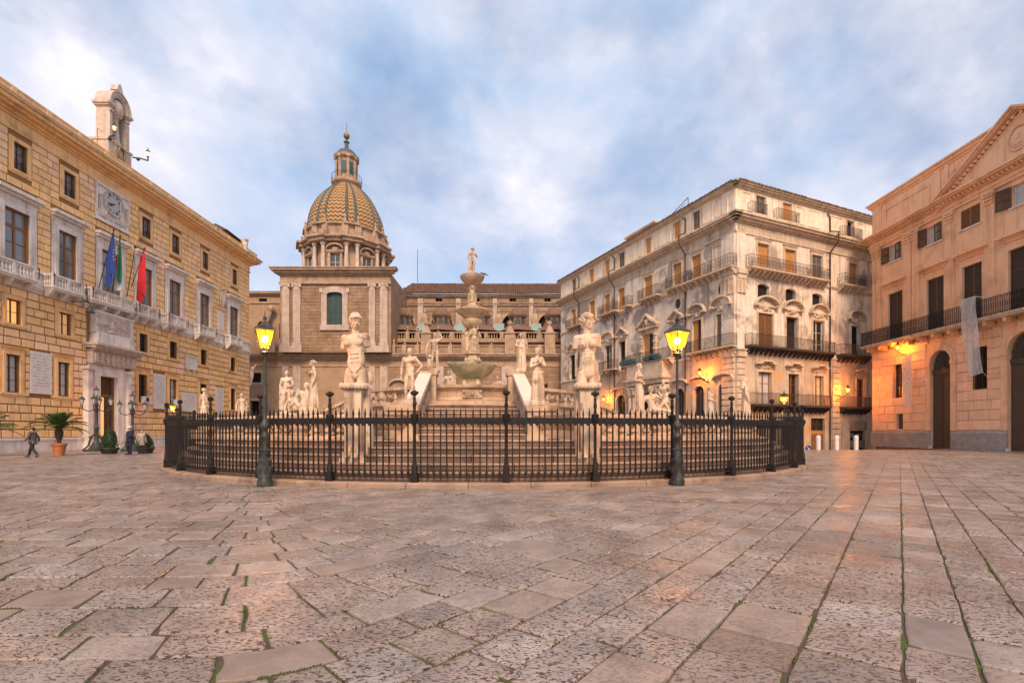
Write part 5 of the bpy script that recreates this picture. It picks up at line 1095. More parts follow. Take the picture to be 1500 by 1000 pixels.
lp = [(414, 423), (430, 441), (541, 550), (557, 568), (596, 606), (640, 650), (735, 757), (660, 668)]
for u0, u1 in lp:
    a_, b_ = f.x(u0), f.x(u1); ex.append((a_, b_, 0, 14)); f.add('pilaster', MB().box(a_, b_, -.22, 0, 0, 11.9), M['pilaster'])
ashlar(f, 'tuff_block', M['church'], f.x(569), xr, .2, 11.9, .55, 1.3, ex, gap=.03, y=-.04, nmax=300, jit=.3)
profile_band(f, xl, xr, [(11.9, 12.15, .12), (12.9, 13.1, .2), (13.1, 13.4, .45), (13.4, 13.65, .8), (13.65, 13.8, .95)], 'church_t', 'string_course')
for u in (713, 744, 772, 800):
    x_ = f.x(u); f.add('niche_slit', MB().box(x_-.25, x_+.25, -.03, .0, 6.3, 9.6), M['dark'])
# doorway pediment left of centre
c_ = f.x(584); b = MB(); b.box(c_-1.5, c_+1.5, -.5, 0, 8.2, 8.6); pts = arc(c_, 8.6, 1.5, 1.1, math.pi, 0, 8)
for p_, q_ in zip(pts, pts[1:]): b.prism([p_, (p_[0], p_[1]+.3), (q_[0], q_[1]+.3), q_], -.5, 0)
b.box(c_-1.3, c_-.8, -.3, 0, 4, 8.2); b.box(c_+.8, c_+1.3, -.3, 0, 4, 8.2); f.add('door_pediment', b, M['pilaster']); f.add('dark_opening', MB().box(c_-.8, c_+.8, -.05, 0, 3, 8.2), M['dark'])
# left wing
zt = f.z(380, 430); b = MB(); hl = [(f.x(377), f.x(391), f.z(380, 496), f.z(380, 470)), (f.x(409), f.x(413)-.02, f.z(380, 496), f.z(380, 474))]
wall(f, 'wing_wall', M['church_p'], xl, bx0, 13.8, zt, hl+[(f.x(379), f.x(391), f.z(380, 443), f.z(380, 437))], .5)
profile_band(f, xl, bx0-.4, [(zt-1.6, zt-1.3, .15), (zt-.35, zt-.1, .3), (zt-.1, zt+.1, .6)], 'church_t', 'wing_cornice', False)
b = MB(); x = xl
while x < bx0-.5: b.tube((x, -.6, zt+.12), (x, 5, zt+1.5), .13, .13, 5); x += .3
f.add('wing_roof_tiles', b, M['rooftile'], kind='stuff')
for a_, b_, c0, c1 in hl+[(f.x(379), f.x(391), f.z(380, 443), f.z(380, 437))]:
    f.add('dark_opening', MB().box(a_, b_, .45, .5, c0, c1), M['dark'])
a_, b_, c0, c1 = hl[0]; c_ = (a_+b_)/2; r = (b_-a_)/2; pts = arc(c_, c1-r, r, r, 0, math.pi, 10); b = MB()
for i in range(5): b.prism([pts[i], pts[i+1], (b_, c1)], -.003, .3); b.prism([pts[10-i], (a_, c1), pts[9-i]], -.003, .3)
f.add('arch_infill', b, M['church_p'])
b = MB(); c0 = f.P(392, 478); b.m = T(c0[0], -.9, c0[1]); b.tube((0, 0, 0), (1.0, 0, 2.4), .55, .35, 6); b.tube((0, 0, 0), (-.5, 0, -1.2), .5, .3, 6); b.ball((1.1, 0, 2.6), .6, 6); b.ball((-.2, 0, -1.6), .6, 6)
b.tube((-.4, 0, -1.9), (-.4, 0, -3.3), .45, .2, 6); f.add('volute_scroll', b, M['church_t'])
b = MB(); zz_ = f.z(400, 498); b.box(f.x(392), f.x(412), -2.2, 0, zz_-2.3, zz_-2.1); b.box(f.x(392), f.x(412), -2.2, -2.1, zz_-2.1, zz_+1.3); f.add('wing_terrace', b, M['church_t'])
# terrace, balustrades
zA0, zA1 = 13.8, 14.9
def balus(face, x0, x1, z0, z1, sp, nm, pedes, n=7, r=.14):
    b = MB(); b.box(x0, x1, -.22, .22, z0, z0+.14); b.box(x0, x1, -.26, .26, z1-.16, z1)
    for p_ in pedes: b.box(p_-.32, p_+.32, -.3, .3, z0, z1+.04)
    o = face.add(nm, b, M['church_t']); me = baluster_me('baluster', M['church_t'], r, z1-z0-.3, 6); x = x0+.2
    while x < x1:
        if not any(abs(x-p_) < .42 for p_ in pedes): link('baluster', me, o, T(x, 0, z0+.14))
        x += sp
    return o
lowp = [f.x(u) for u in (577, 593, 612, 640, 660, 700, 720, 770, 790, 822)]
fa = Face(ch, T(0, -.3, 0)); balus(fa, bx1+.4, xr, 13.8, 15.25, .42, 'lower_balustrade', lowp)
fu = Face(ch, T(0, 3, 0)); zU = fu.z(700, 497); upp = [fu.x(u) for u in (576, 597, 612, 642, 662, 700, 712, 735, 768, 790, 815)]
balus(fu, bx1+.3, fu.x(850), zU, fu.z(700, 486.5), .44, 'upper_balustrade', upp)
b = MB(); b.box(bx1, fu.x(860), .3, 10, 13.9, zU-.02); b.box(bx1, fu.x(860), -.3, .3, zU-.5, zU); b.box(bx1, fu.x(860), -3.2, 0, 13.78, 13.86); fu.add('terrace_wall', b, M['church_p'])
for i, u in enumerate((577, 593, 612, 640, 660, 720, 770)):   # small ball finials of the lower balustrade
    x_ = fa.x(u); fa.add('finial', MB().lathe([(.2, 15.29), (.3, 15.4), (.1, 15.6), (.24, 15.85), (.05, 16.2), (.0, 16.5)], 8, (x_, 0, 0)), M['church_t'], smooth=True)
for u in (597, 612, 642, 790): x_ = fu.x(u); fu.add('finial', MB().lathe([(.2, zU+1.2), (.28, zU+1.35), (.1, zU+1.6), (.22, zU+1.8), (.0, zU+2.3)], 8, (x_, 0, 0)), M['church_t'], smooth=True)
for u in (625, 747, 805, 684):
    x_ = fa.x(u); b = MB(); b.box(x_-.8, x_+.8, -.7, .9, 13.8, 17.0); b.box(x_-.92, x_+.92, -.85, 1.0, 17.0, 17.2); b.box(x_-.5, x_+.5, -.74, -.7, 14.6, 16.4); b.frustum(x_-.7, x_+.7, -.6, .9, 17.2, 18.3, .45); b.ball((x_, .15, 18.75), .45, 10); b.box(x_-.2, x_+.2, -.1, .4, 18.28, 18.4)
    fa.add('ball_pedestal', b, M['church_t'])
# nave wall with arches
fn = Face(ch, T(0, 10, 0)); zN = fn.z(700, 433); nx0, nx1 = bx1-.5, fn.x(870)
zc_ = fn.z(700, 446)
domes = [591, 647, 705, 758, 811]; ar = []
for u in domes: x_ = fn.x(u+ (0 if u < 700 else -7)); ar.append((x_-1.9, x_+1.9, zU, fn.z(700, 460)))
sq = [(fn.x(u-4.5), fn.x(u+4.5), fn.z(700, 441.5), fn.z(700, 434.8)) for u in (589, 643, 698, 751, 802)]
wall(fn, 'nave_wall', M['church_j'], nx0, nx1, zU, zN, ar+sq, .8)
pls = [(612, 620), (668, 675), (722, 728), (775, 781)]
ex = [(h[0]-.35, h[1]+.35, h[2]-.3, h[3]+.35) for h in ar]+[(h[0]-.1, h[1]+.1, h[2]-.1, h[3]+.1) for h in sq]+[(fn.x(a_)-.05, fn.x(b_)+.05, 0, 40) for a_, b_ in pls]+[(nx0, nx1, zc_-.3, zc_+.4)]
ashlar(fn, 'rough_block', M['church'], nx0, nx1, zU, zN-.5, .82, 1.5, ex, gap=.07, y=-.09, th=.14, jit=.45)
for a_, b_ in pls: fn.add('pilaster', MB().box(fn.x(a_), fn.x(b_), -.2, 0, zU, zN-.4), M['pilaster'])
for a_, b_, c0, c1 in ar:
    c_ = (a_+b_)/2; r = 1.9; pts = arc(c_, c1-r, r, r, 0, math.pi, 12); b = MB()
    for i in range(6): b.prism([pts[i], pts[i+1], (b_, c1)], -.003, .5); b.prism([pts[12-i], (a_, c1), pts[11-i]], -.003, .5)
    o_ = arc(c_, c1-r, r+.35, r+.35, 0, math.pi, 12)
    for i in range(12): b.prism([pts[i], o_[i], o_[i+1], pts[i+1]], -.12, -.004)
    fn.add('arch_surround', b, M['church_t']); fn.add('dark_opening', MB().box(a_, b_, .7, .8, c0, c1), M['dark'])
for a_, b_, c0, c1 in sq:
    fn.add('dark_opening', MB().box(a_, b_, .5, .6, c0, c1), M['dark']); c_ = (a_+b_)/2; fn.add('window_mullion', MB().box(c_-.06, c_+.06, .1, .2, c0, c1), M['wood'])
profile_band(fn, nx0, nx1, [(zc_-.25, zc_-.1, .25), (zc_-.1, zc_+.1, .12), (zc_+.1, zc_+.25, .3)], 'church_t', 'nave_band', False)
profile_band(fn, nx0, nx1, [(zN-.5, zN-.25, .2), (zN-.25, zN, .5), (zN, zN+.12, .7)], 'church_t', 'nave_cornice', False)
# tiled roof, joined tiles over a sheet
zE = zN+.15; zR = fn.z(700, 416, 7); xa, xb = nx0, nx1; b = MB()
xh = fn.x(603, 7)
b.add([(xa-1, -.8, zE), (xb, -.8, zE), (xb, 7, zR), (xh, 7, zR), (xa-1, 14, zE)], [(0, 1, 2, 3), (0, 3, 4)]); fn.add('roof_sheet', b, M['darkroof'])
b = MB(); x = xa-1
while x < xb:
    k = 9
    t1 = 1.0 if x >= xh else max(.05, (x-(xa-1))/(xh-xa+1))
    for j in range(k):
        if (j+1)/k > t1: break
        q0, q1 = j/k, (j+1)/k; dzz = rnd.uniform(-.03, .03); b.tint = (rnd.random(),)
        b.tube((x+rnd.uniform(-.03, .03), -.8+7.8*q0, zE+(zR-zE)*q0+.16+dzz), (x, -.8+7.8*q1+.15, zE+(zR-zE)*q1+.10+dzz), .17, .13, 5)
    x += .36
fn.add('roof_tiles', b, M['rooftile'], kind='stuff')
fn.add('lightning_rod', MB().tube((fn.x(607), 3, zR-1), (fn.x(607), 3, zR+5.2), .05, .04, 5), M['iron'])
b = MB()
for z_ in (fn.z(700, 441), fn.z(700, 444)): b.tube((bx1, -6, z_), (nx1, -6, z_-.6), .03, .03, 4)
fn.add('cables', b, M['iron'])
# chapel domes with lanterns
fd = Face(ch, T(0, 6.5, 0))
for u in domes:
    x_ = fd.x(u); z0 = fd.z(u, 489); z1 = fd.z(u, 478); z2 = fd.z(u, 464); z3 = fd.z(u, 450)
    b = MB(); b.lathe([(4.0, z0), (3.0, z0+.5), (1.9, z1)], 8, (x_, 0, 0)); o = fd.add('chapel_dome', b, M['brdome'], smooth=True)
    b = MB(); b.lathe([(1.25, z1), (1.25, z2-.3), (1.5, z2-.2), (1.75, z2)], 8, (x_, 0, 0), a0=R(22.5), a1=R(382.5)); b.build('drum', M['church_t'], o)
    b = MB()
    for k in range(8):
        a_ = 2*math.pi*k/8+R(22.5); b.ball((x_+1.4*math.cos(a_), 1.4*math.sin(a_), (z1+z2)/2-.2), .22, 6, (.22, .22, .65)); b.ball((x_+1.65*math.cos(a_), 1.65*math.sin(a_), z1+.1), .3, 6)
    b.build('scroll', M['brdome'], o)
    for k in range(8):
        a_ = 2*math.pi*k/8-math.pi/2; b = MB(); b.m = T(x_, 0, 0) @ RZ(a_+math.pi/2); b.box(-.32, .32, -1.2, -1.1, z1+.15, z2-.35)
        if k in (0, 1, 7): b.build('lantern_window', M['teal'], o)
    b = MB(); b.lathe([(1.8, z2), (1.75, z2+.3), (1.5, z2+.75), (1.05, z2+1.15), (.5, z3-.15), (.2, z3)], 8, (x_, 0, 0), a0=R(22.5), a1=R(382.5)); b.lathe([(.2, z3), (.3, z3+.15), (.12, z3+.3), (.22, z3+.55), (0, z3+.8)], 8, (x_, 0, 0)); b.build('lantern_cap', M['brdome'], o)
for u in (618, 672, 730, 785):   # buttresses with sheet covered slopes
    x_ = fd.x(u); z1 = fd.z(u, 470); z0 = fd.z(u, 490); b = MB(); b.add([(x_-.8, -2.5, z0), (x_+.9, -2.5, z0), (x_+.9, 3.4, z0), (x_-.8, 3.4, z0), (x_-.8, 2.6, z1), (x_+.9, 2.6, z1), (x_+.9, 3.4, z1), (x_-.8, 3.4, z1)], [(0, 1, 2, 3), (0, 4, 5, 1), (4, 7, 6, 5), (0, 3, 7, 4), (1, 5, 6, 2)])
    o = fd.add('buttress', b, M['church_p']); b = MB(); b.add([(x_-.9, -2.5, z0+.15), (x_+1.0, -2.5, z0+.15), (x_+1.0, 2.6, z1+.15), (x_-.9, 2.6, z1+.15)], [(0, 1, 2, 3)]); b.build('teal_sheet_cover', M['tealroof'], o)
    b = MB(); b.box(x_-.6, x_+.6, 2.4, 3.4, z1, z1+1.2); b.frustum(x_-.55, x_+.55, 2.4, 3.3, z1+1.2, z1+2.0, .3); b.lathe([(.2, z1+2), (.3, z1+2.3), (.05, z1+2.9)], 8, (x_, 2.9, 0)); b.build('pinnacle', M['church_t'], o)
# main dome
DX, DY = -28.6, 6.3; fm_ = Face(ch, T(DX, DY, -.336) @ Matrix.Diagonal((1, 1, .94, 1)))
b = MB(); b.lathe([(7.0, 26.7), (7.0, 29.4), (6.1, 29.4), (6.1, 34.2)], 32, a0=R(11.25), a1=R(371.25)); fm_.add('drum_wall', b, M['church_t'])
for k in range(8):      # eight bays: window, two columns
    a_ = 2*math.pi*k/8-math.pi/2+R(3)
    m_ = RZ(a_+math.pi/2)
    b = MB(); b.box(-.75, .75, -6.22, -6.0, 29.6, 32.0); wdo = fm_.add('drum_window', b, M['teal'], M4=m_)
    b = MB()
    b.box(-.06, .06, -6.27, -6.2, 29.6, 32.0); b.box(-.75, .75, -6.27, -6.2, 30.7, 30.8); b.build('glazing_bar', M['pilaster'], wdo)
    b = MB(); b.box(-1.15, -.75, -6.5, -6.0, 29.4, 32.3); b.box(.75, 1.15, -6.5, -6.0, 29.4, 32.3); b.box(-1.3, 1.3, -6.6, -6.0, 32.3, 32.5); pts = arc(0, 32.7, 1.35, .95, math.pi, 0, 8)
    for p_, q_ in zip(pts, pts[1:]): b.prism([p_, (p_[0], p_[1]+.25), (q_[0], q_[1]+.25), q_], -6.9, -6.0)
    b.box(-1.4, 1.4, -6.75, -6.0, 32.5, 32.72); b.ball((0, -6.4, 33.0), .3, 8, (.6, .3, .3)); fm_.add('window_hood', b, M['church_t'], M4=m_)
    a2 = a_+math.pi/8
    for s_ in (-1, 1):
        m2 = RZ(a2+math.pi/2+s_*R(7)); b = MB(); b.lathe([(.42, 29.4), (.42, 29.8), (.34, 29.9), (.28, 33.5), (.4, 33.6), (.45, 34.1)], 10, (0, -6.85, 0)); b.ball((-.3, -6.95, 33.9), .18, 6); b.ball((.3, -6.95, 33.9), .18, 6); fm_.add('drum_column', b, M['pilaster'], smooth=True, M4=m2)
    m2 = RZ(a2+math.pi/2); b = MB(); b.box(-1.5, 1.5, -7.6, -6.0, 34.2, 34.75); b.box(-1.75, 1.75, -8.0, -6.0, 34.75, 35.1); b.box(-1.5, -.5, -6.75, -6.0, 35.5, 37.3); b.box(.5, 1.5, -6.75, -6.0, 35.5, 37.3); b.box(-1.3, 1.3, -7.0, -6.0, 37.3, 37.6)
    b.box(-1.35, -.75, -7.3, -6.2, 35.1, 36.0); b.box(.75, 1.35, -7.3, -6.2, 35.1, 36.0)
    for s_ in (-1, 1): b.lathe([(.25, 37.6), (.32, 37.9), (.12, 38.2), (.22, 38.6), (0, 39.0)], 6, (s_*1.0, -6.6, 0)); b.box(s_*1.3-.02, s_*1.3+.02, -6.3, -6.2, 29.4, 34)
    fm_.add('entablature_break', b, M['church_t'], M4=m2)
b = MB(); b.lathe([(6.1, 34.2), (7.1, 34.25), (7.1, 34.7), (7.6, 34.8), (7.6, 35.05), (6.4, 35.3), (6.4, 37.2), (6.8, 37.3), (6.8, 37.55), (6.2, 37.7)], 32, a0=R(11.25), a1=R(371.25), cap=False); fm_.add('drum_cornice', b, M['church_t'])
fm_.M = T(DX, DY, -6.16) @ Matrix.Diagonal((1, 1, 1.1125, 1))
prof = [(6.28, 37.0), (6.25, 38.0), (6.05, 39.2), (5.7, 40.3), (5.15, 41.4), (4.45, 42.4), (3.6, 43.35), (2.75, 44.1), (2.1, 44.7), (1.9, 45.0)]
al_ = [0]
for (r0, z0), (r1, z1) in zip(prof, prof[1:]): al_.append(al_[-1]+math.hypot(r1-r0, z1-z0))
def gore(a0, a1, nz, name, mt, rr=0, uvn=4):
    n = 8; vs = []; uvs = []
    for (r_, z_), l_ in zip(prof, al_):
        for i in range(n+1): a_ = a0+(a1-a0)*i/n; vs.append(((r_+rr)*math.cos(a_), (r_+rr)*math.sin(a_), z_)); uvs.append((i/n*uvn, l_/al_[-1]*nz))
    me = bpy.data.meshes.new(name); fs = [(j*(n+1)+i, j*(n+1)+i+1, (j+1)*(n+1)+i+1, (j+1)*(n+1)+i) for j in range(len(prof)-1) for i in range(n)]
    me.from_pydata(vs, [], fs); ul = me.uv_layers.new(name='UVMap')
    for lp_ in me.loops: ul.data[lp_.index].uv = uvs[lp_.vertex_index]
    me.materials.append(mt); me.polygons.foreach_set('use_smooth', [True]*len(me.polygons)); return link(name, me, ch, fm_.M)
for k in range(8):
    a_ = 2*math.pi*k/8-math.pi/2+R(3)
    gore(a_-R(13.5), a_+R(13.5), 15, 'tiled_gore', M['zig'], 0, 4)
    gore(a_+R(18.2), a_+R(26.8), 15, 'tiled_gore', M['zig'], 0, 1.5)
    for s_, (q0, q1) in enumerate(((13.5, 18.2), (26.8, 31.5))):
        n = 3; vs = []
        for (r_, z_) in prof:
            for i in range(n+1): a2 = a_+R(q0+(q1-q0)*i/n); e = .14 if 0 < i < n else -.02; vs.append(((r_+e)*math.cos(a2), (r_+e)*math.sin(a2), z_+e*.5))
        b = MB(); b.add(vs, [(j*(n+1)+i, j*(n+1)+i+1, (j+1)*(n+1)+i+1, (j+1)*(n+1)+i) for j in range(len(prof)-1) for i in range(n)]); fm_.add('dome_rib', b, M['lead'])
fm_.M = T(DX, DY, -1.15)
b = MB(); b.lathe([(1.9, 44.6), (2.5, 45.1), (2.55, 45.5), (2.1, 45.7), (1.9, 46.0), (1.55, 46.1), (1.55, 49.3), (2.0, 49.5), (2.15, 49.9), (1.7, 50.0)], 16); o = fm_.add('lantern', b, M['church_t'])
for k in range(8):
    m_ = RZ(2*math.pi*k/8+R(3)); b = MB(); b.m = m_; b.box(-.35, .35, -1.62, -1.5, 46.6, 48.7); b.build('lantern_window', M['teal'], o)
    b = MB(); b.m = RZ(2*math.pi*k/8+R(3+22.5)); b.box(-.22, .22, -1.85, -1.4, 46.0, 49.3); b.box(-.3, .3, -2.05, -1.4, 49.3, 49.95); b.build('lantern_pier', M['church_t'], o)
b = MB()
for k in range(24): a_ = 2*math.pi*k/24; b.box(2.5*math.cos(a_)-.02, 2.5*math.cos(a_)+.02, 2.5*math.sin(a_)-.02, 2.5*math.sin(a_)+.02, 45.5, 46.5)
b.lathe([(2.5, 46.45), (2.53, 46.5), (2.5, 46.53)], 24, cap=False); b.build('lantern_railing', M['iron'], o)
b = MB(); b.lathe([(1.75, 50.0), (1.7, 50.4), (1.3, 50.9), (.7, 51.3), (.35, 51.5), (.3, 52.4), (.5, 52.6), (.15, 53.0), (.1, 53.3)], 12); fm_.add('lantern_cap', b, M['lead'], smooth=True)
b = MB(); b.ball((0, 0, 53.7), .55, 10); b.tube((0, 0, 54.2), (0, 0, 56.1), .07, .05); fm_.add('spire', b, M['bronze'], smooth=True)
# ------------------------------------------------------------ fence round the fountain
fen = thing('iron_fence', 'dark iron railing with spear points on a low stone kerb round the fountain', 'fence', (RC.x, RC.y, 0), 0)
def rp(r, a, z=0): return (r*math.cos(a), r*math.sin(a), z)
NP = 40; aph = math.atan2(15.7, -.3+1.15)  # a post straight ahead
a_first = math.atan2(-(RC.y-12.85), (742-750)/F*12.85-RC.x)
def pang(k): return a_first+2*math.pi*k/NP
nk = 60
for k in range(nk):
    a0, a1 = 2*math.pi*k/nk+.0006, 2*math.pi*(k+1)/nk-.0006; b = MB(); dz_ = rnd.uniform(-.006, .006)
    P_ = [(RF+.02, -.02), (RF+.02, .10), (RF-.02, .145+dz_), (RF-.30, .155+dz_), (RF-.30, -.02)]; n = 3
    b.add([rp(r_, a0+(a1-a0)*i/n, z_) for i in range(n+1) for r_, z_ in P_], [(i*5+j, i*5+(j+1) % 5, (i+1)*5+(j+1) % 5, (i+1)*5+j) for i in range(n) for j in range(5)]+[(0, 1, 2, 3, 4), (n*5+4, n*5+3, n*5+2, n*5+1, n*5)])
    if 35 < (k+.5)*6 % 360 < 145: continue
    b.build('kerb_stone', M['kerb'], fen)
rf = RF-.16
pm = MB(); pm.lathe([(.085, .15), (.085, .55), (.07, .60), (.056, .68), (.046, .8), (.042, 1.72), (.09, 1.80), (.11, 1.9), (.115, 1.96), (.05, 2.0), (.035, 2.1), (.055, 2.2), (.035, 2.3), (.04, 2.4), (.03, 2.44)], 8); pm.box(-.095, .095, -.095, .095, .15, .40); pmm = pm.mesh('post', M['iron'], True)
fi = MB(); fi.ball((0, 0, 2.53), .085, 8); fi.box(-.10, .10, -.045, .045, 2.5, 2.57); fim = fi.mesh('finial', M['iron'], True)
bar = MB(); bar.box(-.017, .017, -.017, .017, .3, 1.98); bar.add([(-.026, -.026, 1.96), (.026, -.026, 1.96), (.026, .026, 1.96), (-.026, .026, 1.96), (0, 0, 2.17)], [(0, 1, 4), (1, 2, 4), (2, 3, 4), (3, 0, 4), (3, 2, 1, 0)]); bar.box(-.018, .018, -.018, .018, 1.02, 1.06); bme = bar.mesh('bar', M['iron'])
bars = []
for k in range(NP):
    a_ = pang(k); p = rp(rf, a_); o = link('post', pmm, fen, T(*p) @ RZ(a_+math.pi/2)); link('finial', fim, o, Matrix.Identity(4))
    a2 = pang(k+1); nb_ = 14
    for i in range(1, nb_): q_ = a_+(a2-a_)*i/nb_; bars.append(q_)
    p0, p1 = Vector(rp(rf, a_+.006)), Vector(rp(rf, a2-.006)); b = MB(); lb_ = MB(); n = 6
    for i in range(n):
        q0 = Vector(rp(rf, a_+(a2-a_)*i/n)); q1 = Vector(rp(rf, a_+(a2-a_)*(i+1)/n)); d_ = q1-q0; b.m = T(*q0) @ RZ(math.atan2(d_.y, d_.x)); L_ = d_.length
        b.box(0, L_, -.016, .016, 1.71, 1.76); b.box(0, L_, -.012, .012, 1.76, 1.84); b.box(0, L_, -.016, .016, 1.84, 1.88); lb_.m = b.m; lb_.box(0, L_, -.015, .015, .27, .31); lb_.box(0, L_, -.012, .012, .46, .48)
    b.m = Matrix.Identity(4)
    if scr(fen.location+Vector(rp(rf, a_)))[0] is not None and p[1] < 6:
        for i in range(nb_*2):   # pierced scroll band
            q_ = a_+(a2-a_)*(i+.5)/(nb_*2); c3 = rp(rf, q_, 1.80); b.m = T(*c3) @ RZ(q_+math.pi/2); b.lathe([(.045, 0), (.045, .001)], 8) if 0 else b.prism(arc(0, 0, .042, .055, 0, 2*math.pi, 8)[:-1], -.020, .020)
            b.prism(arc(0, -.10, .035, .045, 0, 2*math.pi, 6)[:-1], -.012, .012) if i % 2 else None
        for i in range(nb_):     # arched feet
            q_ = a_+(a2-a_)*(i+.5)/nb_; c3 = rp(rf, q_, .31); lb_.m = T(*c3) @ RZ(q_+math.pi/2); pts = arc(0, 0, .075, .17, 0, math.pi, 5); lb_.path([(x_, 0, z_) for x_, z_ in pts], .009, 4)
    b.m = Matrix.Identity(4); lb_.m = Matrix.Identity(4); b.build('top_rail', M['iron'], fen); lb_.build('bottom_rail', M['iron'], fen)
bars.sort(key=lambda q_: (Vector(rp(rf, q_))+Vector((RC.x, RC.y, 0))).length); rest = MB()
for i, q_ in enumerate(bars):
    if i < 300: link('bar', bme, fen, T(*rp(rf, q_+rnd.uniform(-.0003, .0003))) @ RZ(q_+math.pi/2+rnd.uniform(-.15, .15)) @ Matrix.Rotation(rnd.gauss(0, .006), 4, 'Y') @ T(0, 0, rnd.uniform(-.012, .012)))
    else: rest.m = T(*rp(rf, q_)) @ RZ(q_); rest.add([v.co.copy() for v in bme.vertices], [tuple(p_.vertices) for p_ in bme.polygons])
rest.m = Matrix.Identity(4); rest.build('bars', M['iron'], fen, kind='stuff')

# ------------------------------------------------------------ fountain
fou = thing('tiered_fountain', 'tiered marble fountain with stairs, balustrades and stacked bowls', 'fountain', (RC.x, RC.y, 0), 0)
CC = Vector((-2.4, 29.5)); ax = math.atan2(-CC.y, -CC.x)      # direction from the core to the camera
cc = CC-RC
def gap_ang(r, half): # angular half width of the stair gap on a circle of the ring centre
    return half/r
# axis crossing on ring: direction of the axis seen from the ring centre
AXD = Vector((math.cos(ax), math.sin(ax)))
def ax_pt(t, s=0): p = cc+AXD*t+Vector((-AXD.y, AXD.x))*s; return p   # s>0 is to the camera's right? (perpendicular)
def ring_sector(r0, r1, z0, z1, a0, a1, name, mt, n=None, par=None, nose=0):
    n = n or max(2, int((a1-a0)*r1/.7)); b = MB(); P_ = [(r1, z0), (r1, z1-.04), (r1+nose, z1-.04), (r1+nose, z1), (r0, z1), (r0, z0)]; k = len(P_)
    b.add([rp(r_, a0+(a1-a0)*i/n, z_) for i in range(n+1) for r_, z_ in P_], [(i*k+j, (i+1)*k+j, (i+1)*k+(j+1) % k, i*k+(j+1) % k) for i in range(n) for j in range(k)]+[tuple(range(k)), tuple(n*k+j for j in range(k-1, -1, -1))])
    return b.build(name, mt, par or fou)
steps = [(15.5, .40), (15.2, .62), (14.9, .84), (14.6, 1.05), (14.3, 1.25)]
for i, (r_, z_) in enumerate(steps):
    m_ = 40
    for k in range(m_):
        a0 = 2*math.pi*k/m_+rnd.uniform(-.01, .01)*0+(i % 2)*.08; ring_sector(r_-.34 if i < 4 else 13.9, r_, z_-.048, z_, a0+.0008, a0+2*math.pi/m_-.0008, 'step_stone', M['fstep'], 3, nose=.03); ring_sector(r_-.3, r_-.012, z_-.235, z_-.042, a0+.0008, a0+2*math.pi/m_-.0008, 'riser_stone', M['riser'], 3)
b = MB(); b.lathe([(15.12, .0), (15.12, .3), (0, .3)], 64, cap=False); b.lathe([(15.3, .0), (15.3, .17)], 64, cap=False); b.build('stair_core', M['fstep'], fou)
b = MB(); b.lathe([(13.95, .3), (13.95, 1.2), (0, 1.22)], 64, cap=False); b.build('ring_floor', M['fstone'], fou)
# outer balustrade, open between the two herms
RB = 13.75
aL = math.atan2(14.15-RC.y+.3, (-4.35)-RC.x); aR = math.atan2(14.15-RC.y+.3, 1.95-RC.x)
span0, span1 = aR, aL+2*math.pi      # goes round through the right side, back, left
b = MB()
def prof_ring(P_, a0, a1, name, mt, n=120):
    b = MB(); k = len(P_); b.add([rp(r_, a0+(a1-a0)*i/n, z_) for i in range(n+1) for r_, z_ in P_], [(i*k+j, (i+1)*k+j, (i+1)*k+(j+1) % k, i*k+(j+1) % k) for i in range(n) for j in range(k)]+[tuple(range(k)), tuple(n*k+j for j in range(k-1, -1, -1))]); return b.build(name, mt, fou)
prof_ring([(RB+.28, 1.2), (RB+.28, 1.30), (RB+.2, 1.36), (RB-.3, 1.36), (RB-.3, 1.2)], span0, span1, 'balustrade_plinth', M['fstone'])
prof_ring([(RB+.18, 1.80), (RB+.32, 1.88), (RB+.32, 1.99), (RB+.22, 2.05), (RB-.32, 2.05), (RB-.32, 1.86), (RB-.18, 1.80)], span0, span1, 'balustrade_rail', M['fstone'])
bal_me = baluster_me('baluster', M['fstone'], .15, .44, 10)
fat = MB(); fat.lathe([(.40, 0), (.42, .06), (.30, .1), (.46, .24), (.44, .34), (.34, .40), (.42, .44)], 16, sy=.5); fatm = fat.mesh('pier', M['fstone'], True)
a_ = span0+.03; i = 0
while a_ < span1-.02:
    front = math.sin(a_) < .35
    if i % 7 == 6: link('pier', fatm, fou, T(*rp(RB, a_+.012, 1.36)) @ RZ(a_-math.pi/2)); a_ += .065
    else:
        if front: link('baluster', bal_me, fou, T(*rp(RB, a_, 1.36)))
        a_ += .034
    i += 1
# wall of the gap: straight cheek walls leading in, then central flight
AXM = T(cc.x, cc.y, 0) @ RZ(ax+math.pi/2)     # local: -y towards the camera, x right
RP = 6.5
def tY(Y): return -(CC.y-Y)       # local y of a depth
hwS = 2.0
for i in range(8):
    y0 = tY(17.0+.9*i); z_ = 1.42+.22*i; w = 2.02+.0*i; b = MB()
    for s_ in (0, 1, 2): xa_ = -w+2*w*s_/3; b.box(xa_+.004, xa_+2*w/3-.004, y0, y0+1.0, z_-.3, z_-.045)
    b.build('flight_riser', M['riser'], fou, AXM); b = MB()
    for s_ in (0, 1, 2): xa_ = -w+2*w*s_/3; b.box(xa_+.004, xa_+2*w/3-.004, y0-.04, y0+1.0, z_-.044, z_)
    b.build('flight_step', M['fstep'], fou, AXM)
b = MB(); b.add([(x_, y_, z_) for x_ in (-2.0, 2.0) for y_, z_ in ((tY(17.3), 1.0), (tY(17.3), 1.2), (tY(24), 2.7), (tY(24), 1.0))], [(0, 1, 2, 3), (7, 6, 5, 4), (0, 4, 5, 1), (1, 5, 6, 2), (3, 2, 6, 7)]); b.build('flight_core', M['fstep'], fou, AXM)
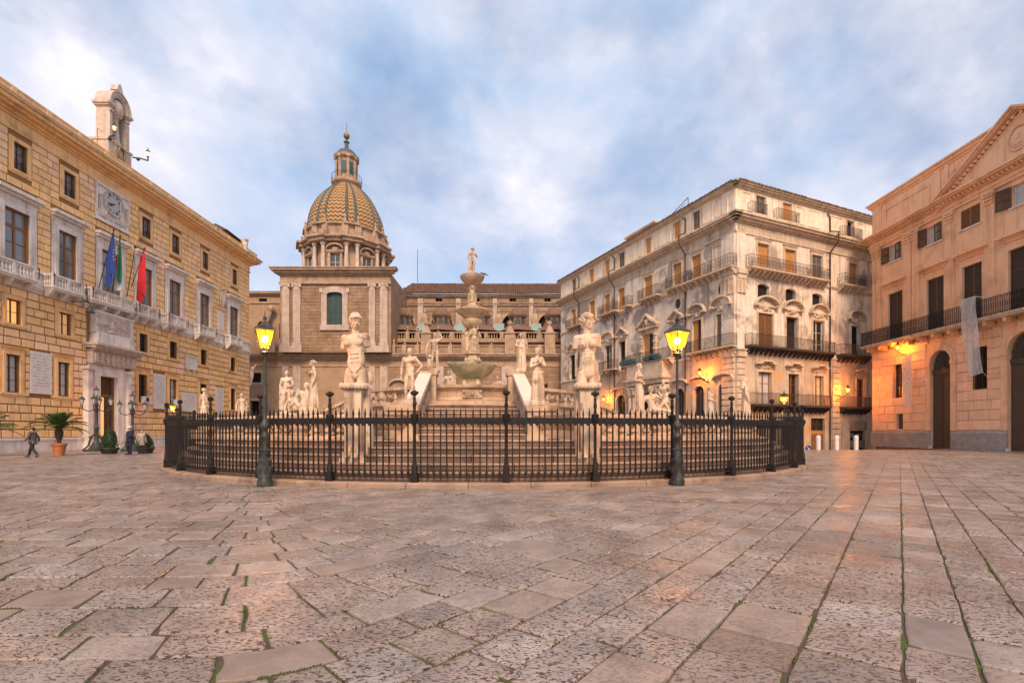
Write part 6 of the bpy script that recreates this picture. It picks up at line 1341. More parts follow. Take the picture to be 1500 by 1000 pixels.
for s_ in (-1, 1):    # sloping parapets with white copings and bulging balusters
    xi, xo = s_*2.04, s_*2.42
    ya, yb_, za, zb = tY(17.35), tY(23.6), 2.30, 4.32
    def slab4(y0, z0, y1, z1, x0, x1, th): return [(x0, y0, z0-th), (x1, y0, z0-th), (x1, y1, z1-th), (x0, y1, z1-th), (x0, y0, z0), (x1, y0, z0), (x1, y1, z1), (x0, y1, z1)]
    Q = [(3, 2, 1, 0), (4, 5, 6, 7), (0, 1, 5, 4), (1, 2, 6, 5), (2, 3, 7, 6), (3, 0, 4, 7)]
    b = MB(); b.add(slab4(ya, za, yb_, zb, xi-s_*.08, xo+s_*.12, .16), Q); b.build('white_coping', M['rail_white'], fou, AXM)
    b = MB(); b.add(slab4(ya, za-.86, yb_, zb-.86, xi, xo, .9), Q); b.box(min(xi, xo), max(xi, xo), ya, ya+.3, 1.2, 2.2); b.build('parapet_base', M['fstone'], fou, AXM)
    for k in range(12):
        t_ = (k+.6)/12; y_ = ya+(yb_-ya)*t_; z_ = za+(zb-za)*t_; link('baluster', bal_me, fou, AXM @ T((xi+xo)/2, y_, z_-.88) @ Matrix.Diagonal((1.15, 1.15, 1.62, 1)))
    # pedestals at foot and head
    b = MB(); xc = s_*2.42; b.box(xc-.5, xc+.5, tY(16.75), tY(17.6), 1.25, 2.28); b.box(xc-.58, xc+.58, tY(16.68), tY(17.65), 2.22, 2.42); b.box(xc-.6, xc+.6, tY(16.65), tY(17.7), 1.2, 1.4); b.build('statue_pedestal', M['fstone'], fou, AXM)
    b = MB(); xc = s_*2.1; b.box(xc-.35, xc+.35, tY(23.6), tY(24.5), 2.9, 4.3); b.box(xc-.42, xc+.42, tY(23.55), tY(24.55), 4.24, 4.42); b.build('statue_pedestal', M['fstone'], fou, AXM)
    # bulging trough beside the lower pedestal
    b = MB(); b.m = T(s_*3.1, tY(16.9), 0); b.lathe([(.7, 1.25), (.75, 1.4), (.72, 1.55), (.95, 1.72), (1.05, 1.9), (.95, 2.0), (1.05, 2.06), (1.05, 2.16), (.9, 2.16), (.85, 2.05), (0, 2.02)], 24, sy=.55); b.build('trough', M['fstone'], fou, AXM, smooth=True)
    b = MB(); b.ball((s_*4.3, tY(17.2), 1.65), .4, 12, (.55, .4, .38)); b.box(s_*4.3-.6, s_*4.3+.6, tY(17.4), tY(16.8), 1.2, 1.4); b.build('round_urn', M['fstone'], fou, AXM, smooth=True)
# raised platform
b = MB(); b.lathe([(RP, 1.2), (RP, 2.72), (RP+.18, 2.78), (RP+.18, 2.95), (0, 2.96)], 64, cap=False); b.build('platform', M['fstone'], fou, AXM)
PR = [(RP+.16, 3.52), (RP+.16, 3.66), (RP-.18, 3.66), (RP-.18, 3.52)]
g_ = 2.5/RP
for a0, a1 in ((-math.pi/2+g_, -.25), (.25, math.pi-.25), (math.pi+.25, 1.5*math.pi-g_)):
    b = MB(); n = 24; k = 4; b.add([rp(r_, a0+(a1-a0)*i/n, z_) for i in range(n+1) for r_, z_ in PR], [(i*k+j, (i+1)*k+j, (i+1)*k+(j+1) % k, i*k+(j+1) % k) for i in range(n) for j in range(k)]); b.build('platform_rail', M['fstone'], fou, AXM)
    m_ = int((a1-a0)*RP/.75); pm2 = baluster_me('rail_baluster', M['fstone'], .11, .56, 8)
    for i in range(m_+1): link('rail_baluster', pm2, fou, AXM @ T(*rp(RP-.02, a0+(a1-a0)*i/m_, 2.96)))
for k in range(16):   # arched niches in the platform wall
    a_ = 2*math.pi*(k+.5)/16
    if abs(math.sin(a_)+1) < .07: continue
    m_ = AXM @ RZ(a_+math.pi/2); b = MB(); pts = arc(0, 2.05, .42, .42, 0, math.pi, 8); o_ = arc(0, 2.05, .58, .58, 0, math.pi, 8)
    for i in range(8): b.prism([pts[i], o_[i], o_[i+1], pts[i+1]], -RP-.1, -RP+.1)
    b.box(-.58, -.42, -RP-.1, -RP+.1, 1.3, 2.05); b.box(.42, .58, -RP-.1, -RP+.1, 1.3, 2.05); o = b.build('niche_arch', M['fstone'], fou, m_)
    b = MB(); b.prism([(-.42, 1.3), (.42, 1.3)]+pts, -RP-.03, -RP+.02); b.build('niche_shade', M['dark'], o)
    b = MB(); b.ball((0, -RP-.1, 1.8), .2, 8, (.2, .2, .26)); b.ball((0, -RP-.2, 2.1), .13, 6); b.ball((-.2, -RP-.05, 1.6), .18, 6); b.build('animal_head', M['statue'], o, smooth=True)
# side stairs
for s_ in (-1, 1):
    for q_ in (-1, 1):
        b = MB(); x0, x1 = s_*(RP-.3), s_*9.6; y0 = q_*1.5; za, zb = 3.68, 2.1
        for (dz0, dz1, wy) in ((0, -.15, .2), (-.85, -1.6, .16)):
            b.add([(x, y0+yy, z+d) for x, z in ((x0, za), (x1, zb)) for yy in (-wy, wy) for d in (dz0, dz1)], [(0, 1, 3, 2), (4, 6, 7, 5), (0, 4, 5, 1), (2, 3, 7, 6), (0, 2, 6, 4), (1, 5, 7, 3)])
        b.box(min(x1, x1+s_*.5), max(x1, x1+s_*.5), y0-.3, y0+.3, 1.2, 2.35); b.build('side_parapet', M['fstone'], fou, AXM)
        for k in range(7): t_ = (k+.5)/7; link('rail_baluster', pm2, fou, AXM @ T(x0+(x1-x0)*t_, y0, za+(zb-za)*t_-.87) @ Matrix.Diagonal((1, 1, 1.32, 1)))
    b = MB()
    for k in range(8): xa_ = s_*(RP+.4*k); b.box(min(xa_, xa_+s_*.4), max(xa_, xa_+s_*.4), -1.35, 1.35, 1.2, 2.95-.2*(k+1))
    b.build('side_flight', M['fstep'], fou, AXM)
# basin and bowls
b = MB(); b.lathe([(5.0, 2.96), (5.05, 3.1), (4.95, 3.25), (5.0, 3.55), (5.12, 3.66), (5.22, 3.72), (5.22, 3.86), (4.85, 3.88), (4.8, 3.6), (0, 3.6)], 64, cap=False); b.build('main_basin', M['fstone'], fou, AXM, smooth=True)
for k in range(12):
    a_ = 2*math.pi*k/12-math.pi/2; m_ = AXM @ RZ(a_+math.pi/2); b = MB(); b.box(-.5, .5, -5.08, -4.9, 3.2, 3.6); b.box(-.35, .35, -5.12, -5.0, 3.3, 3.5)
    for q_ in (-1, 1): b.ball((q_*.42, -5.1, 3.5), .09, 6); 
    b.ball((0, -5.14, 3.4), .1, 6); b.build('basin_mask', M['fstone'], fou, m_)
b = MB(); b.lathe([(1.1, 3.6), (.9, 3.75), (.55, 3.9), (.5, 4.3), (.62, 4.75)], 16)
for k in range(4): b.ball((.55*math.cos(k*1.57+.6), .55*math.sin(k*1.57+.6), 4.35), .25, 6, (.2, .2, .4))
b.build('bowl_stem', M['fdark'], fou, AXM, smooth=True)
b = MB(); b.lathe([(.5, 4.62), (.75, 4.72), (1.15, 5.05), (1.36, 5.36), (1.42, 5.46), (1.42, 5.54), (1.3, 5.54), (1.0, 5.2), (0, 5.1)], 32); b.build('lower_bowl', M['fmoss'], fou, AXM, smooth=True)
b = MB()
for k in range(4): a_ = k*math.pi/2+.25; b.ball((1.38*math.cos(a_), 1.38*math.sin(a_), 5.58), .16, 6, (.22, .16, .1))
b.build('bowl_spout', M['fstone'], fou, AXM)
b = MB(); b.lathe([(.45, 5.1), (.42, 5.6), (.5, 5.7), (.36, 5.8), (.34, 6.4), (.5, 6.5), (.5, 6.62)], 16)
for k in range(6): a_ = k*math.pi/3; b.ball((.36*math.cos(a_), .36*math.sin(a_), 6.05), .17, 6, (.15, .15, .33))
for k in range(10): a_ = k*.63; b.ball((.4*math.cos(a_), .4*math.sin(a_), 5.55), .12, 6)
link('carved_shaft', remesh(b, .04, M['fdark'], 'carved_shaft', 2), fou, AXM @ T(0, 0, 1.28) @ Matrix.Diagonal((1, 1, .75, 1)))
AXU = AXM @ T(0, 0, -.37)
b = MB(); b.lathe([(.3, 6.6), (.24, 7.2), (.26, 8.2), (.4, 8.4)], 12)
for k in range(3):     # three figures back to back
    a_ = -math.pi/2+k*2*math.pi/3+.3; c_, s2 = math.cos(a_), math.sin(a_); r_ = .33
    b.tube((c_*r_-.1*s2, s2*r_+.1*c_, 6.65), (c_*r_-.07*s2, s2*r_+.07*c_, 7.35), .08, .11); b.tube((c_*r_+.12*s2, s2*r_-.12*c_, 6.65), (c_*r_+.07*s2, s2*r_-.07*c_, 7.35), .07, .11)
    b.ball((c_*r_, s2*r_, 7.45), .2, 8, (.18, .18, .18)); b.ball((c_*r_, s2*r_, 7.8), .2, 8, (.19, .19, .28)); b.ball((c_*(r_+.05), s2*(r_+.05), 8.22), .13, 8)
    b.tube((c_*r_-.2*s2, s2*r_+.2*c_, 7.98), (c_*.45-.2*s2, s2*.45+.2*c_, 8.35), .07, .05); b.tube((c_*r_+.2*s2, s2*r_-.2*c_, 7.98), (c_*.42+.28*s2, s2*.42-.28*c_, 7.6), .07, .05)
link('figure_shaft', remesh(b, .035, M['fdark'], 'figure_shaft', 2), fou, AXU)
b = MB(); b.lathe([(.25, 8.05), (.5, 8.2), (.62, 8.45), (.62, 8.6), (.4, 8.65), (.5, 8.75), (.8, 8.95), (1.0, 9.12), (1.02, 9.22), (.9, 9.22), (0, 9.0)], 28); b.build('middle_bowl', M['fdark'], fou, AXU, smooth=True)
b = MB(); b.lathe([(.35, 9.0), (.3, 9.3), (.38, 9.45), (.2, 9.6), (.16, 10.4), (.22, 10.85), (.3, 10.95)], 14)
for k in range(3): a_ = -math.pi/2+k*2*math.pi/3; b.ball((.2*math.cos(a_), .2*math.sin(a_), 9.95), .12, 8, (.12, .12, .35)); b.ball((.22*math.cos(a_), .22*math.sin(a_), 10.55), .1, 6); b.tube((.2*math.cos(a_)-.08, .2*math.sin(a_), 9.65), (.2*math.cos(a_), .2*math.sin(a_), 10.3), .07)
link('upper_shaft', remesh(b, .03, M['fdark'], 'upper_shaft', 2), fou, AXU)
b = MB(); b.lathe([(.28, 10.75), (.5, 10.85), (.68, 11.05), (.74, 11.2), (.74, 11.26), (.62, 11.26), (.3, 11.14), (.3, 11.28), (0, 11.28)], 24); b.build('top_bowl', M['fstone'], fou, AXU, smooth=True)

# ------------------------------------------------------------ figures
def V(*a): return Vector(a)
def figure(J=None, sex='m', hsc=1, yaw=0, pitch=0, hair='curls', drape=None, stump=False, b=None, sc_=1, face=True, cut=None, seed=1):
    """prims of a body 1.8 units tall, facing -y; joints J override a relaxed standing pose"""
    r_ = random.Random(seed); b = b or MB(); f_ = sex == 'f'
    D = dict(pel=V(.02, 0, .95), wai=V(.01, .0, 1.13), che=V(-.01, 0, 1.33), nek=V(-.01, .015, 1.50), hea=V(0, -.01, 1.68),
             shl=V(-.19, .01, 1.43), shr=V(.18, .01, 1.46), ell=V(-.27, .03, 1.15), elr=V(.27, .04, 1.17), hal=V(-.24, -.08, .90), har=V(.26, -.06, .92),
             hil=V(-.08, 0, .92), hir=V(.10, 0, .93), knl=V(-.11, -.07, .50), knr=V(.10, -.02, .50), anl=V(-.13, .03, .08), anr=V(.08, .02, .08), tol=V(-.17, -.13, .03), tor=V(.10, -.16, .03))
    if f_: D['shl'] = V(-.165, .01, 1.42); D['shr'] = V(.16, .01, 1.44)
    if J: D.update({k: V(*v) for k, v in J.items()})
    up = (D['che']-D['pel']).normalized(); sd = (D['shr']-D['shl']).normalized(); fw = up.cross(sd).normalized()*-1   # forward
    if fw.length < .5: fw = V(0, -1, 0)
    fw = sd.cross(up)
    Rm = Matrix((sd, -fw, up)).transposed(); q = Rm.to_quaternion()
    def E(c, rx, ry, rz, off=(0, 0, 0)): b.ball(c+Rm @ Vector(off), 1, 10, (rx, ry, rz), q)
    hp = .165 if f_ else .15
    E(D['pel'], hp, .105, .12); 
    K3 = [(D['pel']-up*.07, hp*1.0, .115), (D['pel'], hp*1.02, .115), (D['wai']-up*.06, .138 if f_ else .142, .10), (D['wai']+up*.03, .115 if f_ else .13, .09), (D['che'], .145 if f_ else .165, .10)]
    for (c0, x0, y0), (c1, x1, y1) in zip(K3, K3[1:]):
        for i_ in range(4): t_ = i_/4; E(c0.lerp(c1, t_), x0+(x1-x0)*t_, y0+(y1-y0)*t_, .06)
    b.tube(D['che']-up*.02+sd*.06, D['shr']-up*.03-sd*.02, .095, .06, 8); b.tube(D['che']-up*.02-sd*.06, D['shl']-up*.03+sd*.02, .095, .06, 8); E(D['wai'], .122 if f_ else .142, .096, .14); E(D['che'], .145 if f_ else .168, .10, .17); E(D['che'], .15 if f_ else .175, .085, .09, (0, .01, .07))
    sp = D['che']+up*.1
    b.tube(D['shl'], sp, .062, .08, 8); b.tube(D['shr'], sp, .062, .08, 8); b.ball(D['shl'], .068 if f_ else .078, 8); b.ball(D['shr'], .068 if f_ else .078, 8)
    b.tube(D['nek']-up*.06, D['hea']-up*.06, .062 if f_ else .07, .052, 8); b.tube(D['nek']-up*.04+sd*.02, D['shl']+up*.03, .05, .04, 6); b.tube(D['nek']-up*.04-sd*.02, D['shr']+up*.03, .05, .04, 6)
    if f_:
        for s_ in (-1, 1): E(D['che'], .068, .062, .068, (s_*.075, -.088, .0)); b.ball(D['che']+Rm @ Vector((s_*.08, -.145, -.005)), .014, 6)
        E(D['wai'], .085, .05, .075, (0, -.055, -.07))
    else:
        for s_ in (-1, 1):
            E(D['che'], .085, .035, .062, (s_*.078, -.082, .035))
            for k in range(3): E(D['wai'], .033, .02, .026, (s_*.034, -.085, .07-.062*k))
            E(D['wai'], .04, .06, .075, (s_*.10, -.03, -.07))
        b.ball(D['che']+Rm @ Vector((-.09, -.112, .01)), .01, 5); b.ball(D['che']+Rm @ Vector((.09, -.112, .01)), .01, 5)
    for s_ in (-1, 1): E(D['pel'], .085, .09, .09, (s_*.075, .055, -.06))
    for h, k, a, t, s_ in (('hil', 'knl', 'anl', 'tol', -1), ('hir', 'knr', 'anr', 'tor', 1)):
        H, K, A, T_ = D[h], D[k], D[a], D[t]
        if cut is not None: K = H.lerp(K, cut); b.tube(H, K, .090, .084, 12); b.ball(H, .09, 10); continue
        b.tube(H, K, .090, .062, 10); b.ball(H, .09, 8); b.ball(K, .057, 8); b.ball(H.lerp(K, .35)+Rm @ Vector((s_*.012, -.02, 0)), 1, 8, (.075, .075, .14), (K-H).to_track_quat('Z', 'Y'))
        b.tube(K, A, .058, .037, 10); b.ball(K.lerp(A, .3)+Rm @ Vector((0, .022, 0)), 1, 8, (.048, .05, .12), (A-K).to_track_quat('Z', 'Y')); b.ball(A, .038, 8)
        b.tube(A-V(0, 0, .03), T_, .036, .026, 8); b.ball(T_, .03, 8); b.ball(A+(A-T_)*.15-V(0, 0, .04), .035, 6)
    for h, k, a, s_ in (('shl', 'ell', 'hal', -1), ('shr', 'elr', 'har', 1)):
        H, K, A = D[h], D[k], D[a]
        if stump: b.tube(H, H.lerp(K, .5), .066, .056, 10); continue
        b.tube(H, K, .066, .048, 8); b.ball(K, .041, 8); b.tube(K, A, .046, .030, 8); d_ = (A-K).normalized(); sdv = d_.cross(V(0, 0, 1)); sdv = sdv.normalized() if sdv.length > .1 else V(1, 0, 0)
        b.ball(A+d_*.045, 1, 8, (.036, .02, .05), d_.to_track_quat('Z', 'Y'))
        for i_ in range(4): b.tube(A+d_*.07+sdv*(.027-.018*i_), A+d_*(.135-.008*abs(i_-1.3))+sdv*(.03-.02*i_)+V(0, -.012, -.01), .0095, .007, 5)
        b.tube(A+d_*.03+sdv*.03, A+d_*.085+sdv*.055+V(0, -.01, 0), .011, .008, 5)
    # head
    HM = T(*D['hea']) @ RZ(yaw) @ Matrix.Rotation(pitch, 4, 'X') @ Matrix.Scale(hsc, 4); hq = HM.to_quaternion()
    def HE(c, rx, ry, rz): b.ball(HM @ Vector(c), 1, 12, (rx*hsc, ry*hsc, rz*hsc), hq)
    HE((0, .012, .02), .078, .098, .098); HE((0, -.028, -.045), .060, .066, .078); HE((0, -.055, -.085), .034, .034, .026)
    b.tube(HM @ V(0, -.092, .022), HM @ V(0, -.122, -.03), .010, .016, 8); HE((0, -.096, -.032), .016, .013, .009)
    HE((-.028, -.080, .030), .026, .014, .008); HE((.028, -.080, .030), .026, .014, .008); HE((-.036, -.068, -.03), .022, .022, .02); HE((.036, -.068, -.03), .022, .022, .02)
    for s_ in (-1, 1): HE((s_*.031, -.076, .006), .016, .012, .009); HE((s_*.079, .008, -.008), .010, .022, .032)
    HE((0, -.088, -.056), .022, .012, .005); HE((0, -.086, -.067), .018, .012, .006)
    if hair in ('curls', 'bun', 'veil'):
        n_ = 70 if hair == 'curls' else 46
        for i_ in range(n_):
            th = math.acos(1-1.15*(i_+.5)/n_); ph = i_*2.39996; c3 = V(.086*math.sin(th)*math.cos(ph), .105*math.sin(th)*math.sin(ph)+.015, .108*math.cos(th)+.018)
            if c3.y < -.055 and c3.z < .06: continue
            b.ball(HM @ c3, r_.uniform(.012, .018), 6)
        for i_ in range(8): t_ = -1+2*i_/7; b.ball(HM @ V(.075*t_, -.092+.045*abs(t_)**2, .070-.02*abs(t_)), .019, 6)
        HE((0, .05, -.04), .058, .05, .07)
        if hair == 'bun': HE((0, .115, .03), .042, .042, .04); HE((0, .0, .075), .084, .098, .05)
        if hair == 'veil': HE((0, .03, .02), .094, .105, .11); b.tube(HM @ V(0, .08, 0), D['nek']+V(0, .08, -.15), .09, .13, 8)
    elif hair == 'short': HE((0, .03, .035), .084, .098, .092)
    if drape:
        top = {'skirt': .98, 'full': 1.42, 'hip': .92}[drape]; n_ = 22; bot = .05 if drape != 'hip' else .62
        for i_ in range(n_):
            a_ = 2*math.pi*i_/n_; k_ = 1.0+.12*r_.uniform(-1, 1); x0, y0 = (.15 if top < 1.2 else .17)*math.cos(a_), .10*math.sin(a_)
            m1 = V(D['pel'].x+x0*1.05, y0*1.2-.01, .75); p1 = V(x0*1.25*k_+.01, y0*1.7*k_, bot); p0 = V(D['wai'].x+x0*.92, y0*.95, top)
            rr_ = (.024, .042)[i_ % 2]*r_.uniform(.85, 1.15); b.tube(p0, m1, rr_*.8, rr_, 6); b.tube(m1, p1, rr_, rr_*1.15, 6)
        b.tube(V(D['pel'].x, 0, top-.03), V(D['pel'].x, 0, .7), .105, .115, 12); b.tube(V(D['pel'].x, 0, .7), V(0, 0, bot+.02), .115, .12, 12)
        if drape in ('skirt', 'hip'):
            for i_ in range(3): b.tube(D['pel']+V(-.17, -.06+.02*i_, .06-.03*i_), D['pel']+V(.17, -.08+.02*i_, .02+.02*i_), .03, .028, 6)
    return b
def sculpt(name, b, voxel, mt, smooth=3): return remesh(b, voxel, mt, name, smooth)
def ground_box(r=.22, h=.08): return h
def statue(kind_name, label, Y, u, zbase, height, yaw_body=0, group='marble statues standing around the fountain', pedestal=True, base=True, vox=.0145, extra=None, **kw):
    x = (u-750)/F*Y; b = MB()
    if extra: extra(b)
    figure(b=b, **kw)
    if base: b.box(-.24, .24, -.22, .2, -.10, .03); b.tube((.12, .14, 0), (.12, .1, .55), .07, .05, 8)
    s = height/1.90; me = sculpt(kind_name, b, vox, M['statue'])
    o = link(kind_name, me, None, T(x, Y, zbase+.1*s) @ RZ(yaw_body) @ Matrix.Scale(s, 4)); tag(o, label, 'statue', group)
    if pedestal:
        p = MB(); px, py = x-RC.x, Y-RC.y; p.box(px-.34, px+.34, py-.34, py+.34, 1.18, zbase-.12); p.box(px-.42, px+.42, py-.42, py+.42, zbase-.14, zbase); p.box(px-.42, px+.42, py-.42, py+.42, 1.16, 1.4); p.build('statue_pedestal', M['fstone'], fou)
    return o
# pair at the foot and the head of the flight
statue('nude_statue', 'young nude male statue with hand on hip at the left foot of the flight', 17.15, 600, 2.42, 2.02, 0, pedestal=False, hair='short', seed=3, yaw=R(-8), J=dict(ell=(-.27, .05, 1.15), hal=(-.27, -.02, .88), elr=(.40, .06, 1.2), har=(.24, -.02, 1.0)))
statue('draped_statue', 'draped woman statue hugging her arms at the right foot of the flight', 17.15, 787, 2.42, 2.02, 0, pedestal=False, sex='f', hair='bun', drape='skirt', yaw=R(-25), pitch=R(12), seed=4, J=dict(ell=(-.22, -.06, 1.17), hal=(.06, -.16, 1.27), elr=(.25, -.05, 1.2), har=(.05, -.17, 1.34)))
statue('archer_statue', 'male statue with one arm raised and a staff at the left head of the flight', 23.95, 637, 4.42, 1.92, 0, pedestal=False, hair='curls', seed=5, J=dict(elr=(.36, -.02, 1.56), har=(.24, -.04, 1.78), ell=(-.34, -.03, 1.22), hal=(-.40, -.10, .98)), extra=lambda b: (b.tube((-.40, -.12, 1.02), (-.30, -.1, .05), .022, .02, 6), b.ball((-.26, .05, .35), 1, 8, (.12, .1, .3)), b.ball((-.26, -.02, .68), .09, 8)))
statue('draped_statue', 'draped figure statue carrying a bundle at the right head of the flight', 23.95, 763, 4.42, 1.92, 0, pedestal=False, sex='f', hair='curls', drape='full', seed=6, J=dict(elr=(.3, -.03, 1.25), har=(.22, -.1, 1.45), ell=(-.25, -.02, 1.18), hal=(.02, -.17, 1.08)))
# ring statues
statue('turned_statue', 'pale male statue seen from behind at the far left end of the ring balustrade', 24.0, 299, 1.6, 2.05, R(150), hair='short', drape='hip', seed=8)
statue('seated_statue', 'low crouching marble figure just right of the far left statue', 24.5, 316, 1.35, 1.15, R(30), hair='curls', seed=9, base=False, J=dict(pel=(0, .1, .5), wai=(0, .05, .66), che=(0, -.02, .85), nek=(0, -.08, 1.0), hea=(0, -.15, 1.15), shl=(-.18, -.03, .95), shr=(.18, -.03, .95), ell=(-.25, -.2, .72), elr=(.25, -.2, .72), hal=(-.12, -.35, .6), har=(.12, -.35, .6), hil=(-.1, .1, .48), hir=(.1, .1, .48), knl=(-.2, -.3, .5), knr=(.2, -.3, .5), anl=(-.2, -.2, .08), anr=(.2, -.2, .08), tol=(-.2, -.35, .04), tor=(.2, -.35, .04)))
statue('capped_statue', 'draped marble figure with a broad head cloth behind the ring balustrade on the left', 25.5, 354, 1.75, 1.75, R(20), sex='f', hair='veil', drape='full', seed=10)
statue('nude_statue', 'male statue with cloak over one arm, left one of the pair by the river gods', 22.0, 420, 2.25, 2.0, R(10), hair='short', seed=11, drape=None, J=dict(har=(.1, -.14, 1.12), elr=(.27, -.03, 1.18)), extra=lambda b: [b.tube((-.26+.03*k, -.05, 1.1), (-.27+.03*k, 0, .1), .03, .04, 6) for k in range(4)])
statue('draped_statue', 'tall draped woman statue right of the panpipe group', 19.6, 459, 2.32, 2.05, R(-60), sex='f', hair='bun', drape='skirt', seed=12, J=dict(hal=(-.1, -.18, 1.3), ell=(-.24, -.04, 1.18)))
statue('nude_statue', 'tall draped woman statue in profile on the right of the ring', 20.6, 936, 2.25, 2.12, R(50), sex='f', hair='bun', drape='skirt', seed=14, J=dict(har=(.02, -.18, 1.05), hal=(-.02, -.17, 1.12)))
statue('bending_statue', 'bearded male statue leaning forward, right of the reclining pair', 23.2, 973, 2.2, 1.78, R(-25), hair='curls', seed=15, drape='hip', J=dict(che=(-.03, -.05, 1.3), nek=(-.03, -.08, 1.47), hea=(-.03, -.13, 1.63), har=(-.05, -.2, .85), hal=(-.1, -.2, .9)))
statue('draped_statue', 'white draped woman statue at the ring rail near the fifth fence post', 25.5, 1040, 1.75, 2.15, R(60), sex='f', hair='bun', drape='full', seed=16, J=dict(har=(.05, -.2, 1.1), hal=(-.02, -.2, 1.1)))
statue('hooded_statue', 'hooded long robed statue at the far right end of the ring', 25.8, 1092, 1.75, 2.6, R(75), sex='f', hair='veil', drape='full', seed=17)
sit = dict(pel=(0, .05, .22), wai=(-.03, .08, .4), che=(-.08, .08, .60), nek=(-.10, .06, .78), hea=(-.08, .02, .95), shl=(-.26, .08, .68), shr=(.09, .05, .74), ell=(-.38, .02, .42), hal=(-.36, -.12, .2), elr=(.28, -.08, .62), har=(.32, -.22, .8), hil=(-.08, 0, .2), hir=(.1, 0, .22), knl=(.32, -.16, .22), knr=(.36, -.1, .5), anl=(.7, -.1, .1), anr=(.62, -.12, .1), tol=(.8, -.18, .06), tor=(.74, -.2, .06))
def reclining(u, Y, z, s, rz, label, extra=None, **kw):
    b = MB(); figure(J=sit, b=b, **kw); b.box(-.5, .85, -.25, .3, -.1, .06); 
    if extra: extra(b)
    o = link('river_god_statue', sculpt('river_god_statue', b, .016, M['statue']), None, T((u-750)/F*Y, Y, z) @ RZ(rz) @ Matrix.Scale(s, 4)); tag(o, label, 'statue', 'marble statues standing around the fountain')
    p = MB(); px, py = (u-750)/F*Y-RC.x, Y-RC.y; p.box(px-.9, px+.9, py-.5, py+.5, 1.15, z-.08); p.build('statue_pedestal', M['fstone'], fou)
reclining(446, 20.6, 2.2, 1.28, R(180), 'reclining river god statue leaning between the two tall left statues', seed=20, yaw=R(160))
b_ = lambda b: [b.tube((-.32+.05*k, -.34, .28), (-.32+.05*k, -.34, .62+.02*k), .028, .028, 6) for k in range(7)]
reclining(431, 21.3, 2.2, 1.05, R(0), 'seated statue playing panpipes beside the reclining river god', extra=lambda b: [b.tube((.16+.04*k, -.25, .42), (.16+.04*k, -.25, .80), .024, .024, 6) for k in range(6)], seed=21, yaw=R(20))
reclining(957, 22.4, 2.2, 1.3, R(0), 'reclining bearded river god statue on the right of the ring', seed=22, yaw=R(30))
reclining(967, 23.4, 2.2, 1.15, R(180), 'reclining figure statue behind the bearded river god', seed=23, yaw=R(-60), sex='f', hair='bun')
for u, Y, lab in ((366+658-682+29, 26.0, None),):
    pass
# little bust and boy in the central basin
for u, zz2, lab in ((657, 3.9, 'small marble merman bust in the basin left of the bowls'), (729, 3.75, 'small marble bust in the basin right of the bowls')):
    Y = 25.4 if u < 700 else 26.5; b = MB(); figure(b=b, stump=False, cut=.2, hair='curls', seed=int(u), J=dict(ell=(-.32, -.05, 1.2), hal=(-.5, -.1, 1.05), elr=(.26, 0, 1.2), har=(.2, -.15, 1.1))); o = link('merman_statue', sculpt('merman_statue', b, .016, M['statue']), None, T((u-750)/F*Y, Y, zz2-.85*.85-.1) @ Matrix.Scale(.88, 4)); tag(o, lab, 'statue', 'small marble busts in the basin')
# top statue
b = MB(); figure(b=b, hair='curls', yaw=R(50), seed=30, J=dict(hea=(.03, -.02, 1.68), elr=(.3, -.04, 1.2), har=(.2, -.2, 1.28), ell=(-.28, .06, 1.16), hal=(-.16, .1, .95))); b.tube((-.1, .1, .9), (-.38, .12, .02), .06, .05, 8); b.tube((.05, .15, .9), (.14, .12, .02), .08, .09, 8); b.ball((-.1, .12, .55), .12, 8, (.2, .1, .2)); b.lathe([(.36, -.08), (.36, .02)], 12)
TP = AXU @ Vector((0, 0, 11.28)); o = link('crowning_statue', sculpt('crowning_statue', b, .015, M['statue']), None, T(RC.x+TP.x, RC.y+TP.y, TP.z+.06) @ RZ(R(25)) @ Matrix.Scale(.93, 4)); tag(o, 'marble youth standing on the topmost bowl of the fountain', 'statue')
# pigeon on the bowl edge
b = MB(); b.ball((0, 0, .12), .1, 8, (.16, .07, .075)); b.ball((-.15, 0, .2), .045, 8); b.tube((-.12, 0, .14), (-.15, 0, .2), .05, .035); b.tube((.1, 0, .1), (.3, 0, .03), .045, .02); b.tube((-.19, 0, .2), (-.23, 0, .19), .012, .003); b.tube((0, .02, .08), (0, .02, 0), .008); b.tube((0, -.02, .08), (0, -.02, 0), .008)
o = link('pigeon', sculpt('pigeon', b, .012, M['pigeon'], 2), None, T(RC.x+TP.x+.68, RC.y+TP.y-.05, 10.9)); tag(o, 'pigeon perched on the rim of the topmost bowl', 'bird')
# statue in the roof niche
b = MB(); figure(b=b, sex='f', hair='veil', drape='full', seed=51, J=dict(har=(.05, -.19, 1.25), hal=(-.05, -.2, 1.2), elr=(.25, -.05, 1.18), ell=(-.24, -.05, 1.18))); b.box(-.25, .25, -.22, .22, -.2, .04)
nw = nb.location; o = link('niche_statue', sculpt('niche_statue', b, .016, M['relief']), None, T(nw.x-.1, nw.y, nw.z+2.6) @ RZ(R(90)) @ Matrix.Scale(1.75, 4) @ Matrix.Diagonal((.85, .9, 1, 1))); tag(o, 'veiled marble woman statue standing inside the roof niche', 'statue')
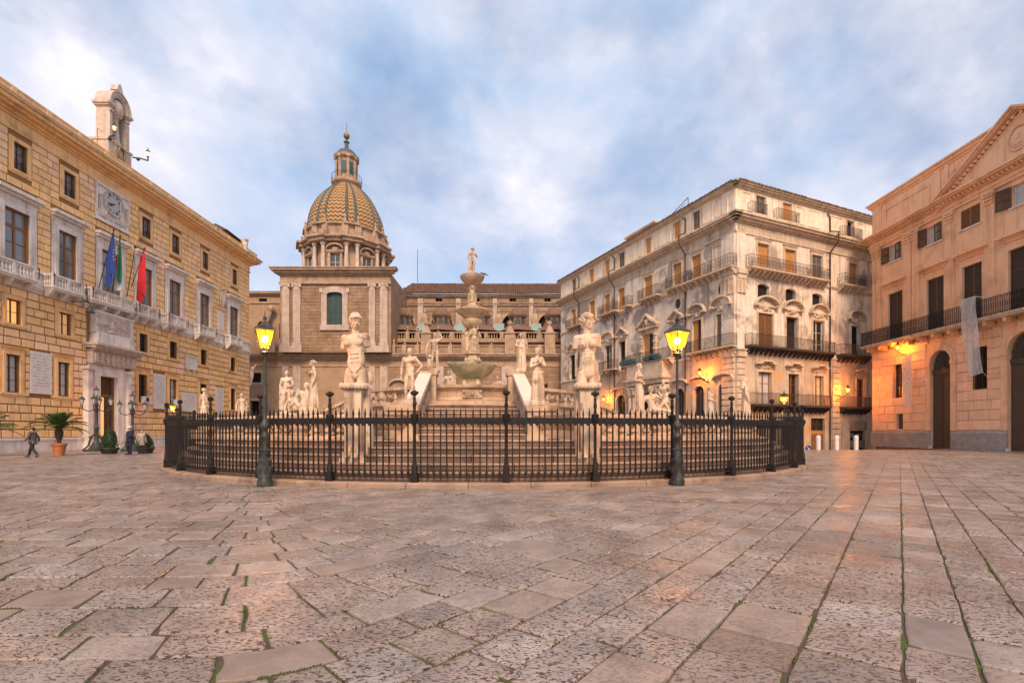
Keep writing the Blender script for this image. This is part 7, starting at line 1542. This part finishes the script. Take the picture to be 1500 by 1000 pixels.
# herms
def herm(u, Y, label, sex, yaw, seed, J=None, hair='curls'):
    x = (u-750)/F*Y; rz = math.atan2(x, -Y)*0; t = thing('herm_statue', label, 'statue', (x, Y, .62), 0, 'herm statues flanking the entrance')
    b = MB(); figure(b=b, sex=sex, yaw=yaw, pitch=R(12 if sex == 'm' else 3), stump=True, cut=.42, hair=hair, seed=seed, hsc=1.08, J=J or dict(shl=(-.165, .01, 1.42), shr=(.155, .01, 1.45), ell=(-.21, .03, 1.13), elr=(.20, .03, 1.16)))
    if sex == 'm': b.ball((.02, -.11, .86), 1, 8, (.03, .03, .045)); b.ball((.02, -.10, .92), 1, 8, (.06, .03, .03)); b.tube((-.09, -.10, 1.02), (-.02, -.115, .93), .012, .02, 6); b.tube((.12, -.10, 1.02), (.05, -.115, .93), .012, .02, 6)
    me = sculpt('torso', b, .0075, M['statue'], 6); s = 1.95; zt = 2.28   # pillar top above its foot
    link('torso', me, t, T(0, 0, zt-.765*s) @ Matrix.Scale(s, 4) @ Matrix.Diagonal((.93, 1, 1, 1)))
    p = MB(); w0, w1 = .19, .25
    p.add([(-w0, -.24, .3), (w0, -.24, .3), (w0, .26, .3), (-w0, .26, .3), (-w1, -.28, 2.12), (w1, -.28, 2.12), (w1, .3, 2.12), (-w1, .3, 2.12)], [(3, 2, 1, 0), (4, 5, 6, 7), (0, 1, 5, 4), (1, 2, 6, 5), (2, 3, 7, 6), (3, 0, 4, 7)])
    p.box(-.36, .36, -.34, .34, 0, .14); p.box(-.3, .3, -.28, .3, .14, .3)
    p.box(-w1-.08, -w1+.02, .0, .34, .2, 2.08); p.box(w1-.02, w1+.10, .0, .34, .2, 2.08)
    p.build('pillar', M['statue'], t)
    p = MB(); p.box(-w1-.07, w1+.07, -.34, .32, 2.1, 2.26)
    for k in range(7):
        a_ = -w1+2*w1*k/6; p.ball((a_*1.2, -.36, 2.18), 1, 8, (.06, .06, .10)); 
        if k < 5: p.ball((-w1-.09, -.25+.13*k, 2.18), 1, 8, (.05, .07, .10)); p.ball((w1+.09, -.25+.13*k, 2.18), 1, 8, (.05, .07, .10))
    link('scalloped_ledge', remesh(p, .014, M['statue'], 'scalloped_ledge', 2), t)
    for s_ in (-1, 1):
        p = MB(); p.ball((s_*.12, -.36, .20), 1, 10, (.08, .19, .075)); p.tube((s_*.12, -.24, .42), (s_*.12, -.28, .2), .09, .08, 8)
        for k in range(5): p.ball((s_*.12+(k-2)*.032, -.53+abs(k-1.5)*.012, .165), 1, 6, (.02, .045, .024))
        link('foot', remesh(p, .012, M['statue'], 'foot', 2), t)
    p = MB()
    for k in range(6): p.tube((w1+.06+.02*(k % 2), .05+.06*k, 2.3-.1*k), (w1+.12, .1+.06*k, .4), .06, .05, 6)
    p.ball((w1+.05, .3, 2.45), 1, 8, (.14, .16, .22)); link('side_drapery', remesh(p, .025, M['statue'], 'side_drapery', 3), t)
    return t
herm(521, 14.15, 'armless male marble herm on a tapering pillar left of the entrance', 'm', R(32), 41)
herm(860, 14.15, 'armless female marble herm on a tapering pillar right of the entrance', 'f', R(48), 42, hair='bun')

# ------------------------------------------------------------ street lamps
LGL = M['lampglass']
lp_me = {}
def lamp(u, vb, h, label, power=60, Y=None, full=True, zb=0):
    Y = Y or EH*F/(vb-HV); x = (u-750)/F*Y; t = thing('street_lamp', label, 'street lamp', (x, Y, zb), 0, 'cast iron street lamps')
    s = h/4.7
    if 'p' not in lp_me:
        b = MB(); b.lathe([(.20, 0), (.20, .14), (.18, .2), (.165, .24), (.165, .62), (.175, .66), (.17, .72), (.11, .78), (.10, 1.05), (.09, 1.25), (.13, 1.33), (.13, 1.38), (.08, 1.45), (.075, 1.55), (.12, 1.62), (.12, 1.7), (.07, 1.78), (.05, 1.85), (.055, 2.15), (.045, 2.4), (.06, 2.46), (.04, 2.55), (.033, 3.5), (.05, 3.56), (.09, 3.62), (.12, 3.66), (.03, 3.70), (.03, 3.74)], 12)
        for k in range(8): a_ = k*math.pi/4; b.ball((.17*math.cos(a_), .17*math.sin(a_), .45), .03, 6, (.03, .03, .12)); b.ball((.105*math.cos(a_), .105*math.sin(a_), 1.0), .03, 6)
        lp_me['p'] = b.mesh('post', M['iron_g'], True)
        b = MB(); w0, w1, z0, z1 = .135, .235, 3.82, 4.26
        for i in range(4):
            a0 = R(45+90*i+0); a1 = a0+R(90); q0 = 1.414
            P = [Vector((w0*q0*math.cos(a_), w0*q0*math.sin(a_), z0)) for a_ in (a0, a1)]+[Vector((w1*q0*math.cos(a_), w1*q0*math.sin(a_), z1)) for a_ in (a0, a1)]
            b.tube(P[0], P[2], .014, .014, 4); b.tube(P[0], P[1], .014, .014, 4); b.tube(P[2], P[3], .018, .018, 4); b.tube((P[0]+P[1])/2, (P[2]+P[3])/2, .007, .007, 4)
            b.tube((0, 0, 3.72), P[0], .016, .012, 4)
        lp_me['f'] = b.mesh('lantern_frame', M['iron_g'])
        b = MB(); b.lathe([(.36, 4.26), (.35, 4.29), (.2, 4.38), (.18, 4.39), (.14, 4.44), (.07, 4.48), (.05, 4.55), (.07, 4.60), (.02, 4.68), (.01, 4.78)], 4, a0=R(45), a1=R(405)); lp_me['r'] = b.mesh('lantern_roof', M['iron_g'])
        for i in range(4):
            a0 = R(45+90*i); a1 = a0+R(90); q0 = 1.40; P = [(w0*q0*math.cos(a0), w0*q0*math.sin(a0), z0), (w0*q0*math.cos(a1), w0*q0*math.sin(a1), z0), (w1*q0*math.cos(a1), w1*q0*math.sin(a1), z1), (w1*q0*math.cos(a0), w1*q0*math.sin(a0), z1)]
            lp_me['g%d' % i] = MB().add(P, [(0, 1, 2, 3)]).mesh('glass_pane', M['lampglass'])
        lp_me['b'] = MB().ball((0, 0, 4.02), .09, 10, (.095, .095, .11)).mesh('bulb', M['bulb'], True)
    mm = Matrix.Scale(s, 4) @ RZ(R(28)); link('post', lp_me['p'], t, mm); fr_ = link('lantern_frame', lp_me['f'], t, mm)
    for i in range(4): link('glass_pane', lp_me['g%d' % i], fr_, Matrix.Identity(4))
    link('lantern_roof', lp_me['r'], t, mm); link('bulb', lp_me['b'], t, mm)
    l_ = bpy.data.lights.new('lamp_light', 'POINT'); l_.energy = power; l_.color = (1, .42, .09); l_.shadow_soft_size = .12; lo = bpy.data.objects.new('lamp_light', l_); COL.objects.link(lo); lo.parent = t; lo.location = (0, 0, 4.02*s)
    return t
# lamp glass must let the lamp shine out: panes glow and pass light
m = M['lampglass']; n = m.node_tree.nodes; l = m.node_tree.links; b_ = n['Principled BSDF']
tr = n.new('ShaderNodeBsdfTransparent'); tr.inputs[0].default_value = (1, .75, .35, 1); ms_ = n.new('ShaderNodeMixShader'); ms_.inputs[0].default_value = .45
l.new(tr.outputs[0], ms_.inputs[1]); l.new(b_.outputs[0], ms_.inputs[2]); l.new(ms_.outputs[0], n['Material Output'].inputs[0])
lamp(388, 712, 4.72, 'tall lit iron street lamp in front of the fence on the left', 620)
lamp(992, 710.5, 4.72, 'tall lit iron street lamp in front of the fence on the right', 620)
lamp(253, 661, 4.1, 'lit street lamp behind the left end of the fence by the ochre palace', 600, Y=42)
lamp(1148.5, 650, 5.1, 'lit street lamp before the corner palazzo balconies', 900, Y=42, zb=-.1)
lamp(359, 640, 3.9, 'street lamp glowing behind the fountain beside the ochre palace corner', 60, Y=56)
# wall lamps
def wall_lamp(face, u, v, label, energy=150, out_=1.5, y_w=0):
    a_ = face.P(u, v, -out_); p = face.W @ Vector((a_[0], -out_, a_[1])); rz = face.W.to_euler().z
    t = thing('wall_lantern', label, 'wall lamp', tuple(p), rz, 'lanterns on the palace walls')
    b = MB(); b.path([(0, out_, -.55), (0, .5, -.6), (0, 0, -.35), (0, 0, -.15)], .035, 6); b.path([(0, out_, -.9), (0, .7, -.75), (0, .4, -.62)], .025, 5); b.path([(.0, .9, -.62), (.0, .75, -.85), (0, .6, -.65)], .02, 5); b.lathe([(.14, -.2), (.05, -.15)], 8); b.build('bracket', M['iron'], t)
    b = MB(); b.lathe([(.24, .28), (.2, .34), (.1, .42), (.03, .6)], 6); b.build('lantern_roof', M['iron'], t)
    b = MB(); b.lathe([(.12, -.16), (.22, .28)], 6, cap=False); b.build('lamp_glass', M['lampglass'], t); b = MB(); b.ball((0, 0, .05), .1, 8); b.build('bulb', M['bulb'], t)
    l_ = bpy.data.lights.new('lamp_light', 'POINT'); l_.energy = energy; l_.color = (1, .36, .05); l_.shadow_soft_size = .1; lo = bpy.data.objects.new('lamp_light', l_); COL.objects.link(lo); lo.parent = t; lo.location = (0, 0, .05)
wall_lamp(Face(sal, Matrix.Identity(4)), 1315, 510, 'lit lantern under the left end of the salmon palace balcony', 4500, .9)
wall_lamp(fR, 1242, 572, 'lit lantern on a bracket beside the rusticated pilaster of the corner palazzo', 6000, 1.3)
wall_lamp(fL, 1025, 547, 'lit lantern below the long balcony of the corner palazzo', 6000, 1.1)
wall_lamp(fL, 884, 585, 'lit lantern low on the far part of the corner palazzo', 4500, 1.0)
# candelabra by the portal
def candelabrum(u, Y, h, label):
    x = (u-750)/F*Y; t = thing('candelabrum', label, 'street lamp', (x, Y, .0), R(90), 'candelabra beside the portal'); s = h/5.0
    b = MB(); b.lathe([(.75, 0), (.75, .1), (.5, .2), (.3, .5), (.14, .8), (.12, 1.6), (.18, 1.75), (.1, 1.9), (.09, 3.4), (.13, 3.5), (.06, 3.7), (.05, 4.2)], 10)
    for k in range(3): a_ = k*2.09+.5; b.path([(.12*math.cos(a_), .12*math.sin(a_), 1.3), (.34*math.cos(a_), .34*math.sin(a_), 1.05), (.42*math.cos(a_), .42*math.sin(a_), .75), (.5*math.cos(a_), .5*math.sin(a_), .4), (.72*math.cos(a_), .72*math.sin(a_), .2), (.8*math.cos(a_), .8*math.sin(a_), .08)], .07, 6); b.ball((.36*math.cos(a_), .36*math.sin(a_), 1.05), .12, 6); b.ball((.75*math.cos(a_), .75*math.sin(a_), .12), .12, 6)
    for k in range(4): a_ = k*math.pi/2+.5; c_, s_ = math.cos(a_), math.sin(a_); b.path([(0, 0, 3.2), (.45*c_, .45*s_, 3.0), (.8*c_, .8*s_, 3.15), (.85*c_, .85*s_, 3.5)], .035, 5)
    t.scale = (s, s, s); b.build('stem', M['iron_g'], t, smooth=True)
    for p in [(0, 0, 4.2)]+[(.85*math.cos(k*math.pi/2+.5), .85*math.sin(k*math.pi/2+.5), 3.5) for k in range(4)]:
        b = MB(); b.lathe([(.06, 0), (.17, .4)], 6, p); o = b.build('lamp_glass', M['frost'], t); b = MB(); b.lathe([(.06, -.04), (.08, 0)], 6, p); b.lathe([(.21, .4), (.12, .52), (.04, .6), (.01, .78)], 6, p); b.build('lamp_cap', M['iron_g'], o)
candelabrum(141.5, 37.6, 5.1, 'unlit iron candelabrum on the near side of the portal')
candelabrum(194, 37.6, 4.6, 'unlit iron candelabrum on the far side of the portal')
# palms in terracotta pots
def palm(x, Y, label, seed, h=3.3):
    r_ = random.Random(seed); t = thing('potted_palm', label, 'palm', (x, Y, 0), 0, 'palms in terracotta pots')
    b = MB(); b.lathe([(.24, 0), (.36, .62), (.40, .64), (.40, .76), (.36, .78), (.34, .74), (0, .72)], 16); b.build('pot', M['terra'], t, smooth=True)
    b = MB(); b.lathe([(.1, .7), (.12, 1.0), (.2, 1.25), (.22, 1.5), (.1, 1.75)], 10)
    for k in range(40): a_ = k*2.4; z_ = 1.0+.75*k/40; b.add([(.14*math.cos(a_-.3), .14*math.sin(a_-.3), z_), (.14*math.cos(a_+.3), .14*math.sin(a_+.3), z_), (.3*math.cos(a_), .3*math.sin(a_), z_+.12)], [(0, 1, 2)])
    b.build('trunk', M['trunk'], t)
    for k in range(38):
        a_ = k*2.4; el = R(80-66*(k/38)+r_.uniform(-5, 5)); ln = r_.uniform(1.5, 1.95); b = MB(); P = []; n = 14
        for i in range(n+1):
            q = i/n; d_ = ln*q; drop = .55*(q**2.3)*ln*(1-.3*math.sin(el)); P.append(Vector((math.cos(a_)*math.cos(el)*d_, math.sin(a_)*math.cos(el)*d_, 1.65+math.sin(el)*d_-drop)))
        side = Vector((-math.sin(a_), math.cos(a_), 0))
        for i in range(1, n):
            b.tube(P[i-1], P[i], .014, .012, 3); dv = (P[i+1]-P[i]).normalized()
            for j in (0, .33, .67):
                p0 = P[i].lerp(P[i+1], j); L_ = .42*math.sin(math.pi*min(1, (i+j)/n*1.05+.08))**.6
                for s_ in (-1, 1):
                    tip = p0+side*s_*L_*.75+dv*L_*.6+Vector((0, 0, -.10*L_+.10)); b.add([tuple(p0-dv*.018), tuple(p0+dv*.018), tuple(tip)], [(0, 1, 2)])
        b.build('frond', M['palm'], t)
palm((86.5-750)/F*30.6, 30.6, 'potted palm with arching fronds before the ochre palace plaques', 3)
palm((-22-750)/F*29.5, 29.5, 'potted palm cut by the left edge of the picture', 4)
def topiary(u, Y, h, label, seed):
    r_ = random.Random(seed); t = thing('clipped_shrub', label, 'shrub', ((u-750)/F*Y, Y, 0), 0, 'clipped shrubs in pots'); b = MB(); b.lathe([(.4, 0), (.52, .3), (.56, .34), (.56, .42), (.48, .42), (0, .4)], 14); b.build('pot', M['iron_g'], t, smooth=True)
    b = MB(); b.lathe([(.3, .4), (.38, .8), (.34, h*.6), (.15, h-.1), (0, h-.05)], 10)
    for k in range(900):
        z = .42+(h-.42)*r_.random(); q = (z-.42)/(h-.42); rr_ = .46*(1-q**2.2)**.7*r_.uniform(.85, 1.08); a_ = r_.random()*6.283; c = Vector((rr_*math.cos(a_), rr_*math.sin(a_), z)); d1 = Vector((r_.gauss(0, 1), r_.gauss(0, 1), r_.gauss(0, 1))).normalized()*.06; d2 = Vector((r_.gauss(0, 1), r_.gauss(0, 1), r_.gauss(0, 1))).normalized()*.05; b.add([tuple(c-d1), tuple(c+d2), tuple(c+d1)], [(0, 1, 2)])
    b.build('foliage', M['leafd'], t)
topiary(160.5, 33.0, 1.75, 'clipped dark shrub in a low pot in front of the portal door', 5)
topiary(213, 34.0, 1.35, 'clipped dark shrub in a low pot beside the person in beige', 6)
# people
def person(u, Y, label, rz, coat, trous, coat_len=.95, hat=None, J=None, sex='m', h=1.75, zb=0):
    J = J or {}; t = thing('person', label, 'person', ((u-750)/F*Y, Y, zb+.03), rz, 'people by the palace'); s = h/1.8; S4 = Matrix.Scale(s, 4)
    b = MB(); figure(b=b, J=J, sex=sex, hair=None, seed=2); link('body', sculpt('body', b, .02, M['skin'], 3), t, S4)
    D = dict(shl=(-.19, .01, 1.43), shr=(.18, .01, 1.46), ell=(-.27, .03, 1.15), elr=(.27, .04, 1.17), hal=(-.24, -.08, .90), har=(.26, -.06, .92), hil=(-.08, 0, .92), hir=(.10, 0, .93), knl=(-.11, -.07, .50), knr=(.10, -.02, .50), anl=(-.13, .03, .08), anr=(.08, .02, .08), tol=(-.17, -.13, .03), tor=(.10, -.16, .03)); D.update(J); D = {k: Vector(v) for k, v in D.items()}
    b = MB(); b.ball((0, 0, 1.36), 1, 12, (.215, .145, .17)); b.tube((0, 0, 1.36), (0, 0, coat_len+.1), .19, .18, 12); b.tube((0, 0, 1.1), (0, 0, coat_len), .17, .205, 12); b.tube((0, .01, 1.45), (0, .01, 1.54), .09, .075, 10)
    for q in ('l', 'r'): b.ball(D['sh'+q], .095, 8); b.tube(D['sh'+q], D['el'+q], .078, .062, 8); b.ball(D['el'+q], .062, 8); b.tube(D['el'+q], D['ha'+q], .06, .048, 8)
    link('coat', sculpt('coat', b, .02, coat, 3), t, S4)
    b = MB()
    for q in ('l', 'r'): b.tube(D['hi'+q], D['kn'+q], .115, .085, 10); b.ball(D['kn'+q], .085, 8); b.tube(D['kn'+q], D['an'+q]+Vector((0, 0, .02)), .082, .062, 10)
    b.tube((0, 0, .9), (0, 0, 1.0), .16, .16, 10); link('trousers', sculpt('trousers', b, .02, trous, 3), t, S4)
    for q in ('l', 'r'): b = MB(); b.tube(D['an'+q]-Vector((0, 0, .02)), D['to'+q], .05, .042, 8); b.ball(D['to'+q], .042, 8); b.ball(D['an'+q]+Vector((0, .03, -.04)), .045, 8); link('shoe', sculpt('shoe', b, .015, M['black'], 2), t, S4)
    b = MB(); b.ball((0, .02, 1.715), 1, 10, (.092, .108, .095)); b.ball((0, .05, 1.66), 1, 8, (.085, .07, .09)); 
    if hat: b = MB(); b.lathe([(.10, 1.72), (.13, 1.80), (.12, 1.83), (0, 1.84)], 14); b.box(-.08, .08, -.17, -.08, 1.71, 1.73)
    b.build('cap' if hat else 'hair', M['white'] if hat else M['hair'], t, S4, smooth=True)
person(190, 31.4, 'person in dark uniform with a white cap standing by the portal', R(-20), M['navy'], M['navy'], .85, hat=1, J=dict(hal=(-.02, -.2, 1.12), har=(.05, -.2, 1.12), ell=(-.28, -.02, 1.2), elr=(.28, -.02, 1.2)), h=1.8)
person(207, 32.5, 'person in a beige coat with dark hair next to the uniformed one', R(60), M['beige'], M['grey'], .62, sex='f', h=1.62)
person(163, 34.6, 'person in dark clothes standing in front of the dark doorway', R(10), M['grey'], M['navy'], .8, h=1.78)
person(48, 27.8, 'person in dark clothes walking left past the palace', R(-80), M['grey'], M['black'], .8, h=1.72, J=dict(knl=(-.1, -.18, .5), anl=(-.1, -.28, .1), tol=(-.1, -.45, .05), knr=(.1, .06, .5), anr=(.1, .32, .14), tor=(.1, .22, .03), hal=(-.27, .12, .95), ell=(-.26, .14, 1.18), har=(.27, -.25, 1.0), elr=(.26, -.06, 1.17)))
# bollards and sign beyond the crest of the square
for u, lab in ((1198.7, 'white stone bollard before the brown street door'), (1225.5, 'white stone bollard before the rusticated pilaster'), (1254, 'white stone bollard in front of the dark shop opening')):
    Y = 40.2; b = MB(); b.lathe([(.17, -.1), (.165, .85), (.19, .88), (.19, .93), (.17, .95), (.175, 1.05), (.15, 1.15), (.08, 1.2), (0, 1.21)], 14)
    if 'shop' in lab: pass
    o = b.build('stone_bollard', M['plaque'], None, T((u-750)/F*Y, Y, 0), smooth=True); tag(o, lab, 'bollard', 'stone bollards on the right')
Y = 43.0; t = thing('arrow_sign', 'round blue road sign with a white arrow low behind the fence end', 'road sign', ((1184-750)/F*Y, Y, -.6), 0)
b = MB(); b.m = T(0, 0, .62) @ Matrix.Rotation(R(90), 4, 'X'); b.lathe([(.27, 0), (.27, .03)], 24); b.build('sign_plate', M['signblue'], t)
b = MB(); b.m = T(0, -.036, .62) @ Matrix.Rotation(R(45), 4, 'Y'); b.box(-.16, .08, -.01, 0, -.03, .03); b.prism([(.05, -.1), (.19, 0), (.05, .1)], -.01, 0); b.build('arrow', M['white'], t); b = MB(); b.tube((0, .03, -.4), (0, .03, .8), .03); b.build('sign_pole', M['iron'], t)
